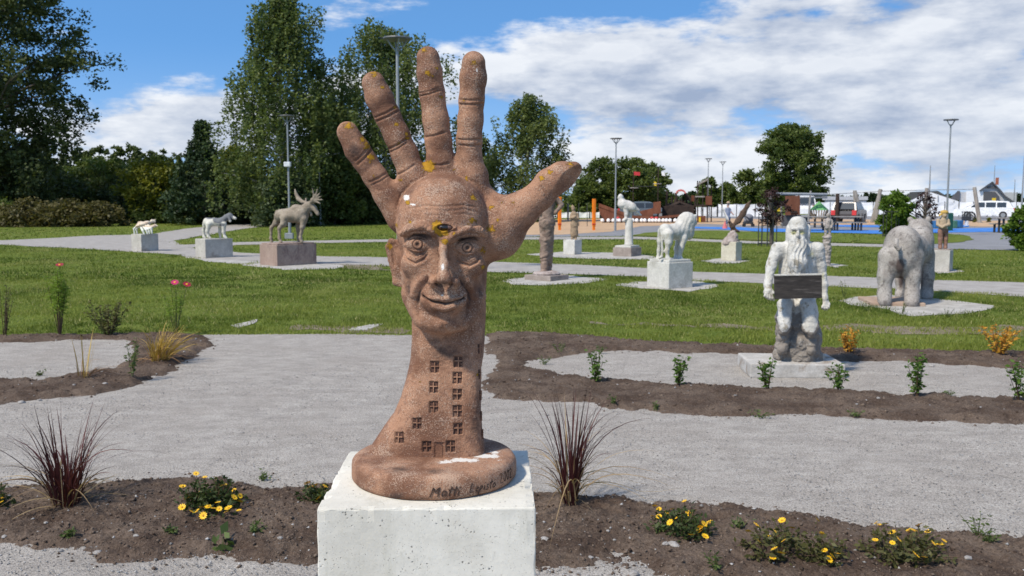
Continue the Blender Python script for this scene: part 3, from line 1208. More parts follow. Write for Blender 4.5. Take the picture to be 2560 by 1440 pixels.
    def stroke(pts, amt, w, mask=None, taper=True):
        dd, t = seg_dist(X, Y, pts)
        a = amt * np.exp(-(dd / w) ** 2)
        if taper:
            a = a * np.clip(np.sin(np.pi * np.clip(t, 0.02, 0.98)) * 2.2, 0, 1)
        disp[:] += a * (face if mask is None else mask)

    def dab(x, y, wx, wy, amt, mask=None):
        disp[:] += amt * np.exp(-((X - x) / wx) ** 2 - ((Y - y) / wy) ** 2) * (face if mask is None else mask)
    # finger creases
    fm = front * (Y < 470)
    for a, b_, amt in [((894, 411), (931, 372), -3.4), ((889, 402), (924, 364), -2.6), ((925, 455), (969, 430), -3.2), ((931, 462), (972, 438), -2.0),
                       ((942, 303), (996, 276), -4), ((938, 294), (990, 268), -3), ((972, 372), (1018, 346), -4), ((976, 380), (1016, 357), -3), ((992, 438), (1036, 412), -3),
                       ((1046, 241), (1101, 225), -4), ((1048, 233), (1096, 220), -2.6), ((1060, 343), (1112, 330), -4), ((1083, 413), (1121, 408), -3.4),
                       ((1150, 261), (1208, 259), -4), ((1151, 250), (1206, 248), -3.2), ((1147, 349), (1202, 347), -4), ((1148, 363), (1200, 363), -3.4)]:
        mid = ((a[0] + b_[0]) / 2 + 1, (a[1] + b_[1]) / 2 + 2)
        stroke([a, mid, b_], amt * 1.25, 2.9, fm, taper=False)
        stroke([(a[0], a[1] - 5), (mid[0], mid[1] - 5), (b_[0], b_[1] - 5)], 0.5, 4, fm, taper=False)
    stroke([(1347, 462), (1362, 482), (1372, 506)], -3, 4, front)
    stroke([(1338, 470), (1356, 492), (1364, 512)], -2, 4, front)
    # rim of the head against the palm
    stroke([(992, 560), (993, 520), (1004, 484), (1030, 456), (1070, 441), (1110, 436), (1150, 440), (1188, 456), (1210, 484), (1220, 520), (1224, 560)], -3.5, 4, front)
    # forehead
    for pts, a in [([(1020, 523), (1060, 514), (1110, 517), (1160, 512), (1200, 520)], -2.6), ([(1040, 531), (1080, 524), (1115, 527), (1165, 523), (1195, 532)], -2.0),
                   ([(1060, 540), (1090, 537), (1110, 540)], -1.6), ([(1130, 538), (1160, 534), (1185, 540)], -1.6)]:
        stroke(pts, a * 0.8, 2.8)
    # eyebrows: bristling ridge and the hollow below
    for pts in ([(1003, 584), (1024, 571), (1056, 565), (1086, 576), (1098, 590)], [(1124, 592), (1144, 581), (1172, 569), (1198, 570), (1212, 580)]):
        dd, t = seg_dist(X, Y, pts)
        hair = 0.9 + 1.5 * vnoise(np.stack([X * 0.8 + Y * 0.5, Y * 0.25 - X * 0.1, 0 * X], 1), 0.35, 5)
        disp += 2.2 * np.exp(-(dd / 6) ** 2) * hair * face
    stroke([(1012, 594), (1030, 583), (1058, 580), (1084, 592), (1092, 604)], -5.5, 6)
    stroke([(1128, 606), (1146, 592), (1172, 584), (1196, 587), (1208, 598)], -5.5, 6)
    # lids
    for (ox, oy, ix, iy, tx, ty, bx, by) in ((1014, 612, 1076, 612, 1045, 592, 1044, 625), (1204, 617, 1137, 621, 1169, 601, 1169, 632)):
        def arc(mx, my, u=9):
            r = []
            for i in range(u):
                t = i / (u - 1)
                r.append((ox + (ix - ox) * t + (mx - (ox + ix) / 2) * 4 * t * (1 - t) * 0.25, oy + (iy - oy) * t + (my - (oy + iy) / 2) * (4 * t * (1 - t)) ** 0.8))
            return r
        stroke(arc(tx, ty), 6.0, 3.6, taper=False)
        stroke(arc(tx, ty - 7), -5.0, 3.0)
        stroke(arc(bx, by + 2), 4.2, 3.4, taper=False)
        stroke(arc(bx, by + 8), -2.2, 2.6)
        stroke(arc(tx, ty + 5), -4.0, 2.4)
        dab(ix, iy, 6, 5, -6)
        dab(ox, oy, 4, 4, -4)
    for cx, cy in ((1046, 609), (1168, 617)):
        rr = np.hypot(X - cx, (Y - cy) * 1.0)
        disp += -3.0 * np.exp(-(rr / 16.0) ** 4) * face
    # hollow cheeks
    dab(1020, 728, 22, 38, -5)
    dab(1200, 730, 20, 38, -5)
    # bags under the eyes
    for pts in ([(1004, 626), (1016, 648), (1038, 658), (1060, 648), (1073, 630)], [(1138, 638), (1152, 656), (1174, 664), (1194, 653), (1205, 632)]):
        stroke(pts, -5.6, 3.2)
        stroke([(x, y - 9) for x, y in pts[1:-1]], 4.2, 7)
        stroke([(x * 0.86 + 0.14 * pts[2][0], y - 8) for x, y in pts], -2.6, 2.0)
        stroke([(x * 0.8 + 0.2 * pts[2][0], y - 15) for x, y in pts], -2.0, 2.0)
        stroke([(x, y + 8) for x, y in pts], 2.2, 6)
    # nose wings, nostrils, philtrum
    stroke([(1070, 690), (1066, 704), (1074, 717)], -5, 4)
    stroke([(1150, 692), (1154, 706), (1146, 719)], -5, 4)
    dab(1095, 713, 9, 5, -9)
    dab(1126, 714, 9, 5, -9)
    stroke([(1107, 720), (1109, 741)], -3.2, 4.5)
    stroke([(1098, 722), (1099, 742)], 2.0, 4)
    stroke([(1118, 722), (1118, 742)], 2.0, 4)
    # folds from nose to mouth and down the cheeks
    stroke([(1070, 694), (1056, 714), (1045, 730), (1042, 748), (1046, 764)], -7.5, 4.0)
    stroke([(1058, 690), (1042, 712), (1032, 730), (1031, 750)], 6.5, 9)
    stroke([(1152, 696), (1164, 716), (1175, 732), (1178, 750), (1174, 766)], -7.5, 4.0)
    stroke([(1165, 692), (1178, 714), (1189, 732), (1190, 752)], 6.5, 9)
    stroke([(1036, 722), (1040, 750), (1043, 780), (1048, 812)], -4.5, 3.2)
    stroke([(1172, 745), (1168, 780), (1158, 816)], -4.5, 3.2)
    stroke([(1188, 708), (1186, 735), (1182, 765), (1172, 800)], -3.8, 4)
    stroke([(1180, 745), (1176, 780), (1166, 812)], 3.2, 5)
    stroke([(1020, 690), (1012, 715), (1018, 740)], -2.0, 9)
    stroke([(1202, 695), (1206, 722), (1200, 748)], -2.0, 9)
    # lips
    ml = [(1055, 741), (1070, 750), (1084, 755), (1100, 757), (1110, 760), (1122, 759), (1140, 754), (1153, 750), (1165, 744)]
    stroke([(1064, 742), (1084, 746), (1098, 746), (1108, 750), (1119, 746), (1136, 745), (1156, 742)], 5.0, 5)
    stroke([(1064, 737), (1084, 739), (1099, 738), (1108, 742), (1119, 738), (1136, 738), (1156, 736)], -2.4, 2.4)
    stroke([(1074, 760), (1092, 768), (1110, 771), (1130, 767), (1150, 757)], 7.2, 6.5)
    stroke(ml, -9.5, 2.9, taper=False)
    stroke([(1082, 776), (1098, 783), (1112, 785), (1128, 781), (1142, 772)], -5.5, 5.5)
    dab(1053, 741, 6, 7, -6)
    dab(1167, 744, 6, 7, -6)
    dab(1108, 808, 16, 10, 4)
    dab(1108, 818, 3.5, 8, -3)
    # third eye
    for mx, my, a in ((1111, 558, 4.0), (1111, 581, 4.2)):
        stroke([(1084, 571), (1098, (my + 570) / 2 + (-2 if my < 570 else 2)), (1111, my), (1124, (my + 570) / 2 + (-1 if my < 570 else 2)), (1137, 570)], a, 3.2, taper=False)
    disp += -6.0 * (np.hypot((X - 1111) / 21, (Y - 570) / 8.5) < 1) * face
    stroke([(1088, 584), (1111, 592), (1134, 584)], -2.5, 3)
    # coarse hand-worked surface
    Q = V / s
    disp += 1.1 * fbm(Q, 0.045, 3, 3) + 0.9 * vnoise(Q, 0.22, 9)
    low = smst(Y, 845, 900)
    disp += low * (1.6 * fbm(Q, 0.03, 3, 21))
    rough_patch = np.exp(-((X - 1015) / 30) ** 2 - ((Y - 1000) / 40) ** 2) + np.exp(-((X - 885) / 22) ** 2 - ((Y - 385) / 22) ** 2)
    disp += rough_patch * 2.4 * vnoise(Q, 0.16, 31) * front
    # window recesses and a scored line round the foot of the tower
    nm = front * (Y > 850) * (Y < 1150)
    stroke([(925, 1143), (1000, 1150), (1090, 1155), (1150, 1152), (1213, 1143)], -2.5, 2.5, nm, taper=False)
    for x, y in WINDOWS:
        disp += -5.5 * ((np.abs(X - x) < 11.5) & (np.abs(Y - y) < 14)) * nm
    disp += -3.0 * ((np.abs(X - 1097.5) < 11.5) & (np.abs(Y - 1130) < 24)) * nm
    V = V + n * (disp * s)[:, None] * np.where(face[:, None] > 0, 1.0, 0.8)

    # ---- stains: lichen, white droppings, worn chalky areas, grime; shade painted under brows, nose and chin
    X, Y = proj(V)
    lich = np.zeros(len(V))
    for x, y, r, a in [(1060, 126, 10, .8), (1070, 183, 9, .8), (1078, 190, 8, .7), (1092, 170, 7, .8), (1104, 242, 7, .8), (934, 184, 12, .8), (956, 218, 6, .9), (987, 269, 6, .9),
                       (991, 310, 8, .7), (1018, 335, 8, .9), (1019, 345, 7, .8), (1000, 362, 8, .7), (872, 314, 13, .95), (908, 348, 12, .95), (917, 368, 11, 1), (914, 360, 10, .8), (927, 394, 12, 1), (925, 402, 8, .8),
                       (937, 441, 7, .8), (1071, 416, 17, 1.5), (1062, 414, 9, .9), (1186, 157, 9, .9), (1190, 170, 6, .6), (1160, 250, 6, .8), (1374, 430, 9, .9), (1356, 445, 9, .9), (1425, 410, 10, .8),
                       (1182, 494, 11, .95), (1180, 552, 13, .8), (1168, 447, 8, .8), (1229, 573, 13, .95), (1227, 519, 9, .8), (1244, 551, 8, .7), (1208, 626, 12, .8), (1206, 668, 9, .85), (991, 563, 9, .7),
                       (1019, 506, 8, .9), (974, 615, 10, .9), (1092, 568, 12, 1.7), (1100, 579, 13, 1.7), (1114, 582, 10, 1.3), (1112, 604, 9, 1.5), (1096, 557, 9, 1.3), (1136, 582, 7, .7), (1024, 554, 6, .7), (1196, 937, 6, .9), (1050, 955, 4, .7),
                       (1283, 506, 6, .7), (1002, 450, 7, .7), (1134, 424, 6, .7), (1255, 507, 6, .6)]:
        lich = np.maximum(lich, a * np.exp(-((X - x) / r) ** 2 - ((Y - y) / (r * 0.9)) ** 2))
    lich *= (n[:, 1] < 0.3)
    wht = 0.25 + 0 * X
    for x, y, wx, wy, a in [(1125, 475, 55, 30, 1.0), (1060, 490, 40, 20, .4), (1107, 660, 9, 40, 1.6), (1106, 610, 6, 14, .8), (1118, 738, 30, 12, .7), (1075, 730, 20, 14, .5), (1165, 562, 30, 8, .9), (1190, 190, 12, 40, .8),
                            (1100, 790, 40, 18, .6), (1300, 500, 60, 30, .5), (1090, 1060, 60, 60, .5), (1140, 960, 30, 90, .4), (960, 1130, 25, 25, .8), (1400, 420, 40, 16, .8), (1085, 155, 30, 40, .5), (1203, 950, 8, 120, .7)]:
        wht = np.maximum(wht, a * np.exp(-((X - x) / wx) ** 2 - ((Y - y) / wy) ** 2))
    pnt = np.zeros(len(V))
    for x, y, wx, wy, a in [(1016, 494, 9, 9, 1.0), (1031, 512, 14, 5, .7), (1107, 668, 5, 12, .8), (1105, 738, 6, 4, .7), (1192, 176, 4, 22, .55), (1130, 470, 30, 10, .3), (926, 1138, 10, 5, .8)]:
        pnt = np.maximum(pnt, a * np.exp(-((X - x) / wx) ** 2 - ((Y - y) / wy) ** 2))
    grm_shade = np.zeros(len(V))
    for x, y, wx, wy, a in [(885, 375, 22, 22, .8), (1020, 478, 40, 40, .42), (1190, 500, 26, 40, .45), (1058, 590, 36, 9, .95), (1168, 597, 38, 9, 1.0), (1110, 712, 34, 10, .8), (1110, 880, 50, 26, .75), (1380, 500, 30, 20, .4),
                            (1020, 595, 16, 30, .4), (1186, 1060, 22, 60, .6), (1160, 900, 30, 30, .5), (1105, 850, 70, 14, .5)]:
        grm_shade = np.maximum(grm_shade, a * np.exp(-((X - x) / wx) ** 2 - ((Y - y) / wy) ** 2))
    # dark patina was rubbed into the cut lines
    grm_shade = np.maximum(grm_shade, np.clip((-disp - 2.2) / 6.0, 0, 0.85))
    base = P(1086, 1150, SC_D)
    base[2] = PED_Z
    root = empty('hand_sculpture', base)
    tag(root, 'brown stone open hand with a human face, third eye and yellow lichen, on white pedestal', 'sculpture')
    body = obj('hand_and_face', V, F, M_terra, parent=root, smooth_=True, attrs=dict(lichen=lich, white=wht, paint=pnt, grime_shade=grm_shade))
    tree_ = BVHTree.FromPolygons([Vector(v) for v in V], F.tolist())

    def hit(x, y):
        o = Vector((0, 0, CAMZ))
        d_ = Vector(pdir(x, y)).normalized()
        p, nn, _, _ = tree_.ray_cast(o, d_)
        if p is None:
            p = Vector(P(x, y, SC_D - 30 * s))
            nn = Vector((0, -1, 0))
        return p, nn
    return root, hit


WINDOWS = [(1087, 918), (1084, 968), (1085, 1018), (1043, 1059), (998, 1094), (1146, 904), (1143, 945), (1143, 986), (1144, 1028), (1145, 1072), (1067, 1117), (1127, 1116)]


def window_geo(p, nrm, w, h, depth=0.0048):
    """cross-barred window set into the wall: bars flush with the wall, four sunken panes"""
    nrm = np.array(nrm)
    nrm /= np.linalg.norm(nrm)
    nrm[2] *= 0.5
    nrm /= np.linalg.norm(nrm)
    r = np.cross(np.array([0, 0, 1.0]), nrm)
    r = r / np.linalg.norm(r) * 1.0
    u = np.cross(nrm, r)
    p = np.array(p)

    def bx(cx, cy, sx, sy, n0, n1):
        pts = [p + r * (cx + a * sx / 2) + u * (cy + b_ * sy / 2) + nrm * n0 for a, b_ in ((-1, -1), (1, -1), (1, 1), (-1, 1))]
        return prism(pts, nrm * (n1 - n0))
    t = w * 0.10
    bars = [bx(0, 0, t * 1.3, h, 0.0, depth), bx(0, h * 0.10, w, t * 1.3, 0.0, depth - 0.0003)]
    panes = []
    for sx in (-1, 1):
        for (y0, y1) in ((h * 0.10 + t * 0.6, h / 2), (-h / 2, h * 0.10 - t * 0.6)):
            pw = w / 2 - t * 0.65
            panes.append(bx(sx * (t * 0.65 + pw / 2), (y0 + y1) / 2, pw * 0.96, (y1 - y0) * 0.94, -0.004, 0.0006))
    return join(bars), panes


def build_hand_details(root, hit):
    s = S_PX
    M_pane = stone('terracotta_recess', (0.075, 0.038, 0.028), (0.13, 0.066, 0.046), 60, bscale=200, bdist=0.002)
    for i, (x, y) in enumerate(WINDOWS + [(1199, 872), (1199, 935), (1200, 988), (1201, 1040), (1204, 1085)]):
        p, nn = hit(x, y)
        w = 20 if i < 12 else 12
        (V, F), panes = window_geo(p, nn, w * s, 25 * s)
        wo = obj('window', V, F, M_terra, parent=root)
        for pv, pf in panes:
            obj('pane', pv, pf, M_pane, parent=wo)
    # arched door
    p, nn = hit(1097.5, 1131)
    p = np.array(p)
    arch = [(-9, -23), (9, -23), (9, 12)] + [(9 * math.cos(a), 12 + 9 * math.sin(a)) for a in np.linspace(0.3, math.pi - 0.3, 6)] + [(-9, 12)]
    V, F = prism([p + np.array([a * s, 0, b_ * s]) for a, b_ in arch], (0, -0.0022, 0))
    d = obj('door', V, F, M_terra, parent=root)
    V, F = join([prism([p + np.array([a * s * 1.28, 0.0015, b_ * s * (1.10 if b_ > 0 else 1.0)]) for a, b_ in arch], (0, -0.0012, 0))])
    obj('door_reveal', V, F, M_pane, parent=d)
    # third eye: dark ball with a wet shine
    m, nt, b = new_mat('dark_eye', 0.18, 0.6)
    rr = vmath(nt, 'LENGTH', vmath(nt, 'MULTIPLY', coord(nt, 'Object'), (1, 0, 1)))
    L(nt, mixc(nt, smooth(nt, rr, 0.0085, 0.0110), (0.012, 0.009, 0.008), (0.16, 0.09, 0.065)), b.inputs['Base Color'])
    p, nn = hit(1114, 569)
    bm = bmesh.new()
    bmesh.ops.create_uvsphere(bm, u_segments=20, v_segments=14, radius=1.0)
    for v in bm.verts:
        v.co = Vector((v.co.x * 0.021, v.co.y * 0.010, v.co.z * 0.0085))
    me = bpy.data.meshes.new('third_eye')
    bm.to_mesh(me)
    bm.free()
    me.polygons.foreach_set('use_smooth', np.ones(len(me.polygons), dtype=bool))
    me.materials.append(m)
    e = inst('third_eye', me, np.array(p) + np.array([-0.003, -0.0005, 0.0008]), parent=root)
    e['label'] = 'dark shining third eye between the brows'
    # carved eyeballs with ringed irises
    for ex, ey, hw_, hh_ in ((1045.5, 610.5, 30, 12.8), (1169, 618.5, 29, 12.8)):
        c_ = P(ex, ey, SC_D - 79 * s)
        nu, nv = 96, 56
        uu, vv = np.meshgrid(np.linspace(-1, 1, nu), np.linspace(-1, 1, nv), indexing='ij')
        rr_ = np.sqrt(np.clip(1 - uu ** 2 * 0.98 - vv ** 2 * 0.98, 0, 1))
        px_, pz_ = uu * hw_, vv * hh_
        r0 = np.hypot(px_, pz_)
        dep_ = 14 * np.sqrt(np.clip(1 - (px_ / (hw_ * 1.15)) ** 2 - (pz_ / (hh_ * 1.5)) ** 2, 0, 1)) + 1.3 * np.exp(-((r0 - 8) / 3.5) ** 2) - 2.0 * np.exp(-((r0 - 12) / 1.5) ** 2) - 4 * np.exp(-(r0 / 4.2) ** 2)
        Vg = np.stack([c_[0] + px_.ravel() * s, c_[1] - dep_.ravel() * s, c_[2] + pz_.ravel() * s], 1)
        ii, jj = np.meshgrid(np.arange(nu - 1), np.arange(nv - 1), indexing='ij')
        a_ = (ii * nv + jj).ravel()
        Fg = np.stack([a_, a_ + nv, a_ + nv + 1, a_ + 1], 1)
        keep_ = (((px_ / hw_) ** 2 + (pz_ / hh_) ** 2) < 1.0).ravel()
        Fg = Fg[keep_[Fg].all(1)]
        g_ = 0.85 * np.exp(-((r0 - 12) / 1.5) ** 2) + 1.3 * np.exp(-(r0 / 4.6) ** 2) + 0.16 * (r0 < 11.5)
        z0_ = np.zeros(len(Vg))
        obj('eye', Vg, Fg, M_terra, parent=root, smooth_=True, attrs=dict(grime_shade=g_.ravel(), white=z0_ + 0.5 * (r0.ravel() > 14.5), paint=z0_, lichen=z0_))
    # round foot
    cx = P(1086, 1180, SC_D)[0]
    R_ = 0.2185
    prof = [(R_ * 0.97, 0.0), (R_ * 0.995, 0.006), (R_, 0.014), (R_, 0.036), (R_ * 0.992, 0.046), (R_ * 0.97, 0.054), (R_ * 0.93, 0.059), (R_ * 0.86, 0.061)] + [(R_ * t, 0.0615) for t in (0.75, 0.6, 0.45, 0.3, 0.15, 0.02)]
    V, F = lathe((cx, SC_D + 0.003, PED_Z + 0.001), prof, 128)
    w = fbm(V / s, 0.03, 3, 5) * 0.003 + vnoise(V / s, 0.012, 8) * 0.004
    V[:, 2] += w * (V[:, 2] > PED_Z + 0.02)
    rr2 = 1 + (fbm(V / s, 0.02, 3, 51) * 0.016)
    V[:, 0] = cx + (V[:, 0] - cx) * rr2
    V[:, 1] = SC_D + (V[:, 1] - SC_D) * rr2
    X, Y = proj(V)

    def g(lst):
        a_ = np.zeros(len(V))
        for x, y, wx, wy, a in lst:
            a_ = np.maximum(a_, a * np.exp(-((X - x) / wx) ** 2 - ((Y - y) / wy) ** 2))
        return a_
    pnt = g([(1215, 1140, 40, 6, 1.1), (1160, 1150, 45, 5, 1.2), (1110, 1154, 25, 4, 1.0), (1235, 1131, 25, 6, .8), (1250, 1150, 20, 5, .5), (955, 1206, 6, 4, .7)])
    wht = np.maximum(0.35, g([(1010, 1185, 60, 20, .9), (1120, 1190, 60, 14, 1.0), (1240, 1165, 40, 20, .9), (930, 1170, 30, 20, .6)]))
    grm_shade = g([(1000, 1172, 30, 10, .9), (1090, 1178, 28, 10, .8), (990, 1240, 22, 10, 1.0), (920, 1190, 18, 10, .5), (1060, 1245, 30, 6, .6)])
    obj('round_foot', V, F, M_terra, parent=root, smooth_=True, attrs=dict(paint=pnt, white=wht, grime_shade=grm_shade, lichen=0 * X))
    # signature scratched into the rim
    M_ink = stone('scratched_dark_lettering', (0.035, 0.022, 0.018), (0.085, 0.05, 0.035), 80)

    glyph = dict(M=([[(0, 0), (.12, 1), (.36, .35), (.66, 1), (.74, 0)]], .95), a=([[(.46, .5), (.2, .55), (.08, .25), (.22, 0), (.44, .15), (.48, .52), (.54, 0)]], .66),
                 t=([[(.22, .9), (.15, .12), (.28, 0)], [(0, .6), (.42, .66)]], .46), i=([[(.1, .5), (.13, 0)], [(.14, .72), (.15, .78)]], .3),
                 L=([[(.12, 1), (.04, .02), (.52, .08)]], .62), e=([[(.08, .28), (.4, .36), (.3, .56), (.1, .42), (.1, .12), (.4, .05)]], .52),
                 p=([[(.12, .55), (.04, -.38)], [(.1, .5), (.34, .56), (.4, .3), (.1, .08)]], .54), s=([[(.36, .5), (.15, .52), (.14, .32), (.36, .2), (.3, 0), (.04, .03)]], .48),
                 o=([[(.25, .5), (.06, .3), (.12, .03), (.34, .02), (.44, .28), (.25, .5)], [(.14, .74), (.15, .8)], [(.36, .76), (.37, .82)]], .6))
    glyph['2'] = ([[(.05, .8), (.25, 1), (.46, .78), (.04, 0), (.52, .02)]], .68)
    glyph['0'] = ([[(.25, 1), (.05, .6), (.1, .1), (.3, 0), (.46, .4), (.42, .85), (.25, 1)]], .62)

    def on_rim(txt, a0, zc, size, slant, r_):
        """incised strokes that follow the curved rim"""
        parts, x0 = [], 0.0
        for ch in txt:
            if ch == ' ':
                x0 += 0.5
                continue
            for st_ in glyph[ch][0]:
                q_ = np.array(st_, dtype=float)
                q_ = np.stack([np.interp(np.linspace(0, len(q_) - 1, len(q_) * 2), np.arange(len(q_)), q_[:, k_]) for k_ in (0, 1)], 1)
                xx = (x0 + q_[:, 0] + slant * q_[:, 1]) * size
                th = a0 + xx / R_
                hh = PED_Z + zc + q_[:, 1] * size
                rr_ = R_ * 1.003
                parts.append(tube(np.stack([cx + rr_ * np.sin(th), SC_D + 0.003 - rr_ * np.cos(th), hh], 1), r_, 5))
            x0 += glyph[ch][1]
        V_, F_ = join(parts)
        return obj('lettering', V_, F_, M_ink, parent=root)
    on_rim('Matti', 0.03, 0.012, 0.026, 0.30, 0.0017)
    on_rim('Lepisto', 0.48, 0.014, 0.024, 0.25, 0.0015)
    on_rim('2002', 0.93, 0.018, 0.026, 0.0, 0.0012)


def build_main_pedestal():
    M_conc = None
    m, nt, b = new_mat('pitted_white_concrete', 0.88, 0.25)
    v = coord(nt, 'Object')
    n1 = noise(nt, v, 5.0, 6, 0.6)
    n2 = noise(nt, v, 38.0, 6, 0.7)
    col = mixc(nt, smooth(nt, n1, 0.35, 0.65), (0.52, 0.495, 0.43), (0.64, 0.615, 0.545))
    col = mixc(nt, mathn(nt, 'MULTIPLY', smooth(nt, n2, 0.55, 0.72), 0.45), col, (0.42, 0.40, 0.33))
    # faint run-off streaks down the sides
    stk = noise(nt, vmath(nt, 'MULTIPLY', v, (1, 1, 0.10)), 26.0, 5, 0.65)
    col = mixc(nt, mathn(nt, 'MULTIPLY', smooth(nt, stk, 0.52, 0.72), 0.38), col, (0.36, 0.35, 0.28))
    vo = N(nt, 'ShaderNodeTexVoronoi')
    vo.inputs['Scale'].default_value = 95
    vo.inputs['Randomness'].default_value = 1.0
    L(nt, vmath(nt, 'ADD', v, mixc(nt, 0.012, (0, 0, 0), noise(nt, v, 60, 2, 0.5, out='Color'))), vo.inputs['Vector'])
    pm = mathn(nt, 'MULTIPLY', smooth(nt, vo.outputs['Distance'], 0.26, 0.16), smooth(nt, noise(nt, v, 16, 4, 0.7), 0.53, 0.62))
    sp = smooth(nt, noise(nt, v, 330, 2, 0.5), 0.68, 0.74)
    pit = mathn(nt, 'MAXIMUM', pm, mathn(nt, 'MULTIPLY', sp, 0.8))
    col = mixc(nt, mathn(nt, 'MULTIPLY', pit, 0.8), col, (0.16, 0.15, 0.13))
    # rusty ring of run-off round the sculpture's foot
    sx = N(nt, 'ShaderNodeSeparateXYZ')
    L(nt, v, sx.inputs[0])
    L(nt, col, b.inputs['Base Color'])
    hg = mathn(nt, 'SUBTRACT', mathn(nt, 'MULTIPLY', n2, 0.5), mathn(nt, 'MULTIPLY', pit, 1.0))
    bump(nt, b, hg, 0.004, 0.7)
    c = np.array([(P(787, 1272, 2.135)[0] + P(1333, 1272, 2.135)[0]) / 2, 2.135 + 0.256, PED_Z / 2])
    yaw = rad(1.2)
    bm = bmesh.new()
    bmesh.ops.create_cube(bm, size=1.0)
    for vt in bm.verts:
        vt.co = Vector((vt.co.x * 0.523, vt.co.y * 0.51, vt.co.z * PED_Z))
    bmesh.ops.bevel(bm, geom=list(bm.edges), offset=0.004, segments=2, profile=0.5, affect='EDGES')
    bmesh.ops.subdivide_edges(bm, edges=list(bm.edges), cuts=30, use_grid_fill=True)
    bmesh.ops.rotate(bm, verts=bm.verts, cent=(0, 0, 0), matrix=Matrix.Rotation(yaw, 3, 'Z'))
    bm.verts.index_update()
    V = np.array([vt.co[:] for vt in bm.verts]) + c
    F = [[vt.index for vt in fc.verts] for fc in bm.faces]
    bm.free()
    # chipped arrises
    lx = np.abs((V[:, 0] - c[0])) / 0.2615
    ly = np.abs((V[:, 1] - c[1])) / 0.255
    lz = (V[:, 2] - c[2]) / (PED_Z / 2)
    near = (lx > 0.97).astype(int) + (ly > 0.97) + (lz > 0.985)
    chip = (near >= 2) * np.clip(fbm(V, 60, 3, 4) - 0.05, 0, 1) * 0.018
    d_ = (V - c) / np.linalg.norm(V - c, axis=1)[:, None]
    V = V - d_ * chip[:, None] + fbm(V, 25, 2, 77)[:, None] * 0.0012 * np.sign(V - c) * (near[:, None] > 0)
    V[:, 2] = np.minimum(V[:, 2], PED_Z)
    o = obj('concrete_pedestal', V, F, m)
    tag(o, 'large white pitted concrete block under the hand with a face', 'pedestal', 'sculpture pedestals')


M_terra = mat_terracotta()
build_main_pedestal()
_hr, _hit = build_hand()
build_hand_details(_hr, _hit)
# ------------------------------------------------------------------ the other statues and their pedestals
def xpix(p):
    f = p[1] * CP - (p[2] - CAMZ) * SP
    return 1280 + FPX * p[0] / f


def ped_by_px(corner, Xl, Xr, Ytop, yaw):
    """block standing on the ground: near corner at a photo pixel, ends of its two visible faces at Xl and Xr"""
    C = G(*corner)
    h = P(corner[0], Ytop, C[1])[2]
    dr = np.array([math.cos(yaw), math.sin(yaw), 0])
    dl = np.array([-math.sin(yaw), math.cos(yaw), 0])

    def solve(d, X):
        a, b = 0.01, 4.0
        s = 1 if X > corner[0] else -1
        for _ in range(40):
            m = (a + b) / 2
            if s * (xpix(C + d * m) - X) < 0:
                a = m
            else:
                b = m
        return a
    lr, ll = solve(dr, Xr), solve(dl, Xl)
    c = C + dr * lr / 2 + dl * ll / 2
    return c, lr, ll, h


def pedestal(name, label, corner, Xl, Xr, Ytop, yaw, mat, ll=None, slab=None, slab_mat=None):
    c, lx, ly, h = ped_by_px(corner, Xl, Xr, Ytop, yaw)
    if ll:
        k = np.array([-math.sin(yaw), math.cos(yaw), 0])
        c = c + k * (ll - ly) / 2
        ly = ll
    V, F = box((c[0], c[1], h / 2), (lx, ly, h), yaw, 0.012)
    o = obj(name, V, F, mat)
    tag(o, label, 'pedestal', 'sculpture pedestals')
    top = h
    if slab:
        V, F = box((c[0], c[1], h + slab[1] / 2 + 0.001), (lx * slab[0], ly * slab[0], slab[1]), yaw, 0.01)
        obj('top_slab', V, F, slab_mat or mat, parent=o)
        top += slab[1]
    return o, c, top


def statue(name, label, fld, h, mat, bump_=0.0, freq=20.0, attr_fn=None, cat='statue', group='statues on the lawn', post=None):
    V, F = fld.build(h)
    V = relax(V, F, 1, 0.5)
    if bump_:
        n = normals(V, F)
        V = V + n * (fbm(V, freq, 3, 5) * bump_)[:, None]
    if post:
        V = post(V, F)
    X, Y = proj(V)
    o = obj(name, V, F, mat, smooth_=True, attrs=attr_fn(V, X, Y) if attr_fn else None)
    tag(o, label, cat, group)
    return o


M_wconc = stone('white_concrete', (0.50, 0.485, 0.445), (0.61, 0.595, 0.55), 4.0, (0.40, 0.385, 0.34), 3.0, speck=(0.3, 0.3, 0.28), sscale=60, st=(0.68, 0.74), bscale=40)
M_gconc = stone('grey_concrete', (0.41, 0.385, 0.345), (0.53, 0.505, 0.455), 3.0, (0.31, 0.28, 0.24), 2.0, bscale=40)
M_yconc = stone('cream_concrete', (0.50, 0.46, 0.36), (0.60, 0.57, 0.46), 3.0, (0.42, 0.37, 0.27), 3.0, bscale=40)
M_rconc = stone('reddish_sandstone_block', (0.30, 0.215, 0.175), (0.38, 0.29, 0.24), 2.2, (0.22, 0.15, 0.13), 2.6, bscale=40, stretch=(1, 1, 0.45))
M_bconc = stone('brown_concrete', (0.27, 0.225, 0.195), (0.34, 0.29, 0.255), 4.0, (0.21, 0.17, 0.145), 3.0, bscale=40)
M_wstone = stone('white_painted_stone', (0.49, 0.47, 0.425), (0.60, 0.58, 0.53), 6.0, (0.45, 0.41, 0.34), 5.0, (0.56, 0.68), bscale=60, bdist=0.006)
M_man = stone('weathered_white_figure', (0.46, 0.445, 0.40), (0.61, 0.595, 0.55), 9.0, (0.30, 0.27, 0.215), 14.0, (0.54, 0.66), bscale=90, bdist=0.01,
              attrs=(('dark', (0.20, 0.175, 0.15), 0.35, 0.75, 30, 1.1), ('moss', (0.42, 0.40, 0.20), 0.35, 0.9, 40, 0.8)))
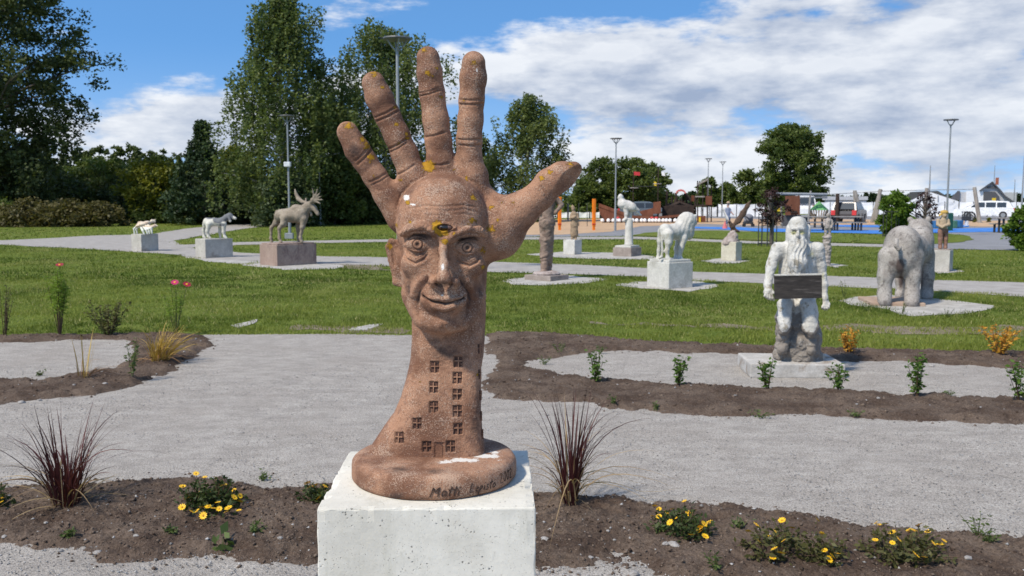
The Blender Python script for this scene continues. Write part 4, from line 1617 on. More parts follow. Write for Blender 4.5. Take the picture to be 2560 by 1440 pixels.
M_bear = stone('weathered_grey_bear', (0.27, 0.24, 0.215), (0.42, 0.39, 0.355), 6.0, (0.17, 0.15, 0.135), 12.0, (0.48, 0.66), speck=(0.17, 0.15, 0.14), sscale=70, st=(0.60, 0.72), bscale=50, bdist=0.01,
               attrs=(('dark', (0.085, 0.062, 0.055), 0.35, 0.95, 18, 0.8),))
M_moose = stone('grey_brown_moose', (0.215, 0.175, 0.130), (0.30, 0.25, 0.195), 5.0, (0.34, 0.29, 0.225), 4.0, bscale=40, bdist=0.01)
M_dog = stone('black_and_white_dog', (0.50, 0.475, 0.405), (0.60, 0.58, 0.51), 6.0, bscale=40, bdist=0.006, attrs=(('dark', (0.14, 0.145, 0.155), 0.4, 0.6, 12, 0.5),))
M_crab = stone('cream_crab', (0.58, 0.46, 0.34), (0.68, 0.60, 0.48), 14.0, (0.42, 0.24, 0.14), 9.0, bscale=40, attrs=(('dark', (0.62, 0.62, 0.56), 0.4, 0.6, 12, 0.3),))
M_bronze = stone('brown_figure', (0.215, 0.150, 0.115), (0.30, 0.22, 0.175), 7.0, (0.16, 0.105, 0.08), 6.0, bscale=50, bdist=0.01)
M_tan = stone('tan_figure', (0.26, 0.185, 0.12), (0.34, 0.25, 0.165), 7.0, (0.19, 0.13, 0.085), 6.0, bscale=50, bdist=0.01)
M_eagle = stone('white_bird', (0.54, 0.515, 0.48), (0.66, 0.635, 0.595), 8.0, (0.38, 0.30, 0.26), 10.0, (0.57, 0.66), bscale=50)
M_bird = stone('dark_bronze_bird', (0.085, 0.055, 0.04), (0.14, 0.09, 0.065), 10.0, bscale=50, attrs=(('dark', (0.5, 0.48, 0.47), 0.4, 0.6, 10, 0.4),))  # this mask carries the wing's pale, painted-in sunlight
M_rock = stone('pinkish_rock', (0.30, 0.24, 0.215), (0.44, 0.38, 0.35), 7.0, (0.22, 0.17, 0.15), 5.0, bscale=40, bdist=0.015)
M_boy = stone('boy_figure', (0.21, 0.115, 0.080), (0.27, 0.155, 0.115), 8.0, bscale=50, attrs=(('dark', (0.36, 0.28, 0.19), 0.45, 0.55, 10, 0.1),))
M_stump = stone('grey_carved_column', (0.30, 0.26, 0.235), (0.45, 0.40, 0.37), 12.0, (0.20, 0.17, 0.15), 10.0, bscale=50, bdist=0.015)
M_cap = stone('ochre_cap', (0.42, 0.27, 0.07), (0.52, 0.35, 0.10), 8.0)
M_board = stone('dark_weathered_board', (0.016, 0.014, 0.013), (0.042, 0.036, 0.032), 8.0, (0.08, 0.07, 0.064), 5.0, bscale=60, stretch=(0.5, 1, 3.0))


def gauss(X, Y, lst):
    a = np.zeros(len(X))
    for x, y, wx, wy, v in lst:
        a = np.maximum(a, v * np.exp(-((X - x) / wx) ** 2 - ((Y - y) / wy) ** 2))
    return a


# ---- moose
_, c, top = pedestal('stone_pedestal', 'reddish brown stone block under the moose statue', (693, 666), 650, 792, 613, rad(47), M_rconc, slab=(0.93, 0.035))
D = c[1] - 0.05
f = Field(D)
zf = top


def feet(f, y):  # keep hoofs on the block
    return y


f.chain([(702, 538, 0.05), (728, 538, 0), (751, 538, -0.03)], [15.5, 16.5, 20], 8)
f.ell((742, 520, 0), (14, 13, 9), 8)
f.chain([(757, 530, -0.03), (766, 521, -0.03), (775, 512, -0.03)], [15, 11.5, 9], 6)
f.chain([(774, 512, -0.03), (785, 520, -0.06), (794, 534, -0.10)], [8, 6.3, 4.8], 4)
f.ell((778, 535, -0.05), (3, 3, 6), 3)
f.chain([(694, 543, 0.14), (690, 557, 0.16), (678.5, 569, 0.17), (677, 595, 0.17), (679, 604, 0.16)], [9, 6.5, 4, 3.2, 4.2], 5)
f.chain([(712, 545, -0.1), (709, 560, -0.13), (698, 570, -0.14), (698.5, 595, -0.14), (702, 605, -0.16)], [11, 7.5, 4, 3.2, 4.4], 5)
f.chain([(760, 548, -0.13), (756, 568, -0.14), (751, 594, -0.14), (754, 604, -0.15)], [9, 5.2, 3.3, 4.4], 5)
f.chain([(747, 553, 0.12), (745, 573, 0.14), (746, 596, 0.14), (748, 603, 0.14)], [8, 5, 3.2, 4.2], 5)
f.cone((691, 528, 0.0), (687, 538, 0.02), 2.2, 1.6, 2)
f.chain([(764, 510, 0.04), (765, 497, 0.06)], [3.2, 2.2], 2)
f.chain([(768, 507, 0.05), (757, 505, 0.2), (747, 498, 0.32), (741, 487, 0.38), (737.5, 474, 0.4)], [3, 4, 5.2, 4, 1.8], 3)
f.chain([(775, 507, -0.08), (783, 501, -0.2), (788, 497, -0.3)], [3, 6, 7.5], 3, flat=(1, 0.5, 1))
for a, b in [((786, 494), (781, 471)), ((788, 493), (793.5, 474)), ((790, 495), (799, 483)), ((790, 497), (803, 491)), ((789, 500), (806, 499)), ((788, 503), (801, 509))]:
    f.cone((*a, -0.3), (*b, -0.36), 3.2, 1.3, 2)
statue('moose_statue', 'grey brown moose statue with wide antlers on reddish block', f, 0.011, M_moose, 0.012, 14)

# ---- dog
_, c, top = pedestal('concrete_pedestal', 'pale grey concrete block under the dog statue', (514, 646), 489, 583, 598, rad(48), M_gconc)
f = Field(c[1])
f.chain([(519, 555, 0.03), (535, 555, 0), (552, 556, -0.02)], [11, 9.5, 10.5], 5)
f.chain([(556, 552, -0.02), (566, 544, -0.03), (573, 539, -0.03)], [8.5, 7, 6.5], 4)
f.ell((575, 539, -0.03), (7, 6, 6), 3)
f.chain([(578, 542, -0.04), (588, 546, -0.06)], [5, 3.4], 3)
f.chain([(572, 540, -0.10), (575, 552, -0.12)], [3, 3.6], 2, flat=(1, 0.6, 1))
f.chain([(515, 560, 0.08), (509, 576, 0.10), (510, 592, 0.10), (513, 594.5, 0.08)], [7, 3.6, 3, 2.6], 4)
f.chain([(523, 561, -0.07), (518, 578, -0.10), (521, 592, -0.10), (526, 595, -0.12)], [8.5, 4, 3.2, 2.8], 4)
f.chain([(560, 560, -0.09), (559, 580, -0.10), (562, 592, -0.10), (566, 595, -0.12)], [6.5, 3.8, 3.2, 2.8], 4)
f.chain([(551, 562, 0.08), (550, 580, 0.09), (551, 593, 0.09)], [6, 3.6, 3], 4)
f.chain([(511, 552, 0.03), (508, 562, 0.05), (509, 570, 0.05)], [2.5, 2, 1.5], 2)
statue('dog_statue', 'white dog statue with dark grey back and head on pale block', f, 0.009, M_dog, 0.006, 18,
       lambda V, X, Y: dict(dark=np.clip(gauss(X, Y, [(545, 550, 14, 9, 1.2), (572, 540, 10, 12, 1.4), (560, 546, 12, 9, 1.2), (555, 562, 10, 6, .8), (525, 545, 14, 4, .8)]) - 0.6 * (X > 584), 0, 1)))

# ---- crab
_, c, top = pedestal('concrete_pedestal', 'weathered concrete block with a lit left side under the crab statue', (354, 629), 329, 397, 586, rad(57), M_gconc)
f = Field(c[1])
f.ell((357, 562, 0), (18, 17, 6.5), 3, rot=np.array(Matrix.Rotation(rad(-14), 3, 'Y')))
f.ell((352, 559, 0), (8, 9, 6), 3)
f.ell((368, 557, 0), (8, 9, 5), 3)
for i, (a, b, e) in enumerate([((352, 567), (357, 577), (361, 586)), ((358, 566), (366, 575), (369, 585)), ((364, 564), (372, 573), (374, 584)), ((370, 563), (378, 570), (380, 583))]):
    f.chain([(*a, -0.14), (*b, -0.30), (*e, -0.32)], [2.5, 2.8, 1.8], 1)
f.chain([(341, 566, -0.05), (335, 572, -0.12), (336.5, 585, -0.12)], [2.4, 2.4, 1.8], 1)
f.chain([(345, 566, 0.15), (341, 574, 0.25), (343, 583, 0.25)], [2.4, 2.4, 1.8], 1)
f.chain([(374, 559, 0.08), (380, 553, 0.12), (387, 554, 0.14)], [3, 4, 2.6], 2)
f.cone((382, 551, 0.12), (389, 549.5, 0.14), 2, 1.2, 1)
f.chain([(374, 566, -0.12), (382, 566, -0.2), (387, 564.5, -0.24)], [2.4, 3, 4.2], 2)
f.cone((388, 562, -0.24), (394, 565, -0.26), 2.2, 1.4, 1)
statue('crab_statue', 'small cream crab statue with striped legs on a concrete block', f, 0.010, M_crab, 0.008, 18,
       lambda V, X, Y: dict(dark=(Y > 568).astype(float)))

# ---- lion
_, c, top = pedestal('concrete_pedestal', 'white speckled concrete block with a top slab under the lion statue', (1671.5, 723), 1617, 1731.5, 657, rad(33), M_wconc, slab=(0.90, 0.045))
f = Field(c[1])
f.chain([(1665, 577, -0.12), (1685, 579, 0.0), (1706, 580, 0.12)], [15.5, 18, 20.5], 9)
f.ell((1662, 571, -0.14), (13, 15, 11), 6)
f.chain([(1703, 572, 0.12), (1717, 552, 0.18)], [21, 21], 9)
f.ell((1716, 556, 0.18), (23, 24, 25), 7)
f.ell((1722, 580, 0.16), (14, 18, 20), 7)
f.ell((1724, 549, 0.20), (14, 16, 15), 5)
f.chain([(1730, 552, 0.2), (1738, 557, 0.2)], [8.5, 5.5], 4)
f.ell((1738, 540, 0.16), (3.5, 4, 4.5), 2)
f.chain([(1653, 573, -0.22), (1655, 600, -0.25), (1656, 630, -0.25), (1654, 642, -0.25), (1649, 645, -0.25)], [3, 2.6, 2.6, 3.2, 3.2], 2)
f.chain([(1656, 580, -0.05), (1651, 602, -0.02), (1647, 626, 0.0), (1645, 646, 0.0), (1649, 650, -0.04)], [12, 7.5, 4, 4.2, 4], 6)
f.chain([(1671, 586, -0.24), (1672, 606, -0.26), (1667.5, 627, -0.26), (1669, 646, -0.26), (1674, 649, -0.28)], [14, 8.5, 4.6, 4.4, 4.4], 6)
f.chain([(1708, 596, 0.0), (1703, 620, -0.02), (1699, 644, -0.02), (1704, 648, -0.06)], [11, 6, 4.6, 4.8], 6)
f.chain([(1698, 600, 0.25), (1691, 622, 0.25), (1690, 643, 0.25), (1693, 646, 0.2)], [9, 5.4, 4.6, 4.6], 6)


def mane(V, F):
    n = normals(V, F)
    X, Y = proj(V)
    m = gauss(X, Y, [(1717, 560, 24, 34, 1.0)])
    w = np.sin((X * 0.55 + Y * 0.16) + 5 * vnoise(V, 9, 3)) * 0.5 + fbm(V, 22, 3, 8)
    return V + n * (m * w * 0.008)[:, None]


statue('lion_statue', 'white lion statue seen from behind with long hanging tail', f, 0.008, M_wstone, 0.003, 18, post=mane)

# ---- white eagle on a column
_, c, top = pedestal('stone_pedestal', 'low brown block under the white eagle column', (1578, 642), 1532, 1603.5, 620, rad(58), M_bconc, slab=(0.86, 0.055), slab_mat=M_wstone)
D = c[1]
cc = P(1572, 612, D)
zt = P(1572, 547, D)[2]
col_o = empty('column', (cc[0], D, top))
tag(col_o, 'white round column that carries the white eagle', 'column')
m_ = D / FPX
V, F = lathe((cc[0], D, top + 0.001), [(11.5 * m_, 0), (11.5 * m_, 0.03), (10.6 * m_, 0.05), (9.8 * m_, (zt - top) * 0.6), (9.2 * m_, zt - top - 0.03), (8 * m_, zt - top)], 24)
obj('shaft', V, F, M_wstone, parent=col_o, smooth_=True)
f = Field(D)
f.ell((1551, 491, -0.02), (5.5, 5.5, 6.5), 3)
f.cone((1548, 492, -0.03), (1545, 496, -0.04), 2.2, 1.0, 1.5)
f.chain([(1552, 495, 0), (1554, 508, 0)], [6.5, 9.5], 5)
f.chain([(1558, 511, 0), (1572, 515, 0), (1586, 521, 0)], [12, 11.5, 7], 6)
f.chain([(1562, 508, -0.12), (1580, 516, -0.13), (1597, 525, -0.10)], [8, 8, 2.5], 4, flat=(1, 0.5, 1))
f.chain([(1584, 523, 0), (1593, 531, 0), (1602, 538, 0)], [6, 4.5, 3], 3, flat=(1, 1.2, 0.6))
f.chain([(1564, 519, -0.06), (1566, 535, -0.06), (1565, 546, -0.06), (1560, 551, -0.07)], [7, 5, 3.6, 4], 3)
f.chain([(1577, 521, 0.05), (1576, 535, 0.05), (1575, 548, 0.03)], [7, 5, 4.5], 3)
f.ell((1571, 548, 0), (9, 9, 4), 2)
statue('eagle_statue', 'white eagle statue perched on a tall white column, head turned left', f, 0.010, M_eagle, 0.010, 16)

# ---- woman in a long coat
_, c, top = pedestal('concrete_pedestal', 'white concrete block under the brown figure in a long coat', (1436.5, 637), 1408, 1454.5, 600, rad(52), M_wconc)
f = Field(c[1])
f.chain([(1435.5, 586, 0), (1436, 562, 0), (1436, 548, 0)], [10, 8.5, 7.5], 4, flat=(1, 0.8, 1))
f.chain([(1436, 548, 0), (1435.5, 538, 0)], [8, 9], 4, flat=(1, 0.8, 1))
f.chain([(1434, 533, 0), (1433.5, 526, 0)], [5, 3.5], 3)
f.ell((1433, 522, -0.01), (4.8, 5.2, 6), 2)
f.chain([(1431, 518, 0), (1432, 514, 0.01)], [4, 2], 2)
f.chain([(1428, 536, 0), (1426.5, 545, -0.06), (1438, 541, -0.11)], [3.4, 3.2, 2.6], 2)
f.chain([(1443, 536, 0), (1445, 546, -0.05), (1434, 544, -0.12)], [3.4, 3.2, 2.6], 2)
f.chain([(1430.5, 590, 0), (1430, 598, -0.03)], [2.8, 3], 1.5)
f.chain([(1438.5, 590, 0), (1439, 598, -0.04)], [2.8, 3], 1.5)
statue('person_statue', 'brown statue of a person in a long coat with folded arms on white block', f, 0.010, M_tan, 0.012, 18)

# ---- standing figure behind the thumb
p_, c, top = pedestal('stone_pedestal', 'low flat brown block under the standing figure behind the thumb', (1376, 704), 1311, 1422, 691, rad(50), M_bconc)
D = c[1]
V, F = lathe((P(1366, 685, D)[0], D, top + 0.001), [(0.27, 0), (0.28, 0.03), (0.25, 0.055), (0.17, 0.075), (0.02, 0.08)], 14)
V = V + fbm(V, 9, 2, 3)[:, None] * 0.03 * np.array([1, 1, 0.3])
obj('rubble_slab', V, F, M_rock, parent=p_)
f = Field(D)
f.chain([(1361, 678, -0.02), (1361, 640, 0), (1362, 600, 0), (1364, 556, 0)], [9, 10.5, 12.5, 15], 6)
f.chain([(1371, 677, 0.12), (1371, 640, 0.1), (1372, 600, 0.05), (1371, 556, 0)], [9, 10.5, 12.5, 15], 6)
f.cone((1358, 680, -0.06), (1352, 683, -0.12), 7, 5, 3)
f.cone((1374, 679, 0.05), (1382, 682, -0.02), 7, 5, 3)
f.chain([(1367, 555, 0), (1367, 520, 0), (1368, 496, 0)], [19, 16, 21], 8)
f.chain([(1368, 478, 0), (1369, 470, 0)], [8, 7], 5)
f.ell((1370, 455, -0.02), (12, 12, 15), 3)
f.chain([(1387, 492, 0), (1404, 512, 0.02), (1389, 532, -0.05)], [7.5, 6, 5], 3)
f.chain([(1349, 492, 0), (1338, 512, 0.02), (1352, 534, -0.08)], [7.5, 6, 5], 3)


def folds(V, F):
    n = normals(V, F)
    X, Y = proj(V)
    return V + n * (0.0055 * np.sin(Y * 0.30 + X * 0.12 + 14 * vnoise(V, 6, 2)) * (Y > 545) * (Y < 672))[:, None]


statue('person_statue', 'brown standing figure in creased trousers, half hidden behind the thumb', f, 0.009, M_bronze, 0.012, 16, post=folds)

# ---- bird with raised wings on a rock
_, c, top = pedestal('concrete_pedestal', 'cream concrete block under the dark bird with raised wings', (1839, 653), 1802, 1854, 605, rad(54), M_yconc)
D = c[1]
f = Field(D)
f.chain([(1828, 604, 0), (1830, 594, 0), (1832, 582, 0)], [21, 14, 6], 4, flat=(1, 0.8, 1))
f.cone((1818, 606, -0.05), (1840, 606, 0.05), 11, 11, 4)
rock = statue('rock', 'pinkish grey rock under the dark bird with raised wings', f, 0.014, M_rock, 0.05, 9, cat='rock', group=None)
f = Field(D)
f.chain([(1826, 558, -0.02), (1830, 566, 0), (1836, 573, 0.03)], [4, 5.5, 4.5], 3)
f.ell((1823, 553, -0.05), (3.2, 4, 3.6), 2)
f.cone((1821, 553, -0.07), (1818, 556, -0.1), 1.5, 0.8, 1)
f.chain([(1836, 573, 0.03), (1842, 577, 0.05), (1847, 580, 0.06)], [4, 4.5, 3], 2, flat=(1, 1.3, 0.6))
f.chain([(1826, 560, 0), (1817, 545, 0.1), (1808, 523, 0.2), (1801, 505, 0.26)], [3.6, 4.2, 2.8, 1.2], 2, flat=(0.5, 2.2, 1))
f.chain([(1836, 561, 0), (1846, 551, -0.02), (1858, 533, -0.06), (1869, 514, -0.1), (1877, 501, -0.12)], [4.5, 7.0, 7.0, 5, 1.4], 2, flat=(1, 0.35, 1))
f.cone((1829, 570, 0), (1828, 582, 0), 2.4, 2.2, 1.5)
f.cone((1834, 572, 0), (1834, 583, 0), 2.4, 2.2, 1.5)
statue('bird_statue', 'dark bronze bird of prey statue with both wings raised on a rock', f, 0.010, M_bird, 0.006, 22,
       lambda V, X, Y: dict(dark=gauss(X, Y, [(1812, 535, 14, 28, 1.0)]) * (X < 1822)))  # left wing coloured pale as if the sun lit it

# ---- small figure on a carved column
g0 = G(2068, 664)
D = g0[1]
m_ = D / FPX
zt = P(2068, 590, D)[2]
cx_ = P(2068, 630, D)[0]
f = Field(D)
f.chain([(2067, 663, 0), (2067.5, 625, 0), (2068, 596, 0)], [8.5, 9.5, 9.5], 3)
f.ell((2068, 593, 0), (11, 11, 4), 2)
statue('carved_column', 'grey carved stone column under the small speckled figure', f, 0.010, M_stump, 0.03, 20, cat='column', group=None)
f = Field(D)
f.chain([(2064, 590, 0), (2064.5, 576, 0), (2066, 566, 0)], [3.4, 3.8, 5], 2)
f.chain([(2074.5, 590, 0), (2074, 576, 0), (2072, 566, 0)], [3.4, 3.8, 5], 2)
f.chain([(2069, 568, 0), (2070.5, 552, 0)], [6.5, 7.5], 4)
f.chain([(2062.5, 550, 0), (2061, 562, -0.03), (2066, 570, -0.06)], [3, 2.6, 2.2], 2)
f.chain([(2078.5, 550, 0), (2081, 561, -0.03), (2078, 569, -0.05)], [3, 2.6, 2.2], 2)
f.ell((2071, 538, -0.01), (5, 5, 6), 2)
statue('person_statue', 'small speckled grey figure standing on top of a carved column', f, 0.009, M_stump, 0.014, 22)

# ---- boy with a cap
_, c, top = pedestal('concrete_pedestal', 'pale concrete block under the boy statue with a yellow cap', (2373, 680), 2320, 2381.5, 626, rad(56), M_gconc, slab=(0.9, 0.02), slab_mat=M_bconc)
D = c[1]
f = Field(D)
for x, o in ((2350.5, -0.02), (2363.5, 0.02)):
    f.chain([(x, 620, o - 0.06), (x, 618, o), (x + 0.5, 598, o), (x + 0.6, 578, o)], [4.2, 4.6, 5.6, 6.6], 2)
f.chain([(2357, 574, 0), (2357, 562, 0), (2357.5, 552, 0)], [9, 9, 10], 5, flat=(1, 0.8, 1))
f.chain([(2345.5, 551, 0), (2344.5, 562, -0.03), (2356, 568, -0.12)], [4.4, 4, 3.4], 2)
f.chain([(2370, 551, 0), (2371.5, 562, -0.03), (2360, 566, -0.13)], [4.4, 4, 3.4], 2)
f.cone((2359, 547, 0), (2360, 541, 0), 4, 4, 2)
f.ell((2361, 538, -0.02), (7, 7, 8.5), 2)
f.ell((2363, 540, -0.09), (1.2, 1.4, 1.6), 1)
boy = statue('person_statue', 'boy statue with folded arms and yellow cap behind the bear', f, 0.008, M_boy, 0.008, 20,
             lambda V, X, Y: dict(dark=(Y < 572).astype(float)))
f = Field(D)
f.ell((2361, 531, 0), (9.6, 9.6, 6.2), 2)
f.cone((2352, 536, -0.02), (2348, 540, -0.06), 4, 2, 2, flat=(1, 1, 0.5))
V, F = f.build(0.008)
obj('cap', V, F, M_cap, parent=boy, smooth_=True)['label'] = 'yellow cap'

# ---- bear
bb = G(2243, 766)
V, F = box((P(2250, 760, 13.9)[0], 14.25, 0.028), (0.78, 0.9, 0.055), rad(-8), 0.01)
M_slab = stone('orange_brown_slab', (0.36, 0.25, 0.18), (0.44, 0.33, 0.25), 5.0, (0.28, 0.22, 0.18), 4.0)
tag(obj('stone_slab', V, F, M_slab), 'thin orange brown slab under the hind feet of the bear', 'slab')
D = 13.95
f = Field(D)
f.ell((2258, 610, 0.05), (39, 46, 46), 0)
f.chain([(2256, 615, 0.15), (2276, 624, 0.55), (2296, 626, 0.95)], [42, 40, 37], 18)
f.ell((2250, 652, 0.02), (46, 42, 44), 22)
f.chain([(2298, 600, 0.95), (2300, 578, 1.15)], [37, 31], 14)
f.ell((2299, 570, 1.1), (30, 28, 26), 8)
f.chain([(2306, 572, 1.35), (2320, 580, 1.6)], [18, 11], 6)
f.ell((2276, 550, 1.18), (8.5, 6, 9), 3)
f.ell((2321, 549, 1.18), (8.5, 6, 9), 3)
f.chain([(2222, 640, 0.0), (2213, 690, -0.03), (2211, 735, -0.05), (2211, 752, -0.1)], [26, 17.5, 15, 16.5], 12)
f.chain([(2282, 645, 0.0), (2282, 690, -0.08), (2280, 738, -0.1), (2279, 756, -0.15)], [27, 18.5, 16, 17.5], 12)
f.chain([(2262, 660, 1.0), (2254, 700, 0.95), (2253, 732, 0.93), (2252, 738, 0.88)], [22, 15, 13.5, 14], 10)
f.chain([(2312, 640, 1.0), (2318, 690, 0.92), (2317, 732, 0.9), (2317, 740, 0.85)], [26, 17, 14.5, 15], 10)
f.chain([(2241, 600, -0.30), (2240, 615, -0.36), (2246, 624, -0.37), (2252, 618, -0.35)], [5, 5, 4.5, 3.5], 3)
statue('bear_statue', 'weathered grey white bear statue seen from behind', f, 0.012, M_bear, 0.007, 8,
       lambda V, X, Y: dict(dark=gauss(X, Y, [(2250, 665, 13, 24, 1.3), (2235, 660, 30, 18, .7), (2275, 655, 26, 16, .55), (2225, 650, 14, 14, .5), (2252, 700, 9, 30, 1.0), (2305, 690, 6, 50, .8), (2296, 630, 5, 40, .5)])))

# ---- old man with a board, seated on a stump
sl0 = G(1885, 946)
D0 = sl0[1]
M_oldslab = stone('stained_concrete_slab', (0.40, 0.38, 0.35), (0.52, 0.50, 0.47), 6.0, (0.26, 0.205, 0.155), 5.0, bscale=60)
xl_, xr_ = P(1884, 940, D0)[0], P(2118, 940, D0)[0]
V, F = box(((xl_ + xr_) / 2 - 0.01, D0 + 0.30, 0.065), (xr_ - xl_, 0.60, 0.13), rad(-3), 0.012)
tag(obj('concrete_slab', V, F, M_oldslab), 'low stained concrete slab under the seated old man', 'slab')
D = D0 + 0.30
f = Field(D)
f.chain([(1994, 890, 0), (1994, 850, 0), (1994, 790, 0.02), (1994, 772, 0.02)], [57, 53, 50, 46], 8)
f.ell((1950, 886, -0.06), (16, 22, 13), 6)
f.ell((2040, 890, -0.04), (18, 22, 12), 6)
f.chain([(1970, 748, 0.05), (1962, 762, -0.20), (1961, 812, -0.24), (1960, 822, -0.24)], [19, 17, 14.5, 15], 6)
f.chain([(2016, 748, 0.05), (2020, 760, -0.20), (2027, 818, -0.24), (2027, 826, -0.24)], [20, 18, 16, 16.5], 6)
f.chain([(1960, 826, -0.17), (1958, 852, -0.17), (1952, 872, -0.19)], [16, 14.5, 13], 4)
f.chain([(2028, 830, -0.17), (2028, 856, -0.17), (2030, 874, -0.19)], [17, 15, 14], 4)
f.ell((1994, 738, 0.06), (44, 36, 26), 8)
f.chain([(1994, 725, 0.06), (1994, 680, 0.03), (1994, 640, 0.02)], [40, 42, 46], 14, flat=(1, 0.62, 1))
f.cone((1950, 625, 0.02), (2040, 625, 0.02), 17, 17, 12)
f.chain([(1943, 622, 0.0), (1928, 666, -0.03), (1919, 712, -0.10), (1920, 726, -0.14)], [16, 12, 9, 8], 8)
f.chain([(2045, 622, 0.0), (2053, 666, 0.02), (2060, 712, 0.0), (2063, 745, -0.02)], [16, 12, 8.5, 7], 8)
# hands
f.ell((1920, 729, -0.15), (11.5, 9, 8.5), 5)
for i, (x, y) in enumerate([(1912, 740), (1918, 743), (1925, 745), (1932, 746)]):
    f.chain([(1915 + i * 4.4, 733, -0.17), (x, y, -0.18), (x + 3, y + 4, -0.16)], [3.2, 2.9, 2.4], 1.6)
f.chain([(1928, 724, -0.15), (1935, 733, -0.18)], [3.2, 2.6], 1.6)
f.ell((2064, 756, -0.02), (8, 6.5, 9), 5)
for i, (x, y) in enumerate([(2056, 772), (2061, 775), (2067, 775), (2072, 771)]):
    f.chain([(2059 + i * 3.6, 761, -0.03), (x, y - 4, -0.04), (x, y, -0.02)], [2.8, 2.5, 2.1], 1.4)
f.chain([(2070, 752, -0.02), (2074, 761, -0.04)], [2.8, 2.2], 1.4)
# head, hair and beard
f.cone((1994, 612, 0), (1994, 590, -0.02), 13, 12, 6)
f.ell((1994.5, 572, -0.02), (21.5, 24, 30), 4)
f.ell((1994.5, 560, 0.0), (22, 24, 19), 4)
f.ell((1974, 592, 0.0), (9, 14, 22), 5)
f.ell((2016, 590, 0.0), (9, 14, 24), 5)
f.ell((1971, 575, 0.02), (6, 9, 13), 4)
f.ell((2020, 573, 0.02), (6.5, 9, 13), 4)
f.chain([(1982, 573, -0.095), (1994, 572, -0.105), (2007, 573, -0.095)], [4.5, 4, 4.5], 4)
f.ell((1984.5, 580, -0.115), (6.5, 8, 4.5), 4, op='s')
f.ell((2004.5, 580, -0.115), (6.5, 8, 4.5), 4, op='s')
f.ell((1984.5, 580.5, -0.085), (4.5, 4, 3), 1)
f.ell((2004.5, 580.5, -0.085), (4.5, 4, 3), 1)
f.chain([(1994.5, 576, -0.105), (1994.5, 589, -0.130)], [2.8, 4.6], 2)
f.chain([(1994, 596, -0.115), (1984, 600, -0.11), (1976, 606, -0.09)], [4, 4, 3], 3)
f.chain([(1995, 596, -0.115), (2005, 600, -0.11), (2014, 606, -0.09)], [4, 4, 3], 3)
f.chain([(1994, 604, -0.07), (1994, 625, -0.10), (1994, 655, -0.12), (1993, 684, -0.12)], [19, 21, 22, 14], 9, flat=(1, 0.75, 1))


def man_post(V, F):
    n = normals(V, F)
    X, Y = proj(V)
    fr = np.clip(-n[:, 1] * 2, 0, 1)
    beard = gauss(X, Y, [(1994, 640, 34, 55, 1.0)]) * (Y > 596) * fr
    w = 0.6 * np.sin(X * 0.62 + 2.6 * np.sin(Y * 0.07 + X * 0.05) + 11 * vnoise(V, 9, 2)) + 1.6 * vnoise(V * np.array([3.2, 1, 0.8]), 16, 6)
    st = smst(Y, 775, 800) * (np.abs(X - 1994) < 70)
    legs = gauss(X, Y, [(1961, 785, 20, 36, 1), (2025, 788, 21, 38, 1)]) * fr
    rough_ = st * (1 - np.clip(legs * 1.6, 0, 1))
    V = V + n * (beard * w * 0.009 + rough_ * fbm(V, 13, 4, 4) * 0.045 + (1 - rough_) * fbm(V, 24, 3, 9) * 0.007)[:, None]
    arm = (X < 1945) * (Y > 640) * (Y < 715) + (X > 2044) * (Y > 640) * (Y < 720)
    return V + n * (arm * 0.0008 * np.sin(Y * 0.55 + X * 0.2 + 9 * vnoise(V, 9, 6)))[:, None]


def man_attr(V, X, Y):
    legs = np.maximum(np.hypot((X - 1961) / 19, (Y - 782) / 50) < 1, np.hypot((X - 2025) / 21, (Y - 784) / 52) < 1)
    lower = smst(Y, 768, 790) * (np.abs(X - 1994) < 64)
    dark = lower * (1 - legs * (Y < 830)) * 0.75
    dark = np.maximum(dark, gauss(X, Y, [(1975, 612, 6, 16, .45), (2015, 612, 6, 16, .45), (1968, 870, 24, 26, 1.1), (2036, 870, 24, 30, .9), (1960, 840, 12, 12, .8), (2030, 840, 12, 12, .8)]))
    return dict(dark=dark, moss=gauss(X, Y, [(1984, 582, 9, 7, 1), (2005, 582, 9, 7, 1), (2030, 635, 14, 20, .6), (1922, 690, 10, 16, .5), (2058, 690, 8, 20, .6)]))


man = statue('person_statue', 'white bearded old man statue seated on a stump holding a dark board', f, 0.0055, M_man, 0, 20, man_attr, post=man_post)
bp = [P(1937, 690, D - 0.33), P(2055, 688, D - 0.33), P(2055, 745, D - 0.38), P(1938, 748, D - 0.38)]
V, F = prism(bp, (0, 0.03, 0.006))
bo = obj('board', V, F, M_board, parent=man)
bo['label'] = 'dark weathered wooden board on the lap'
M_boardtop = stone('pale_board_edge', (0.40, 0.38, 0.33), (0.52, 0.50, 0.45), 20)
tp = [bp[0], bp[1], bp[1] + np.array([0, 0.03, 0.006]), bp[0] + np.array([0, 0.03, 0.006])]
V, F = prism([q + np.array([0, -0.001, 0.0005]) for q in tp], (0, 0, 0.008))
obj('board_edge', V, F, M_boardtop, parent=bo)
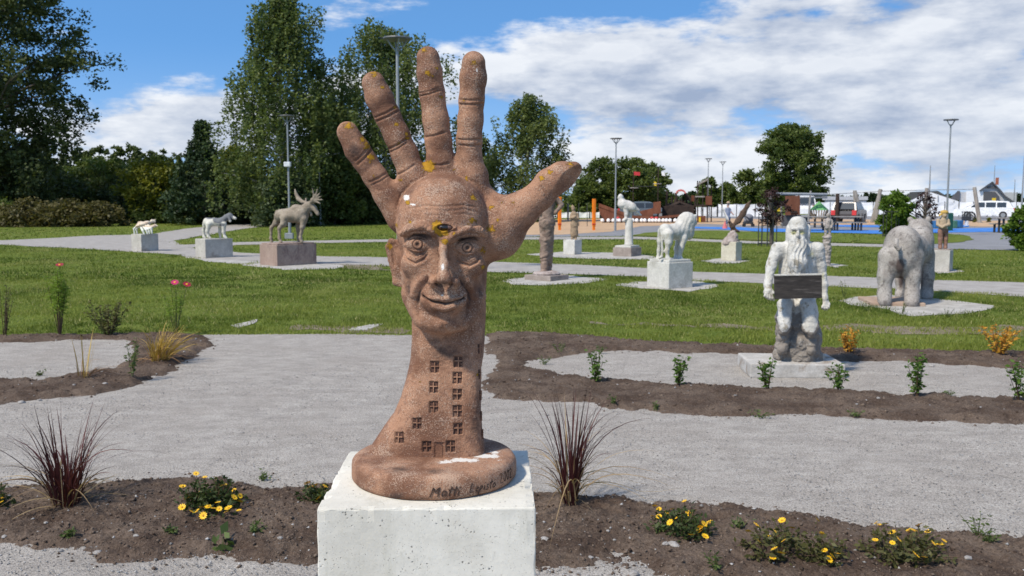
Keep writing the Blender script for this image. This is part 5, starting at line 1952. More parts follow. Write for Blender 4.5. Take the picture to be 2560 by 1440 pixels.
# ------------------------------------------------------------------ plants of the flower beds
def ribbon(n_seg, base, az, length, lean, droop, width, r):
    """arching grass blade: returns verts and quads"""
    t = np.linspace(0, 1, n_seg + 1)
    hor = lean * length * t + droop * length * t ** 2.4
    ver = length * t * math.sqrt(max(0.05, 1 - min(0.95, lean) ** 2)) - droop * length * 0.95 * t ** 2.6
    x = base[0] + np.cos(az) * hor
    y = base[1] + np.sin(az) * hor
    z = base[2] + ver
    z = np.maximum(z, base[2] - 0.02 + 0.01 * t)
    w = width * (1 - t ** 2.2) * np.minimum(1, 0.45 + 2.2 * t)
    px, py = -np.sin(az), np.cos(az)
    tw = r.uniform(-0.9, 0.9)
    px2, py2, pz2 = px * math.cos(tw), py * math.cos(tw), math.sin(tw)
    Lh = np.stack([x - px2 * w, y - py2 * w, z - pz2 * w], 1)
    Rh = np.stack([x + px2 * w, y + py2 * w, z + pz2 * w], 1)
    V = np.empty((2 * (n_seg + 1), 3))
    V[0::2], V[1::2] = Lh, Rh
    F = [[2 * i, 2 * i + 1, 2 * i + 3, 2 * i + 2] for i in range(n_seg)]
    return V, F


def tuft(name, label, base, n, lmin, lmax, width, spread, lean, droop, mat, seed, dry=None, cat='grass', group=None, wind=(0, 0)):
    r = np.random.default_rng(seed)
    root = empty(name, base)
    tag(root, label, cat, group)

    def part(nm, cnt, l0, l1, ln, dr, w, m_):
        Vs, Fs, tn, off = [], [], [], 0
        for _ in range(cnt):
            az = r.uniform(0, 6.283)
            rr = spread * math.sqrt(r.uniform(0, 1))
            b = np.array(base) + np.array([rr * math.cos(az), rr * math.sin(az), -0.01])
            az2 = az + r.normal(0, 0.5)
            l_ = r.uniform(l0, l1)
            le = abs(r.normal(ln, ln * 0.5))
            d_ = abs(r.normal(dr, dr * 0.7))
            vx, vy = math.cos(az2) * le + wind[0] * r.uniform(.5, 1), math.sin(az2) * le + wind[1]
            V, F = ribbon(9, b, math.atan2(vy, vx), l_, min(0.9, math.hypot(vx, vy)), d_, w * r.uniform(0.6, 1.3), r)
            Vs.append(V)
            Fs += [[i + off for i in f] for f in F]
            off += len(V)
            tn.append(np.full(len(V), r.uniform(0, 0.85)))
        return obj(nm, np.concatenate(Vs), np.array(Fs), m_, parent=root, attrs=dict(tone=np.concatenate(tn)))
    part('blades', n, lmin, lmax, lean, droop, width, mat)
    if dry:
        part('dry_blades', dry[0], lmin * 0.4, lmax * 0.75, lean * 2.4, 0.55, width * 0.9, dry[1])
    return root


M_purple = leafmat('purple_grass', (0.030, 0.008, 0.010), (0.115, 0.034, 0.032), 0.28, 0.45)
M_dry = leafmat('dry_grass', (0.22, 0.14, 0.07), (0.42, 0.31, 0.17), 0.25, 0.7)
M_gold = leafmat('golden_grass', (0.34, 0.21, 0.05), (0.56, 0.40, 0.12), 0.25, 0.6)
M_ginger = leafmat('ginger_stems', (0.17, 0.085, 0.04), (0.36, 0.21, 0.09), 0.1, 0.7)


def at_soil(X, Y):
    p = G(X, Y, 0.02)
    p[2] = ground_z(p[0], p[1])
    return p


tuft('purple_fountain_grass', 'dark purple fountain grass clump at lower left of the front bed', at_soil(165, 1262), 120, 0.26, 0.66, 0.0050, 0.070, 0.20, 0.22, M_purple, 11, (45, M_dry), group='purple grasses in the front bed')
tuft('purple_fountain_grass', 'dark purple fountain grass clump just right of the white pedestal', at_soil(1425, 1262), 90, 0.30, 0.78, 0.0042, 0.042, 0.11, 0.18, M_purple, 12, (55, M_dry), group='purple grasses in the front bed')
gp = at_soil(400, 905)
tuft('golden_grass', 'golden dry ornamental grass leaning right in the left bed', gp, 120, 0.25, 0.48, 0.0055, 0.09, 0.25, 0.25, M_gold, 13, (30, M_ginger), wind=(0.35, 0))
tuft('dry_reed', 'thin dry broken reed stems in the left bed', at_soil(210, 945), 9, 0.30, 0.52, 0.005, 0.05, 0.18, 0.06, M_gold, 14, (14, M_ginger), wind=(0.1, 0))

# ---- generic leafy herb: stems with small leaves


def leaf_quads(C, size, r, aspect=0.5, up=0.35, dirs=None):
    """one pointed leaf (two joined triangles as a quad) per centre"""
    n = len(C)
    d = r.normal(size=(n, 3)) if dirs is None else dirs + 0.5 * r.normal(size=(n, 3))
    d[:, 2] = d[:, 2] * 0.6 + up * r.uniform(-0.4, 1, n)
    d /= np.linalg.norm(d, axis=1)[:, None] + 1e-9
    s_ = np.cross(d, r.normal(size=(n, 3)))
    s_ /= np.linalg.norm(s_, axis=1)[:, None] + 1e-9
    L_ = size * r.uniform(0.6, 1.35, n)[:, None]
    a = C
    b = C + d * L_ * 0.45 + s_ * L_ * aspect * 0.5
    c = C + d * L_
    e = C + d * L_ * 0.45 - s_ * L_ * aspect * 0.5
    return np.stack([a, b, c, e], 1).reshape(-1, 3), np.arange(4 * n).reshape(-1, 4)


def herb(name, label, base, hgt, wid, nst, nleaf, leaf, mats, seed, cat='plant', group=None, lean=0.5, kind_parts=('stems', 'leaves'), aspect=0.5, bottom=0.1, dens=1.0):
    r = np.random.default_rng(seed)
    root = empty(name, base)
    tag(root, label, cat, group)
    parts, C, dr = [], [], []
    for i in range(nst):
        az = r.uniform(0, 6.283)
        tip = np.array(base) + np.array([math.cos(az) * wid * r.uniform(0.1, 1), math.sin(az) * wid * r.uniform(0.1, 1), hgt * r.uniform(0.6, 1)])
        b0 = np.array(base) + np.array([math.cos(az), math.sin(az), 0]) * wid * 0.10
        mid = (b0 + tip) / 2 + np.array([0, 0, hgt * 0.06 * lean])
        t = np.linspace(0, 1, 5)[:, None]
        pts = (1 - t) ** 2 * b0 + 2 * t * (1 - t) * mid + t ** 2 * tip
        parts.append(tube(pts, np.linspace(0.0035, 0.0015, 5) * (hgt / 0.3) ** 0.4, 4))
        k = max(1, int(nleaf / nst))
        u = r.uniform(bottom, 1.02, k)[:, None]
        c = (1 - u) ** 2 * b0 + 2 * u * (1 - u) * mid + u ** 2 * tip
        C.append(c + r.normal(0, leaf * 0.25, c.shape))
        d_ = r.normal(size=(k, 3))
        d_[:, 2] *= 0.4
        dr.append(d_)
    V, F = join(parts)
    obj(kind_parts[0], V, F, mats[0], parent=root, attrs=dict(tone=np.full(len(V), 0.3)))
    C = np.concatenate(C)
    V, F = leaf_quads(C, leaf, r, aspect, 0.3, np.concatenate(dr))
    tn = np.repeat(np.clip(r.normal(0.45, 0.25, len(C)), 0, 0.85), 4)
    obj(kind_parts[1], V, F, mats[1], parent=root, attrs=dict(tone=tn))
    return root


M_stem = leafmat('green_stem', (0.06, 0.075, 0.02), (0.10, 0.12, 0.03), 0.0)
M_brown = leafmat('brown_stem', (0.055, 0.032, 0.02), (0.10, 0.06, 0.035), 0.0)
M_leaf = leafmat('fresh_leaf', (0.045, 0.095, 0.014), (0.12, 0.20, 0.035), 0.35)
M_lime = leafmat('lime_feather_leaf', (0.12, 0.19, 0.02), (0.24, 0.33, 0.05), 0.4)
M_dkleaf = leafmat('dark_leaf', (0.030, 0.050, 0.014), (0.075, 0.095, 0.028), 0.3)
M_olive = leafmat('olive_leaf', (0.060, 0.062, 0.020), (0.13, 0.125, 0.045), 0.3)
M_orange = leafmat('orange_leaf', (0.42, 0.17, 0.02), (0.62, 0.36, 0.05), 0.35)
M_weed = leafmat('weed_leaf', (0.050, 0.080, 0.022), (0.125, 0.165, 0.05), 0.3)

# row of young green shrubs in the right bed
ROW = [(1490, 958, 0.29, 0.075, 'tallest-stemmed young green shrub at the left end of the right bed row'), (1695, 968, 0.26, 0.085, 'young green shrub second from left in the right bed row'),
       (1918, 976, 0.26, 0.11, 'young green shrub in front of the left half of the old man slab'), (2098, 978, 0.22, 0.12, 'young green shrub in front of the right end of the old man slab'),
       (2292, 996, 0.34, 0.10, 'tall young green shrub in the right bed between old man and right edge'), (2548, 1008, 0.30, 0.15, 'young green shrub cut by the right edge of the right bed')]
for i, (x, y, h, w, lb) in enumerate(ROW):
    herb('young_shrub', lb, at_soil(x, y), h, w, 9, 190 if i != 4 else 260, 0.040, (M_brown, M_leaf), 40 + i, 'shrub', 'young green shrubs in the right bed')
herb('orange_shrub', 'small orange leaved shrub right of the seated old man', at_soil(2122, 886), 0.26, 0.15, 14, 330, 0.034, (M_brown, M_orange), 60, 'shrub', 'orange shrubs')
herb('orange_shrub', 'larger orange leaved shrub at the right edge of the bed', at_soil(2500, 892), 0.32, 0.26, 18, 480, 0.036, (M_brown, M_orange), 61, 'shrub', 'orange shrubs')
# left bed
herb('dark_bush', 'low dark green bush at the back of the left bed', at_soil(272, 838), 0.42, 0.30, 18, 900, 0.035, (M_brown, M_olive), 62, 'bush')
herb('feathery_cosmos', 'feathery lime green plant with one red flower in the left bed', at_soil(150, 842), 0.78, 0.13, 12, 1100, 0.060, (M_brown, M_lime), 63, 'flower', 'red flowering plants', aspect=0.16, bottom=0.42)
herb('feathery_cosmos', 'pale green plant with two pink red flowers at the lawn edge', at_soil(440, 835), 0.56, 0.16, 9, 500, 0.045, (M_stem, M_lime), 64, 'flower', 'red flowering plants', aspect=0.18, bottom=0.5)
herb('leafy_weed', 'thin grey green leafy weed beside the golden grass', at_soil(330, 950), 0.36, 0.09, 6, 150, 0.034, (M_stem, M_weed), 65, 'weed')
herb('twiggy_plant', 'dark twiggy plant at the left edge of the left bed', at_soil(12, 842), 0.62, 0.16, 9, 150, 0.03, (M_brown, M_olive), 66, 'plant')

M_red = paint('crimson_petal', (0.30, 0.006, 0.035), 0.6)
M_pink = paint('magenta_petal', (0.42, 0.015, 0.11), 0.6)
M_yel = paint('yellow_petal', (0.80, 0.47, 0.01), 0.55)
M_ydisc = paint('ochre_flower_centre', (0.50, 0.22, 0.01), 0.7)


def flower_mesh(name, R_, n, m_pet, m_disc, cup=0.25, petal_w=0.5):
    V, F, mi = [], [], []
    for i in range(n):
        a = 2 * math.pi * i / n
        ca, sa = math.cos(a), math.sin(a)
        pts = [(0.22, -0.10 * petal_w), (0.62, -0.5 * petal_w * 0.9), (0.97, -0.24 * petal_w), (0.97, 0.24 * petal_w), (0.62, 0.5 * petal_w * 0.9), (0.22, 0.10 * petal_w)]
        k = len(V)
        for u, v in pts:
            V.append((R_ * (u * ca - v * sa), R_ * (u * sa + v * ca), R_ * cup * u * u + R_ * 0.05 * ((i % 2) - 0.5)))
        F.append([k + j for j in range(6)])
        mi.append(0)
    k = len(V)
    for zz, rr in ((0.02, 0.28), (0.14, 0.24), (0.19, 0.10)):
        for j in range(8):
            a = j * math.pi / 4
            V.append((R_ * rr * math.cos(a), R_ * rr * math.sin(a), R_ * zz))
    for q_ in range(2):
        for j in range(8):
            jj = (j + 1) % 8
            F.append([k + q_ * 8 + j, k + q_ * 8 + jj, k + q_ * 8 + 8 + jj, k + q_ * 8 + 8 + j])
            mi.append(1)
    F.append([k + 16 + j for j in range(8)])
    mi.append(1)
    me = mesh_np(name, np.array(V), F)
    me.materials.append(m_pet)
    me.materials.append(m_disc)
    me.polygons.foreach_set('material_index', np.array(mi, dtype=np.int32))
    return me


def red_flower(rootname_label, X, Y, D, mat, r_, tilt, parent_):
    me = flower_mesh('flower', r_, 8, mat, M_yel, 0.10, 0.75)
    p = P(X, Y, D)
    b = wloc(parent_)
    top = p - np.array([0, 0, 0.004])
    mid = (b + top) / 2 + np.array([0.02, 0, 0.05])
    t = np.linspace(0, 1, 7)[:, None]
    V, F = tube((1 - t) ** 2 * b + 2 * t * (1 - t) * mid + t ** 2 * top, 0.003, 4)
    obj('flower_stalk', V, F, M_stem, parent=parent_, attrs=dict(tone=np.full(len(V), 0.4)))
    inst('flower', me, p, tilt, 1.0, parent_)


_cos = [o for o in bpy.data.objects if o.name.startswith('feathery_cosmos')]
red_flower('', 149, 662, wloc(_cos[0])[1], M_red, 0.045, (0.35, 0.1, 0), _cos[0])
red_flower('', 437, 706, wloc(_cos[1])[1], M_pink, 0.046, (0.6, 0.2, 0), _cos[1])
red_flower('', 467, 711, wloc(_cos[1])[1] + 0.03, M_red, 0.050, (0.5, 0.3, 0.3), _cos[1])

# ---- low clumps of yellow flowers along the front bed
ME_Y = flower_mesh('flower', 0.0175, 11, M_yel, M_ydisc, 0.16, 0.42)


def yellow_clump(label, flowers, center, hgt, wid, nleaf, seed, mleaf=M_dkleaf, dep=0.8):
    """flowers: photo pixels of single blooms"""
    r = np.random.default_rng(seed)
    base = at_soil(*center)
    root = empty('yellow_flower_clump', base)
    tag(root, label, 'flower', 'yellow flower clumps in the front bed')
    C, parts = [], []
    n_tw = max(20, nleaf // 14)
    for i in range(n_tw):
        az, rr = r.uniform(0, 6.283), wid * math.sqrt(r.uniform(0, 1))
        h_ = hgt * math.sqrt(max(0.05, 1 - (rr / wid) ** 2)) * r.uniform(0.45, 1.0)
        tip = base + np.array([math.cos(az) * rr, math.sin(az) * rr * dep, h_])
        b0 = base + np.array([math.cos(az) * rr * 0.45, math.sin(az) * rr * 0.45 * dep, -0.005])
        t = np.linspace(0, 1, 4)[:, None]
        parts.append(tube(b0 + (tip - b0) * t + np.array([0, 0, 0.02]) * t * (1 - t), 0.0016, 4))
        k = 14
        u = r.uniform(0.25, 1.0, k)[:, None]
        C.append(b0 + (tip - b0) * u + r.normal(0, 0.012, (k, 3)))
    D0_ = base[1]
    heads = []
    for (x, y) in flowers:
        # the bloom sits on the outside of the mound, where the sight line meets it
        for Yl in np.arange(D0_ + wid * dep, D0_ - wid * dep * 1.5, -0.01):
            p = P(x, y, Yl)
            dm = 1 - ((p[0] - base[0]) / wid) ** 2 - ((p[1] - base[1]) / (wid * dep)) ** 2
            if p[2] > base[2] + hgt * math.sqrt(max(0.0, dm)) * 0.95 + 0.012:
                break
        if p[2] < base[2] + 0.03:
            p = G(x, y, base[2] + 0.04)
        heads.append(p)
        b0 = base + (p - base) * np.array([0.6, 0.6, 0]) + np.array([0, 0, -0.005])
        t = np.linspace(0, 1, 4)[:, None]
        parts.append(tube(b0 + (p - np.array([0, 0, 0.003]) - b0) * t, 0.0015, 4))
        C.append(b0 + (p - b0) * r.uniform(0.2, 0.85, (7, 1)) + r.normal(0, 0.010, (7, 3)))
    V, F = join(parts)
    obj('stems', V, F, M_brown, parent=root, attrs=dict(tone=np.full(len(V), 0.3)))
    C = np.concatenate(C)
    C[:, 2] = np.maximum(C[:, 2], base[2] + 0.002)
    V, F = leaf_quads(C, 0.027, r, 0.5, 0.4)
    obj('leaves', V, F, mleaf, parent=root, attrs=dict(tone=np.repeat(np.clip(r.normal(0.4, 0.28, len(C)), 0, .85), 4)))
    for p in heads:
        inst('flower', ME_Y, p, (r.uniform(-0.2, 0.95), r.uniform(-0.5, 0.5), r.uniform(0, 6)), float(r.uniform(0.75, 1.2)), root)


yellow_clump('dense round clump of yellow flowers left of the pedestal', [(490, 1184), (512, 1193), (545, 1201), (555, 1212), (456, 1216), (560, 1211), (503, 1232), (525, 1231), (545, 1233), (584, 1226), (585, 1243), (468, 1246),
             (473, 1243), (545, 1256), (600, 1254), (600, 1240), (455, 1268), (520, 1267), (533, 1271), (548, 1272), (505, 1268), (571, 1270), (493, 1277), (508, 1289), (585, 1249), (597, 1276), (478, 1279), (565, 1280), (538, 1193)],
             (530, 1274), 0.16, 0.165, 900, 71)
yellow_clump('small yellow flower clump half hidden by the left side of the pedestal', [(768, 1208), (782, 1216), (790, 1213), (777, 1222), (803, 1222), (797, 1245), (795, 1232), (812, 1218), (760, 1225)], (790, 1255), 0.13, 0.10, 330, 72)
yellow_clump('few yellow flowers at the left edge of the picture', [(-8, 1232), (4, 1246), (2, 1256), (-20, 1240)], (-16, 1272), 0.12, 0.10, 250, 73)
yellow_clump('yellow flower clump right of the purple grass', [(1637, 1265), (1647, 1273), (1680, 1273), (1631, 1290), (1648, 1291), (1666, 1284), (1690, 1298), (1735, 1276), (1773, 1306), (1722, 1284), (1751, 1317), (1752, 1328), (1729, 1337), (1763, 1341),
             (1751, 1322), (1711, 1253), (1675, 1306), (1760, 1310)], (1705, 1338), 0.13, 0.16, 520, 74)
yellow_clump('straggling yellow flower clump in the middle of the right front bed', [(1891, 1313), (1871, 1328), (1897, 1353), (1955, 1301), (1963, 1304), (1981, 1320), (1943, 1330), (1959, 1352), (1918, 1342), (1936, 1372), (1953, 1383), (1941, 1336), (1932, 1395)],
             (1945, 1392), 0.13, 0.18, 420, 75, M_olive)
yellow_clump('thin yellow flower clump between the two straggling clumps', [(2044, 1300), (2055, 1334), (2073, 1398), (2094, 1384), (2062, 1376), (2080, 1390)], (2050, 1402), 0.14, 0.13, 260, 76, M_olive)
yellow_clump('yellow flower clump at the right end of the front bed', [(2190, 1307), (2197, 1312), (2216, 1310), (2189, 1340), (2230, 1331), (2246, 1348), (2231, 1357), (2276, 1327), (2286, 1327), (2320, 1329), (2272, 1325), (2188, 1350), (2289, 1387), (2311, 1393), (2333, 1358), (2348, 1360), (2360, 1352), (2298, 1312)],
             (2262, 1392), 0.14, 0.22, 640, 77, M_olive)

# ---- single weeds and larger stones
WEEDS = [(640, 1335, .05, .05, 'small green weed in the soil left of the pedestal'), (555, 1372, .05, .06, 'broad leaved grey green weed near the bottom left of the pedestal'), (175, 1348, .03, .04, 'tiny weed below the left purple grass'),
         (430, 1338, .03, .03, 'tiny weed sprout between left grass and yellow flowers'), (655, 1195, .05, .06, 'thin weed at the gravel edge left of the pedestal'), (1850, 1330, .06, .05, 'small weed left of the straggling yellow clump'),
         (1790, 1425, .08, .07, 'grassy weed at the bottom right of the pedestal'), (2445, 1345, .09, .12, 'spreading pale weed at the right end of the front bed'), (2470, 1365, .05, .06, 'low weed beside the spreading pale weed'),
         (1400, 885, .10, .18, 'green weed patch at the far left corner of the right bed'), (1500, 880, .10, .14, 'green weed patch behind the leftmost young shrub'), (1360, 908, .09, .10, 'weed at the tip of the right gravel patch'),
         (1535, 1012, .05, .05, 'small weed in the soil below the leftmost young shrub'), (1640, 1022, .05, .03, 'single sprout on the soil edge of the right bed'), (1900, 1040, .06, .12, 'low weeds on the near edge of the right bed'),
         (2370, 985, .05, .06, 'tiny weed on gravel right of the tall young shrub'), (100, 935, .04, .05, 'lime green sprout on the left gravel patch'), (2140, 1040, .05, .1, 'flat weeds on the near edge of the right bed at right'), (1650, 1338, .04, .04, 'little weed under the yellow clump'),
         (2110, 740, .30, .10, 'tall weed at the path edge left of the bear'), (2255, 782, .18, .10, 'weed growing in front of the bear slab'), (2370, 790, .14, .12, 'weed growing at the right side of the bear pad'), (2170, 775, .15, .15, 'weed growing at the left side of the bear pad')]
for i, (x, y, h, w, lb) in enumerate(WEEDS):
    big = i == 1
    herb('weed', lb, at_soil(x, y), h, w, 7, 60 if not big else 16, 0.024 if not big else 0.06, (M_stem, M_weed), 90 + i, 'weed', 'weeds in the beds', aspect=0.55 if big else 0.42)

ME_ST = []
for k in range(4):
    bm = bmesh.new()
    bmesh.ops.create_icosphere(bm, subdivisions=2, radius=1.0)
    vv = np.array([v.co[:] for v in bm.verts])
    s_ = 1 + fbm(vv + k * 7.3, 1.1, 3, k) * 0.7
    for v, q_ in zip(bm.verts, s_):
        v.co = Vector((v.co.x * q_, v.co.y * q_ * 0.75, v.co.z * q_ * 0.5))
    me = bpy.data.meshes.new('stone')
    bm.to_mesh(me)
    bm.free()
    me.materials.append(stone('field_stone', (0.26, 0.24, 0.22), (0.40, 0.38, 0.36), 2.0, bscale=12))
    ME_ST.append(me)
STONES = [(54, 1003, .030, 'pale stone on the left edge of the left bed'), (100, 997, .020, 'small stone beside the pale stone of the left bed'), (185, 970, .016, 'little stone below the dry reed'), (262, 968, .028, 'flat pale stone below the golden grass'),
          (245, 1378, .022, 'grey stone at the lower left gravel edge'), (12, 1345, .016, 'stone at the left edge of the front bed'), (150, 1372, .018, 'stone between gravel and soil at lower left'), (1682, 1368, .028, 'grey stone under the right yellow clump'),
          (1664, 1370, .018, 'smaller grey stone under the right yellow clump'), (1362, 1355, .022, 'stone right of the pedestal foot'), (1585, 1432, .034, 'flat grey stone at the bottom right of the pedestal'), (340, 1350, .013, 'tiny stone under the left grass'),
          (2330, 912, .030, 'pale stone between old man and right orange shrub'), (2195, 1005, .016, 'small stone near the tall young shrub'), (490, 850, .02, 'stone at the corner of the left bed'), (1475, 1395, .014, 'little stone under the right purple grass'), (115, 1310, .012, 'tiny stone left of the purple grass'),
          (700, 1352, .014, 'pebble near the left pedestal corner'), (1520, 1335, .012, 'pebble left of the right yellow clump'), (2420, 1405, .018, 'stone at the lower right corner')]
for i, (x, y, s_, lb) in enumerate(STONES):
    p = at_soil(x, y)
    o = inst('stone', ME_ST[i % 4], p + np.array([0, 0, s_ * 0.15]), (0, 0, i * 1.7), s_)
    tag(o, lb, 'stone', 'stones on the beds')
# ------------------------------------------------------------------ trees, shrubs and the wood behind
M_bark = stone('grey_brown_bark', (0.085, 0.070, 0.055), (0.14, 0.12, 0.10), 5.0, bscale=20, bdist=0.03, stretch=(1, 1, 0.3))
M_birchbark = stone('birch_bark', (0.34, 0.33, 0.30), (0.50, 0.48, 0.45), 3.0, (0.06, 0.05, 0.045), 4.0, (0.56, 0.62), bscale=12, bdist=0.02, stretch=(1, 1, 1.6))
M_t_birch = leafmat('birch_foliage', (0.047, 0.076, 0.022), (0.174, 0.207, 0.063), 0.38)
M_t_dark = leafmat('dark_foliage', (0.031, 0.047, 0.016), (0.112, 0.132, 0.043), 0.33)
M_t_mid = leafmat('green_foliage', (0.043, 0.069, 0.016), (0.137, 0.170, 0.038), 0.35)
M_t_far = leafmat('far_wood_foliage', (0.042, 0.062, 0.020), (0.110, 0.135, 0.042), 0.30)
M_t_yel = leafmat('yellow_green_foliage', (0.075, 0.090, 0.010), (0.21, 0.205, 0.022), 0.35)
M_t_blue = leafmat('grey_green_foliage', (0.035, 0.058, 0.026), (0.092, 0.120, 0.055), 0.30)
M_t_spruce = leafmat('spruce_foliage', (0.018, 0.036, 0.016), (0.060, 0.092, 0.038), 0.22)
M_t_olive = leafmat('olive_foliage', (0.060, 0.056, 0.018), (0.150, 0.128, 0.046), 0.32)
M_t_purple = leafmat('purple_foliage', (0.022, 0.010, 0.011), (0.070, 0.034, 0.030), 0.20)
M_t_fresh = leafmat('fresh_green_foliage', (0.055, 0.105, 0.012), (0.155, 0.235, 0.030), 0.35)


def crown_profile(kind, t):
    """relative half width of the crown at height fraction t"""
    if kind == 'birch':
        return np.clip(np.interp(t, [0, .08, .22, .45, .62, .8, .92, 1], [.45, .85, 1.0, .82, .66, .48, .30, .06]), 0, 1)
    if kind == 'spire':
        return np.interp(t, [0, .08, .3, .6, .85, 1], [.75, 1.0, .80, .40, .13, .01])
    if kind == 'bush':
        return np.sqrt(np.clip(1 - (t * 1.0) ** 2.2, 0, 1)) * 0.96 + 0.02
    if kind == 'oval':
        return np.interp(t, [0, .1, .3, .55, .8, .95, 1], [.35, .72, .95, 1.0, .80, .42, .1])
    return np.sqrt(np.clip(1 - (2 * t - 1) ** 2, 0, 1)) * 0.98 + 0.02


def crown_leaves(base, z0, z1, R_, kind, nclump, per, leaf, r, droop=0.0, lump=0.30, csize=0.16, seed=0, bough=0):
    t = r.uniform(0, 1, nclump) ** (1.0 if kind != 'birch' else 1.2)
    a = r.uniform(0, 6.283, nclump)
    dirs = np.stack([np.cos(a) * 1.5, np.sin(a) * 1.5, t * 4], 1)
    rad_ = crown_profile(kind, t) * R_ * (1 + lump * 2 * fbm(dirs + seed, 1.0, 3, seed))
    rr = rad_ * r.uniform(0.05, 1, nclump) ** 0.45
    C = np.stack([base[0] + np.cos(a) * rr, base[1] + np.sin(a) * rr, z0 + (z1 - z0) * t], 1)
    if bough > 0:
        # clumps gather on separate boughs, with air between them
        nb = bough
        tb = (np.arange(nb) + r.uniform(0, 1, nb)) / nb
        ab = np.arange(nb) * 2.399 + r.uniform(-0.5, 0.5, nb)
        rb = crown_profile(kind, tb) * R_ * r.uniform(0.45, 0.92, nb)
        B = np.stack([base[0] + np.cos(ab) * rb, base[1] + np.sin(ab) * rb, z0 + (z1 - z0) * tb], 1)
        k_ = r.integers(0, nb, nclump)
        sg = R_ * (0.10 + 0.20 * crown_profile(kind, tb))
        C2 = B[k_] + r.normal(size=(nclump, 3)).clip(-1.5, 1.5) * sg[k_][:, None] * np.array([1, 1, 0.8])
        m_ = r.uniform(0, 1, nclump) < 0.64
        C = np.where(m_[:, None], C2, C)
        C[:, 2] = np.clip(C[:, 2], z0 + 0.02 * (z1 - z0), z1)
    cs = csize * R_ * r.uniform(0.6, 1.3, nclump)
    n = nclump * per
    idx = np.repeat(np.arange(nclump), per)
    q = r.normal(size=(n, 3)).clip(-1.6, 1.6) * np.array([1, 1, 0.75])
    Pp = C[idx] + q * cs[idx][:, None] * 0.55
    if droop > 0:
        # leaves hang in strands below the clump
        st = r.integers(0, 9, n)
        sa = _hash(idx, st, st, seed) * 6.283
        sr = np.sqrt(_hash(st, idx, idx, seed + 3))
        dl = r.uniform(0, 1, n)
        Pp = C[idx] + np.stack([np.cos(sa) * sr * cs[idx], np.sin(sa) * sr * cs[idx], -dl * droop * (0.5 + _hash(idx, idx, st, seed + 5))], 1) + r.normal(size=(n, 3)) * 0.07 * cs[idx][:, None]
    Pp[:, 2] = np.maximum(Pp[:, 2], base[2] + 0.05)
    V, F = leaf_quads(Pp, leaf, r, 0.62, 0.0 if droop == 0 else -0.6)
    tone = np.clip(0.45 + r.normal(0, 0.20, nclump)[idx] + r.normal(0, 0.16, n), 0, 0.85)
    return V, F, np.repeat(tone, 4), C


def tree(name, label, X, D, Ytop, wpx, kind, mleaf, nclump, per, leaf, seed, cat='tree', group='trees around the park', z0f=0.12, droop=0.0, bark=None, lump=0.30, csize=0.16, nlimb=14, Xtop=None, trunk_r=None, bough=0):
    r = np.random.default_rng(seed)
    x = P(X, 560, D)[0]
    base = np.array([x, D, 0.0])
    H = P(X, Ytop, D)[2]
    R_ = wpx / 2 * D / FPX
    root = empty(name, base)
    tag(root, label, cat, group)
    V, F, tone, C = crown_leaves(base, H * z0f, H, R_, kind, nclump, per, leaf, r, droop, lump, csize, seed, bough)
    tr = trunk_r or max(0.03, H * 0.014)
    tt = np.linspace(0, 1, 9)
    wob = np.stack([fbm(np.stack([tt * 3, tt * 0 + seed, tt * 0], 1), 1, 2, seed) * H * 0.04, 0 * tt, 0 * tt], 1)
    pts = base + wob + np.stack([0 * tt, 0 * tt, tt * H * 0.93], 1)
    parts = [tube(pts, tr * (1 - tt * 0.9), 7)]
    order = r.permutation(len(C))[:nlimb]
    for k in order:
        c = C[k]
        hz = max(H * z0f * 0.6, (c[2] - base[2]) * r.uniform(0.55, 0.8))
        i = hz / (H * 0.93) * 8
        b0 = np.array([np.interp(i, np.arange(9), pts[:, j]) for j in range(3)])
        t = np.linspace(0, 1, 4)[:, None]
        mid = (b0 + c) / 2 + np.array([0, 0, 0.04 * H])
        parts.append(tube((1 - t) ** 2 * b0 + 2 * t * (1 - t) * mid + t ** 2 * c, np.linspace(tr * 0.45, tr * 0.08, 4), 5))
    tv, tf = join(parts)
    obj('trunk', tv, tf, bark or M_bark, parent=root)
    obj('crown', V, F, mleaf, parent=root, attrs=dict(tone=tone))
    return root


# big trees behind the lawn
tree('broadleaf_tree', 'huge dark broadleaf tree cut by the left edge', -25, 62, -230, 440, 'oval', M_t_dark, 760, 105, 0.25, 301, z0f=0.08, lump=0.35, csize=0.13, nlimb=40, bough=46)
tree('birch_tree', 'tallest birch with drooping branches left of the hand', 718, 58, -30, 300, 'birch', M_t_birch, 560, 100, 0.19, 302, z0f=0.10, droop=1.7, bark=M_birchbark, lump=0.42, csize=0.12, nlimb=34, bough=34)
tree('birch_tree', 'wide birch directly behind the fingers', 965, 63, 62, 335, 'oval', M_t_birch, 540, 100, 0.20, 303, z0f=0.06, droop=1.5, bark=M_birchbark, lump=0.40, csize=0.12, nlimb=26, bough=36)
tree('birch_tree', 'birch with drooping twigs between index finger and thumb', 1322, 68, 238, 190, 'oval', M_t_birch, 300, 90, 0.20, 304, z0f=0.08, droop=1.2, bark=M_birchbark, lump=0.40, csize=0.15, bough=22)
tree('birch_tree', 'thin birch just right of the index finger', 1212, 70, 330, 70, 'birch', M_t_birch, 70, 55, 0.22, 305, z0f=0.12, droop=1.0, bark=M_birchbark, csize=0.22)
tree('birch_tree', 'smaller birch filling the gap right of the tallest birch', 835, 64, 250, 190, 'oval', M_t_birch, 280, 85, 0.21, 306, z0f=0.05, droop=1.2, bark=M_birchbark, lump=0.35)
tree('broadleaf_tree', 'dark pointed tree left of the tallest birch', 512, 60, 306, 200, 'spire', M_t_spruce, 260, 60, 0.22, 307, z0f=0.03, lump=0.34, csize=0.13)
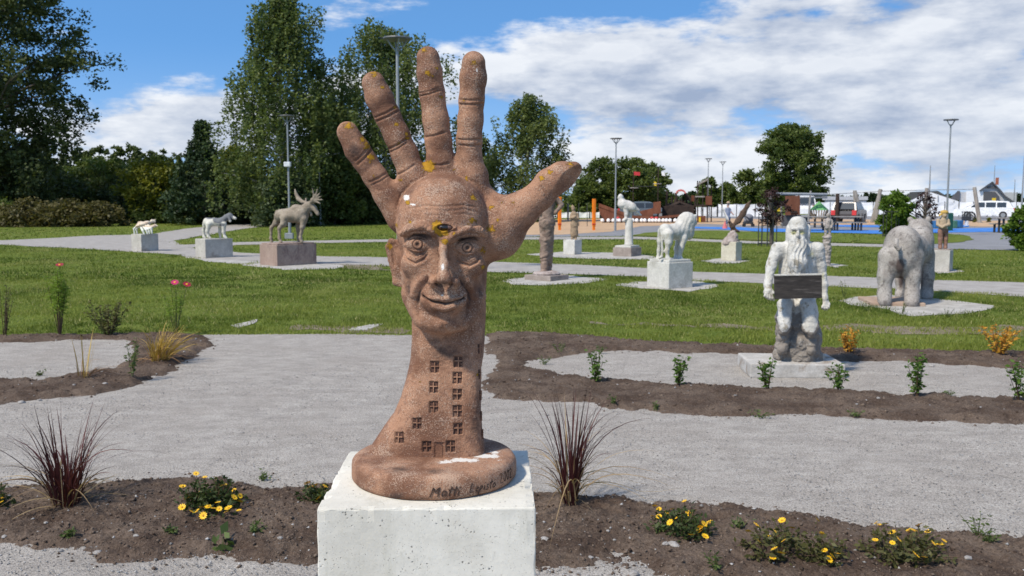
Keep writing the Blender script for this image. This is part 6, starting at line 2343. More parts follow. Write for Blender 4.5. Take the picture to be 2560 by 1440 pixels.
tree('broadleaf_tree', 'yellow green tree beside the dark pointed tree', 388, 64, 398, 150, 'round', M_t_yel, 130, 60, 0.23, 308, z0f=0.12, lump=0.35, csize=0.2)
tree('broadleaf_tree', 'yellow green tree between dark pointed tree and tallest birch', 592, 68, 372, 130, 'oval', M_t_yel, 130, 60, 0.24, 309, z0f=0.10, lump=0.35, csize=0.2)
tree('broadleaf_tree', 'grey green willow behind the moose antlers', 722, 56, 436, 165, 'bush', M_t_blue, 150, 60, 0.20, 310, z0f=0.03, lump=0.35, csize=0.2)
tree('broadleaf_tree', 'olive tree behind the second thin lamp post', 838, 60, 402, 160, 'bush', M_t_mid, 150, 60, 0.22, 311, z0f=0.03, lump=0.35, csize=0.2)
tree('broadleaf_tree', 'dark tree low behind the wrist of the little finger', 925, 66, 400, 160, 'bush', M_t_dark, 150, 60, 0.22, 312, z0f=0.03, lump=0.3, csize=0.2)
tree('broadleaf_tree', 'dark tree left of the middle of the wood edge', 255, 74, 402, 190, 'round', M_t_mid, 170, 60, 0.27, 313, z0f=0.05, lump=0.35, csize=0.2)
tree('broadleaf_tree', 'blue green tree under the huge left tree', 150, 70, 440, 170, 'bush', M_t_dark, 150, 60, 0.25, 314, z0f=0.03, lump=0.3, csize=0.2)
tree('broadleaf_tree', 'blue green tree left of the yellow green tree', 325, 72, 440, 150, 'bush', M_t_dark, 140, 60, 0.25, 315, z0f=0.03, lump=0.3, csize=0.2)
tree('broadleaf_tree', 'dark green tree at the far left behind the hedge', 20, 62, 430, 190, 'bush', M_t_dark, 150, 60, 0.24, 316, z0f=0.03, lump=0.3, csize=0.2)
# shrubs along the edge of the lawn
for i, (x, d, yt, w, m_, lb) in enumerate([
        (-20, 57, 505, 150, M_t_mid, 'green shrub at the left end of the hedge'), (70, 56, 508, 170, M_t_olive, 'reddish green shrub in the hedge at far left'), (165, 56, 510, 170, M_t_olive, 'reddish green shrub in the middle of the hedge'), (250, 56.5, 513, 120, M_t_olive, 'rounded right end shrub of the hedge'),
        (330, 66, 470, 130, M_t_dark, 'dark shrub left of the crab statue'), (405, 64, 500, 130, M_t_mid, 'green shrub above the crab statue'), (475, 63, 495, 120, M_t_mid, 'green shrub left of the dog statue'), (560, 63, 500, 140, M_t_dark, 'dark shrub behind the dog head'),
        (650, 62, 480, 130, M_t_spruce, 'dark spruce-like shrub left of the moose'), (745, 64, 490, 110, M_t_dark, 'dark shrub behind the moose body'), (800, 61, 500, 120, M_t_dark, 'dark shrub behind the moose head'), (880, 63, 495, 140, M_t_dark, 'dark shrub right of the moose'), (955, 64, 500, 110, M_t_dark, 'dark shrub left of the ear'),
        (1245, 70, 498, 110, M_t_dark, 'dark shrub under the thumb base')]):
    tree('shrub', lb, x, d, yt, w, 'bush', m_, 90, 55, 0.19, 330 + i, 'shrub', 'shrubs along the lawn edge', z0f=0.0, lump=0.30, csize=0.22, nlimb=6)
# clump in the middle distance, right of the thumb
tree('broadleaf_tree', 'pointed tree at the left of the dark clump behind the swings', 1505, 86, 398, 120, 'oval', M_t_mid, 150, 55, 0.27, 350, z0f=0.03, csize=0.2)
tree('broadleaf_tree', 'round dark tree in the dark clump behind the lamp post', 1578, 84, 400, 150, 'round', M_t_mid, 190, 60, 0.27, 351, z0f=0.02, csize=0.18)
tree('broadleaf_tree', 'round dark tree at the right of the dark clump', 1628, 88, 412, 110, 'round', M_t_mid, 150, 60, 0.27, 352, z0f=0.02, csize=0.2)
tree('broadleaf_tree', 'low tree just right of the thumb tip', 1462, 84, 452, 110, 'bush', M_t_mid, 120, 55, 0.27, 353, z0f=0.02, csize=0.2)
tree('broadleaf_tree', 'single large round tree far behind the lion', 1972, 112, 320, 170, 'oval', M_t_mid, 420, 90, 0.32, 354, z0f=0.12, csize=0.15, lump=0.36, nlimb=26, bough=34)
for i, (x, yt, w, d, lb) in enumerate([(1862, 430, 90, 118, 'dark tree left of the single large round tree'), (1815, 462, 80, 122, 'low tree behind the tall lamp posts'), (1770, 448, 56, 115, 'narrow tree behind the wooden tower'), (1905, 455, 90, 120, 'low tree under the single large round tree'), (2030, 470, 90, 125, 'low tree right of the single large round tree')]):
    tree('broadleaf_tree', lb, x, d, yt, w, 'oval' if i == 2 else 'bush', M_t_mid, 100, 50, 0.36, 360 + i, z0f=0.02, csize=0.22, nlimb=6)
for i, (x, yt, w) in enumerate([(2163, 484, 14), (2178, 486, 20), (2197, 488, 22), (2213, 492, 20), (2545, 492, 20)]):
    tree('spruce_tree', 'small far spruce %s on the skyline' % ['leftmost and thinnest', 'second from the left', 'in the middle of the group', 'at the right of the group', 'near the right edge'][i], x, 170, yt, w, 'spire', M_t_spruce, 50, 40, 0.45, 370 + i, group='far spruces', z0f=0.02, csize=0.3, nlimb=2)
# young trees of the park
tree('young_tree', 'young bushy bright green tree behind the bear', 2236, 40, 484, 78, 'oval', M_t_fresh, 150, 55, 0.13, 380, z0f=0.10, csize=0.2, trunk_r=0.04)
tree('shrub', 'bright green shrub cut by the right edge', 2570, 29, 520, 90, 'oval', M_t_fresh, 150, 55, 0.10, 381, 'shrub', 'young park trees', z0f=0.03, csize=0.2, trunk_r=0.03)
tree('young_tree', 'young purple leaved tree left of the old man', 1927, 32, 472, 84, 'oval', M_t_purple, 60, 34, 0.075, 382, group='young park trees', z0f=0.36, csize=0.20, trunk_r=0.075, nlimb=30)
tree('young_tree', 'dark twisted purple tree right of the green young tree', 2312, 44, 482, 78, 'oval', M_t_purple, 34, 26, 0.11, 383, group='young park trees', z0f=0.25, csize=0.18, trunk_r=0.09, nlimb=20)

# ---- wooded hillside far behind: one mass


def far_wood(name, label, cols, leaf, mat, seed, per=1):
    r = np.random.default_rng(seed)
    Vs, Fs, Ts, off = [], [], [], 0
    for (X, D, Yt, w, kind, ncl) in cols:
        base = np.array([P(X, 520, D)[0], D, 0.0])
        H = P(X, Yt, D)[2]
        V, F, t, _ = crown_leaves(base, 0.0, H, w / 2 * D / FPX, kind, ncl, 30, leaf, r, 0, 0.3, 0.24, int(X) % 97)
        Vs.append(V)
        Fs.append(F + off)
        Ts.append(t)
        off += len(V)
    o = obj(name, np.concatenate(Vs), np.concatenate(Fs), mat, loc=(0, 0, 0), attrs=dict(tone=np.concatenate(Ts)))
    tag(o, label, 'wood', kind='stuff')
    return o


r_ = np.random.default_rng(9)
cols = []
for X in np.arange(-220, 640, 13):
    yt = np.interp(X, [-220, 170, 240, 330, 430, 520, 640], [350, 352, 360, 366, 378, 395, 410])
    cols.append((X + r_.uniform(-6, 6), r_.uniform(150, 175), yt + r_.uniform(-7, 14), r_.uniform(24, 40), 'spire' if r_.uniform() < 0.45 else 'oval', 34))
for X in np.arange(-1500, 1050, 24):
    cols.append((X + r_.uniform(-6, 6), r_.uniform(95, 120), np.interp(X, [-200, 500, 1050], [425, 430, 440]) + r_.uniform(-10, 25), r_.uniform(50, 80), 'oval', 34))
far_wood('far_wood', 'distant wooded hillside behind the left lawn', cols, 0.55, M_t_far, 91)
cols = []
for X in np.arange(1180, 3600, 12):
    cols.append((X, r_.uniform(260, 300), r_.uniform(486, 497) if X > 2050 else r_.uniform(478, 494), r_.uniform(14, 26), 'spire' if r_.uniform() < 0.6 else 'oval', 10))
far_wood('far_wood', 'distant dark tree line on the right horizon', cols, 0.9, M_t_spruce, 92)
# ------------------------------------------------------------------ lamps, playground, fences, cars and houses behind
M_zinc = paint('galvanised_steel', (0.27, 0.285, 0.295), 0.5, 0.3, 0.12, 3.0)
M_lamph = paint('lamp_head_grey', (0.10, 0.105, 0.11), 0.5)
M_lampw = paint('lamp_white', (0.62, 0.64, 0.65), 0.4)
M_orangep = paint('orange_paint', (0.75, 0.19, 0.008), 0.45)
M_dkmet = paint('dark_metal', (0.035, 0.036, 0.038), 0.5)
M_brownw = stone('brown_panel', (0.145, 0.052, 0.028), (0.20, 0.080, 0.045), 3.0, bscale=20, stretch=(1, 1, 0.3))
M_dkwood = stone('dark_wood', (0.026, 0.018, 0.015), (0.055, 0.036, 0.028), 4.0, bscale=20)
M_greyw = stone('grey_weathered_wood', (0.23, 0.21, 0.19), (0.34, 0.32, 0.29), 5.0, bscale=30, stretch=(1, 1, 0.25))
M_tanw = stone('tan_wood', (0.31, 0.22, 0.14), (0.42, 0.31, 0.21), 5.0, bscale=30)
M_whitep = paint('white_paint', (0.76, 0.76, 0.76), 0.5, 0, 0.08)
M_canvas = paint('white_canvas', (0.80, 0.80, 0.80), 0.7, 0, 0.06, 1.0)
M_redp = paint('red_paint', (0.50, 0.035, 0.04), 0.5)
M_pinkr = paint('faded_red', (0.55, 0.13, 0.12), 0.6)
M_yelp = paint('yellow_paint', (0.72, 0.50, 0.03), 0.5)
M_greenp = paint('green_roof_paint', (0.11, 0.30, 0.095), 0.55)
M_dkgreen = paint('dark_green_plastic', (0.012, 0.07, 0.045), 0.5)
M_bluep = paint('blue_plastic', (0.03, 0.13, 0.30), 0.5)
M_teal = paint('green_plastic', (0.06, 0.16, 0.11), 0.5)
M_glass = paint('dark_car_glass', (0.03, 0.036, 0.042), 0.12, 0, 0.05, 3, 0.6)
M_tyre = paint('tyre_rubber', (0.02, 0.02, 0.021), 0.8)
M_greyroof = paint('dark_grey_roofing', (0.085, 0.085, 0.09), 0.7)
M_greywall = paint('pale_grey_boarding', (0.46, 0.46, 0.47), 0.7)
M_brick = stone('red_brick', (0.32, 0.10, 0.06), (0.40, 0.15, 0.09), 8.0)
M_carw = paint('white_car_paint', (0.72, 0.73, 0.74), 0.25)
M_card = paint('dark_car_paint', (0.055, 0.050, 0.052), 0.25)
M_carb = paint('grey_blue_car_paint', (0.12, 0.155, 0.19), 0.25)


def los(X, dep):
    """horizontal vector away from the viewer at photo column X: walls run square to the view there"""
    a = math.atan((X - 1280) / FPX)
    return np.array([math.sin(a) * dep, math.cos(a) * dep, 0.0])


def gd(Y):
    return float(G(1280, Y)[1])


def pole(X, Y0, Y1, D, r_px, n=8, X1=None):
    a, b = P(X, Y0, D), P(X if X1 is None else X1, Y1, D)
    m_ = D / FPX
    return tube([a, (a + b) / 2, b], [r_px * m_] * 3, n)


def lamp(X, Ytop, D, label, box_=False, headr=0.31):
    b = np.array([P(X, 560, D)[0], D, 0.0])
    H = P(X, Ytop, D)[2]
    root = empty('street_lamp', b)
    tag(root, label, 'street lamp', 'street lamps of the park')
    V, F = tube([b, b + [0, 0, 1.15], b + [0, 0, 1.16], b + [0, 0, H - 0.22]], [0.062, 0.060, 0.044, 0.030], 10)
    obj('pole', V, F, M_zinc, parent=root, smooth_=False)
    arms = []
    for a in (0.3, 0.3 + math.pi, 0.3 + math.pi / 2, 0.3 - math.pi / 2):
        e = b + np.array([math.cos(a) * headr * 0.7, math.sin(a) * headr * 0.7, H - 0.04])
        arms.append(tube([b + [0, 0, H - 0.30], (b + [0, 0, H - 0.30]) * 0.5 + e * 0.5 + [0, 0, -0.03], e], 0.018, 5))
    V, F = join(arms)
    obj('bracket', V, F, M_zinc, parent=root)
    V, F = lathe(b + [0, 0, H - 0.05], [(headr * 0.35, 0), (headr * 0.95, 0.0), (headr, 0.02), (headr * 0.97, 0.045), (headr * 0.4, 0.06), (0.02, 0.065)], 20)
    obj('lamp_head', V, F, M_lamph, parent=root)
    if box_:
        V, F = box(b + [-0.02, -0.05, H - 2.0], (0.26, 0.22, 0.2), 0, 0.03)
        obj('camera_housing', V, F, M_lampw, parent=root)
        V, F = box(b + [0.0, -0.11, 0.12], (0.34, 0.22, 0.24), 0, 0.02)
        obj('foot_box', V, F, M_zinc, parent=root)
    return root


lamp(998, 94, 20.0, 'tall lamp post rising right behind the ring finger')
lamp(724, 288, 38.2, 'lamp post with a white box behind the moose', True)
lamp(801, 389, 58, 'lamp post right of the moose antlers')
lamp(1538, 345, 47.5, 'lamp post left of the white eagle')
lamp(1617, 434, 104, 'short far lamp post behind the pirate ship')
lamp(1768, 396, 78, 'far lamp post above the wooden tower')
lamp(1804, 404, 84, 'far lamp post left of the dark bird')
lamp(2366, 298, 40, 'tall lamp post behind the boy statue')
for X, Yt, D, lb in ((2320, 414, 70, 'thin far mast left of the boy lamp post'), (2552, 388, 75, 'tall dark mast at the right edge'), (2480, 414, 110, 'hair-thin mast above the house'), (2532, 448, 110, 'short thin mast right of the chimney')):
    b = np.array([P(X, 560, D)[0], D, 0.0])
    V, F = tube([b, b + [0, 0, P(X, Yt, D)[2] * 0.5], b + [0, 0, P(X, Yt, D)[2]]], [0.08, 0.06, 0.03], 6)
    tag(obj('mast', V, F, M_zinc), lb, 'mast', 'thin masts')

# ---- orange goal posts, grey post, cables
for X, Yt, lb in ((1399, 492, 'left orange play post near the thumb'), (1484.5, 497, 'right orange play post')):
    D = gd(576)
    b = np.array([P(X, 570, D)[0], D, 0])
    H = P(X, Yt, D)[2]
    root = empty('orange_post', b)
    tag(root, lb, 'post', 'orange play posts')
    V, F = box(b + [0, 0, H / 2 + 0.12], (0.16, 0.16, H - 0.24), 0.3, 0.02)
    obj('shaft', V, F, M_orangep, parent=root)
    V, F = box(b + [0, 0, 0.13], (0.12, 0.12, 0.26), 0.3, 0.01)
    obj('foot', V, F, M_orangep, parent=root)
    V, F = box(b + [0, -0.07, 0.34], (0.20, 0.06, 0.05), 0.3, 0.01)
    obj('cross_plate', V, F, M_redp, parent=root)
V, F = pole(1420, 505, 552, gd(552), 2.2)
tag(obj('grey_post', V, F, M_greyw), 'grey wooden post between the orange posts', 'post')
for i, X in enumerate((1388, 1447, 1468)):
    V, F = pole(X, 508, 566, gd(566) - 0.2 * i, 0.8)
    tag(obj('thin_post', V, F, M_dkmet), 'thin dark post %s' % ['left of the left orange post', 'just right of the figure in a long coat', 'left of the right orange post'][i], 'post', 'thin dark posts')

# ---- play ship
D = gd(557)
root = empty('play_ship', (P(1600, 557, D)[0], D, 0))
tag(root, 'dark wooden pirate play ship with brown rails and white fenders', 'play ship')


def pp(pts, D_, depth, m_, nm, par):
    V, F = prism([P(x, y, D_) for x, y in pts], los(sum(p[0] for p in pts) / len(pts), depth))
    return obj(nm, V, F, m_, parent=par)


pp([(1500, 525), (1520, 532), (1560, 541), (1620, 544), (1700, 541), (1735, 534), (1738, 557), (1700, 559), (1520, 559), (1505, 556)], D, 3.4, M_dkwood, 'hull', root)
pp([(1496, 517), (1530, 529), (1566, 541), (1566, 552), (1512, 552), (1500, 535)], D - 0.06, 0.05, M_brownw, 'bow_planking', root)
pp([(1600, 528), (1633, 520), (1633, 541), (1600, 543)], D + 0.15, 0.1, M_brownw, 'bulwark', root)
pp([(1497, 508), (1530, 520), (1566, 533), (1566, 541), (1530, 529), (1497, 517)], D - 0.1, 0.25, M_brownw, 'bow_rail', root)
pp([(1566, 538), (1640, 542), (1700, 536), (1700, 542), (1640, 548), (1566, 545)], D - 0.12, 0.2, M_brownw, 'side_rail', root)
pp([(1633, 506), (1652, 503), (1652, 533), (1633, 535)], D + 0.1, 2.5, M_brownw, 'cabin', root)
pp([(1655, 516), (1690, 512), (1735, 514), (1735, 538), (1655, 540)], D + 1.2, 1.6, M_dkwood, 'stern_castle', root)
for X, Yt in ((1584, 428), (1646, 420)):
    V, F = pole(X, Yt, 545, D + 1.5, 1.2, X1=X - 2)
    obj('mast', V, F, M_dkwood, parent=root)
for X, Y in ((1588, 470), (1646, 460)):
    q = P(X - 3, Y, D + 1.5)
    V, F = tube([q + np.array([0.3 * math.cos(a_), 0.3 * math.sin(a_), 0]) for a_ in np.linspace(0, 6.283, 13)], 0.03, 4, cap=False)
    obj('crows_nest', V, F, M_greyw, parent=root)
pp([(1585, 429), (1600, 430), (1600, 439), (1585, 438)], D + 1.45, 0.05, M_redp, 'flag', root)
pp([(1653, 428), (1662, 431), (1663, 440), (1655, 439)], D + 1.45, 0.05, M_whitep, 'flag', root)
pp([(1635, 454), (1641, 455), (1641, 465), (1635, 464)], D + 1.45, 0.05, M_yelp, 'flag', root)
parts = []
for i in range(7):
    parts.append(tube([P(1586 + i * 10, 466 + i * 0.2, D + 1.5), P(1586 + (i + 1) * 10, 466, D + 1.5)], 0.02, 4))
V, F = join(parts)
obj('rigging', V, F, M_dkmet, parent=root)
bm = bmesh.new()
bmesh.ops.create_icosphere(bm, subdivisions=2, radius=0.14)
for v in bm.verts:
    v.co.z *= 1.25 if v.co.z > 0 else 0.8
me_f = bpy.data.meshes.new('fender')
bm.to_mesh(me_f)
bm.free()
me_f.polygons.foreach_set('use_smooth', np.ones(len(me_f.polygons), dtype=bool))
me_f.materials.append(M_whitep)
for X in (1506, 1521, 1533, 1541, 1548, 1560, 1582, 1592, 1604, 1612, 1624, 1632, 1640, 1648, 1658, 1666, 1675, 1688, 1696):
    inst('fender', me_f, P(X, 552, D - 0.25), (0, 0, X), 1.0, root)
for X in (1545, 1630, 1641):
    V, F = lathe(P(X, 545, D - 0.2), [(0.02, -0.12), (0.13, 0.0), (0.10, 0.08), (0.02, 0.09)], 8)
    obj('red_emblem', V, F, M_redp, parent=root)
# climbing dome behind the ship
D = gd(556) + 1.0
root = empty('climbing_frame', (P(1703, 557, D)[0], D, 0))
tag(root, 'dark wooden climbing frame with a faded red arched roof', 'climbing frame')
parts = []
for i, X in enumerate((1668, 1680, 1690, 1704, 1716, 1728, 1738)):
    parts.append(pole(X, 478 + (i * 13) % 22, 558, D + (i % 3) * 0.6, 2.6, X1=X + ((i * 7) % 5 - 2) * 3))
V, F = join(parts)
obj('posts', V, F, M_dkwood, parent=root)
for i, (a, b_) in enumerate((((1668, 520), (1700, 506)), ((1700, 508), (1736, 520)), ((1676, 540), (1736, 530)), ((1690, 497), (1690, 540)), ((1712, 485), (1726, 500)), ((1670, 512), (1728, 512)))):
    V, F = tube([P(*a, D - 0.1 + i * 0.1), P(*b_, D - 0.1 + i * 0.1)], 0.15, 6)
    obj('beam', V, F, M_dkwood, parent=root)
for i, (x0, x1, y0, y1) in enumerate(((1668, 1686, 512, 530), (1694, 1712, 500, 520), (1716, 1734, 508, 528), (1672, 1690, 536, 550), (1704, 1726, 530, 548), (1728, 1740, 488, 504))):
    pp([(x0, y0), (x1, y0 + 2), (x1, y1), (x0, y1 - 1)], D + 0.2 + 0.15 * i, 0.12, M_brownw if i % 2 else M_dkwood, 'plank_panel', root)
arc = [(1689 + 13 * (1 - math.cos(t)), 484 - 11 * math.sin(t)) for t in np.linspace(0.05, math.pi - 0.05, 9)]
inner = [(x * 0.8 + 1702 * 0.2, 485 - (485 - y) * 0.62) for x, y in arc[::-1]]
pp(arc + inner, D - 0.3, 1.8, M_pinkr, 'arched_roof', root)
# wooden tower
D = gd(556)
root = empty('play_tower', (P(1766, 558, D)[0], D, 0))
tag(root, 'tall wooden play tower with a slanted roof and brown panel', 'play tower')
for i, X in enumerate((1744, 1757, 1768, 1778)):
    V, F = pole(X, 452 + i * 3, 558, D + (i % 2) * 1.2, 1.5)
    obj('post', V, F, M_dkwood, parent=root)
pp([(1744, 458), (1770, 445), (1772, 449), (1746, 462)], D - 0.3, 1.8, M_greyw, 'roof', root)
pp([(1764, 490), (1780, 490), (1780, 512), (1764, 512)], D - 0.15, 0.1, M_brownw, 'panel', root)
pp([(1738, 512), (1782, 512), (1782, 516), (1738, 516)], D - 0.05, 1.5, M_dkwood, 'platform', root)
pp([(1738, 490), (1762, 490), (1762, 493), (1738, 493)], D - 0.1, 0.1, M_greyw, 'rail', root)
pp([(1744, 540), (1764, 540), (1764, 555), (1744, 555)], D - 0.2, 0.6, M_brownw, 'play_counter', root)
pp([(1747, 543), (1752, 543), (1752, 555), (1747, 555)], D - 0.26, 0.05, M_yelp, 'yellow_board', root)

# ---- white banner fence


def fence(label, X0, X1, Yt, Yb, D, n, mat=M_canvas, names=None):
    root = empty('banner_fence', (P((X0 + X1) / 2, Yb, D)[0], D, 0))
    tag(root, label, 'fence', 'white banner fences')
    xs = np.linspace(X0, X1, n + 1)
    for i in range(n):
        a, b = P(xs[i], Yt, D), P(xs[i + 1], Yt, D)
        h0 = max(0.06, P(xs[i], Yb, D)[2])
        w = b[0] - a[0]
        gx = np.linspace(a[0] + 0.04, b[0] - 0.04, 9)
        gz = np.linspace(h0, a[2], 5)
        A, B = np.meshgrid(gx, gz, indexing='ij')
        q = np.stack([A.ravel(), np.full(A.size, D), B.ravel()], 1)
        q[:, 1] += fbm(q, 1.3, 2, i) * 0.16
        q[:, 2] += (B.ravel() > gz[-2]) * np.sin((A.ravel() - a[0]) / w * math.pi) * -0.05
        Fq = [[j * 5 + k, (j + 1) * 5 + k, (j + 1) * 5 + k + 1, j * 5 + k + 1] for j in range(8) for k in range(4)]
        V2 = np.concatenate([q, q + [0, 0.02, 0]])
        obj('panel', V2, Fq + [[x + 45 for x in f_[::-1]] for f_ in Fq], mat, parent=root)
    for i in range(n + 1):
        a = P(xs[i], Yt - 1, D)
        V, F = tube([[a[0], D + 0.05, 0], [a[0], D + 0.05, a[2]]], 0.05, 6)
        obj('post', V, F, M_dkmet, parent=root)
    return root


fence('long white banner fence at the far right', 2040, 2900, 505, 545, 88, 24)
fence('white banner fence behind the person with a stroller', 1795, 1912, 510, 548, 86, 5)
fence('white banner fence behind the wooden tower', 1734, 1793, 517, 551, 88, 3)
fence('white banner fence left of the pirate ship', 1340, 1500, 530, 556, 80, 6)

# ---- cars


def car(label, Xc, Yb, D, length, height, yaw, mat, suv=True, dark_glass=True):
    c = np.array([P(Xc, Yb, D)[0], D, 0.0])
    root = empty('parked_car', c)
    tag(root, label, 'car', 'parked cars')
    L_, H_, W_ = length, height, 1.75
    ca, sa = math.cos(yaw), math.sin(yaw)

    def T(q):
        q = np.asarray(q, dtype=float)
        return np.stack([c[0] + q[:, 0] * ca - q[:, 1] * sa, c[1] + q[:, 0] * sa + q[:, 1] * ca, q[:, 2]], 1)
    hb = H_ * 0.58
    low = [(-.5, .20), (-.5, .42), (-.485, .56), (-.34, .60), (.36, .60), (.47, .54), (.5, .42), (.5, .20)]
    V = np.array([(x * L_, -W_ / 2, z * H_) for x, z in low] + [(x * L_, W_ / 2, z * H_) for x, z in low])
    n = len(low)
    F = [list(range(n)), list(range(2 * n - 1, n - 1, -1))] + [[i, (i + 1) % n, (i + 1) % n + n, i + n] for i in range(n)]
    bd = obj('body', T(V), F, mat, parent=root)
    up = [(-.47, .60), (-.40, .96), (-.10, 1.0), (.10, .97), (.33, .60)] if suv else [(-.36, .60), (-.22, .96), (0, 1.0), (.12, .96), (.34, .60)]
    wi = W_ / 2 - 0.06
    V = np.array([(x * L_, -wi + 0.10 * (z > .7), z * H_) for x, z in up] + [(x * L_, wi - 0.10 * (z > .7), z * H_) for x, z in up])
    n = len(up)
    F = [list(range(n)), list(range(2 * n - 1, n - 1, -1))] + [[i, (i + 1) % n, (i + 1) % n + n, i + n] for i in range(n)]
    obj('roof', T(V), F, mat, parent=root)
    for s_ in (-1, 1):
        for xa, xb in ((-.36, -.20), (-.18, -.01), (.01, .20)):
            yy = s_ * (wi + 0.012)
            yt = s_ * (wi - 0.075)
            q = [(xa * L_, yy, .63 * H_), (xb * L_ + (.06 * L_ if xb > .1 else 0), yy, .63 * H_), (xb * L_ - (.05 * L_ if xb > .1 else 0), yt, .90 * H_), (xa * L_, yt, .90 * H_)]
            V, F = prism(T(q), (-0.01 * s_ * sa * -1, -0.01 * s_ * ca, 0))
            obj('window', V, F, M_glass, parent=root)
    for s_, nm in ((1, 'windscreen'), (-1, 'rear_window')):
        x0, z0_, x1, z1_ = (.325, .63, .13, .93) if s_ > 0 else ((-.475, .64, -.415, .92) if suv else (-.36, .63, -.24, .92))
        q = [(x0 * L_ + 0.02 * s_, -wi * .85, z0_ * H_), (x0 * L_ + 0.02 * s_, wi * .85, z0_ * H_), (x1 * L_ + 0.02 * s_, wi * .75, z1_ * H_), (x1 * L_ + 0.02 * s_, -wi * .75, z1_ * H_)]
        V, F = prism(T(q), (0.012 * s_ * ca, 0.012 * s_ * sa, 0.01))
        obj(nm, V, F, M_glass, parent=root)
    for x in (-.31, .31):
        for s_ in (-1, 1):
            a = T([(x * L_, s_ * (W_ / 2 - 0.18), 0.32)])[0]
            b = T([(x * L_, s_ * (W_ / 2 + 0.02), 0.32)])[0]
            V, F = tube([a, b], 0.32, 14)
            w = obj('wheel', V, F, M_tyre, parent=root)
            b2 = T([(x * L_, s_ * (W_ / 2 + 0.035), 0.32)])[0]
            V, F = tube([b, b2], 0.19, 10)
            obj('rim', V, F, M_zinc, parent=w)
    for s_ in (-1, 1):
        for x, m2, nm in ((.485, M_lampw, 'headlight'), (-.497, M_redp, 'tail_light')):
            q = T([(x * L_, s_ * W_ * 0.40, H_ * 0.48)])[0]
            V, F = box(q, (0.10, 0.30, 0.16 if nm == 'headlight' else 0.34), yaw, 0.02)
            obj(nm, V, F, m2, parent=root)
    return root


car('white estate car parked in front of the banner fence at right', 2462, 546, 80, 4.4, 1.55, math.pi - math.atan(1182 / FPX), M_carw)
car('dark car seen from behind beside the leaning swing posts', 2122, 558, 66, 4.2, 1.5, rad(60), M_card)
car('white van behind the green roofed play hut', 2006, 547, 82, 4.6, 2.0, rad(80), M_carw)
car('grey blue car behind the pirate ship', 1606, 548, 78, 4.4, 1.5, 0.1, M_carb, False)

# ---- person with a stroller
D = gd(569)
f = Field(D)
f.chain([(1817, 568, 0), (1817.5, 556, 0), (1818, 545, 0)], [2.0, 2.4, 3.4], 1.5)
f.chain([(1824, 568, 0.05), (1823.5, 556, 0), (1822.5, 545, 0)], [2.0, 2.4, 3.4], 1.5)
f.cone((1817, 569, -0.05), (1815.5, 569, -0.16), 1.8, 1.4, 1)
f.cone((1824, 569, 0), (1823, 569, -0.12), 1.8, 1.4, 1)
f.chain([(1820, 544, 0), (1820, 532, 0), (1820, 523, 0)], [5, 4.8, 5.4], 3, flat=(1, 0.75, 1))
f.cone((1820, 519, 0), (1820.5, 514, 0), 2.0, 1.9, 1.5)
f.ell((1821, 509.5, 0), (3.4, 3.6, 4.4), 1)
f.chain([(1825, 522, 0), (1828, 531, -0.05), (1834, 537, -0.1)], [2.2, 1.8, 1.5], 1)
f.chain([(1815, 522, 0), (1812.5, 531, 0), (1814, 540, -0.1)], [2.2, 1.8, 1.5], 1)
V, F = f.build(0.016)
X_, Y_ = proj(V)
M_person = bpy.data.materials.new('person_clothes')
M_person.use_nodes = True
_nt = M_person.node_tree
_b = _nt.nodes['Principled BSDF']
_b.inputs['Roughness'].default_value = 0.85
_c = mixc(_nt, smooth(_nt, attr(_nt, 'zone'), 0.45, 0.55), (0.055, 0.085, 0.14), (0.20, 0.22, 0.27))
_c = mixc(_nt, smooth(_nt, attr(_nt, 'zone'), 1.45, 1.55), _c, (0.42, 0.25, 0.18))
_c = mixc(_nt, 0.3, _c, mixc(_nt, noise(_nt, coord(_nt), 12, 4), (0.5, 0.5, 0.5), (1.2, 1.2, 1.2)), 'MULTIPLY')
L(_nt, _c, _b.inputs['Base Color'])
zone = np.where(Y_ > 543, 0.0, 1.0)
zone = np.where((Y_ < 518.5) | (Y_ > 560) | ((Y_ > 529) & (np.abs(X_ - 1820) > 6.5)), 2.0, zone)
o = obj('person', V, F, M_person, smooth_=True, attrs=dict(zone=zone))
tag(o, 'person in grey blue top and dark trousers with a hat beside the dark bird statue', 'person')
f = Field(D)
f.ell((1821, 505.8, 0), (4.0, 4.2, 3.0), 1)
f.ell((1821, 507.5, 0), (6.0, 6.5, 0.9), 1)
V, F = f.build(0.016)
obj('sun_hat', V, F, M_tanw, parent=o, smooth_=True)
D = gd(567)
root = empty('stroller', (P(1872, 566, D)[0], D, 0))
tag(root, 'grey and black baby stroller right of the dark bird statue', 'stroller')
f = Field(D)
f.ell((1872, 543, 0), (11, 12, 8), 2)
f.ell((1864, 548, 0), (8, 11, 7), 4, op='s')
f.chain([(1864, 551, 0), (1878, 550, 0)], [5, 5], 2)
V, F = f.build(0.02)
obj('hood', V, F, paint('grey_fabric', (0.17, 0.17, 0.185), 0.8), parent=root, smooth_=True)
V, F = box(P(1870, 557, D), (0.55, 0.45, 0.14), 0, 0.04)
obj('basket', V, F, M_dkmet, parent=root)
V, F = join([tube([P(1856, 530, D + s_), P(1866, 550, D + s_), P(1880, 563, D + s_)], 0.018, 5) for s_ in (-0.22, 0.22)] + [tube([P(1880, 545, D + s_), P(1862, 563, D + s_)], 0.018, 5) for s_ in (-0.22, 0.22)])
obj('frame', V, F, M_dkmet, parent=root)
for X in (1860, 1882):
    for s_ in (-0.25, 0.25):
        q = P(X, 563, D + s_)
        V, F = tube([q + [0, -0.03, 0], q + [0, 0.03, 0]], 0.11, 12)
        obj('wheel', V, F, M_tyre, parent=root)
V, F = lathe(G(1812, 572), [(0.16, 0), (0.15, 0.04), (0.05, 0.30), (0.02, 0.42)], 10)
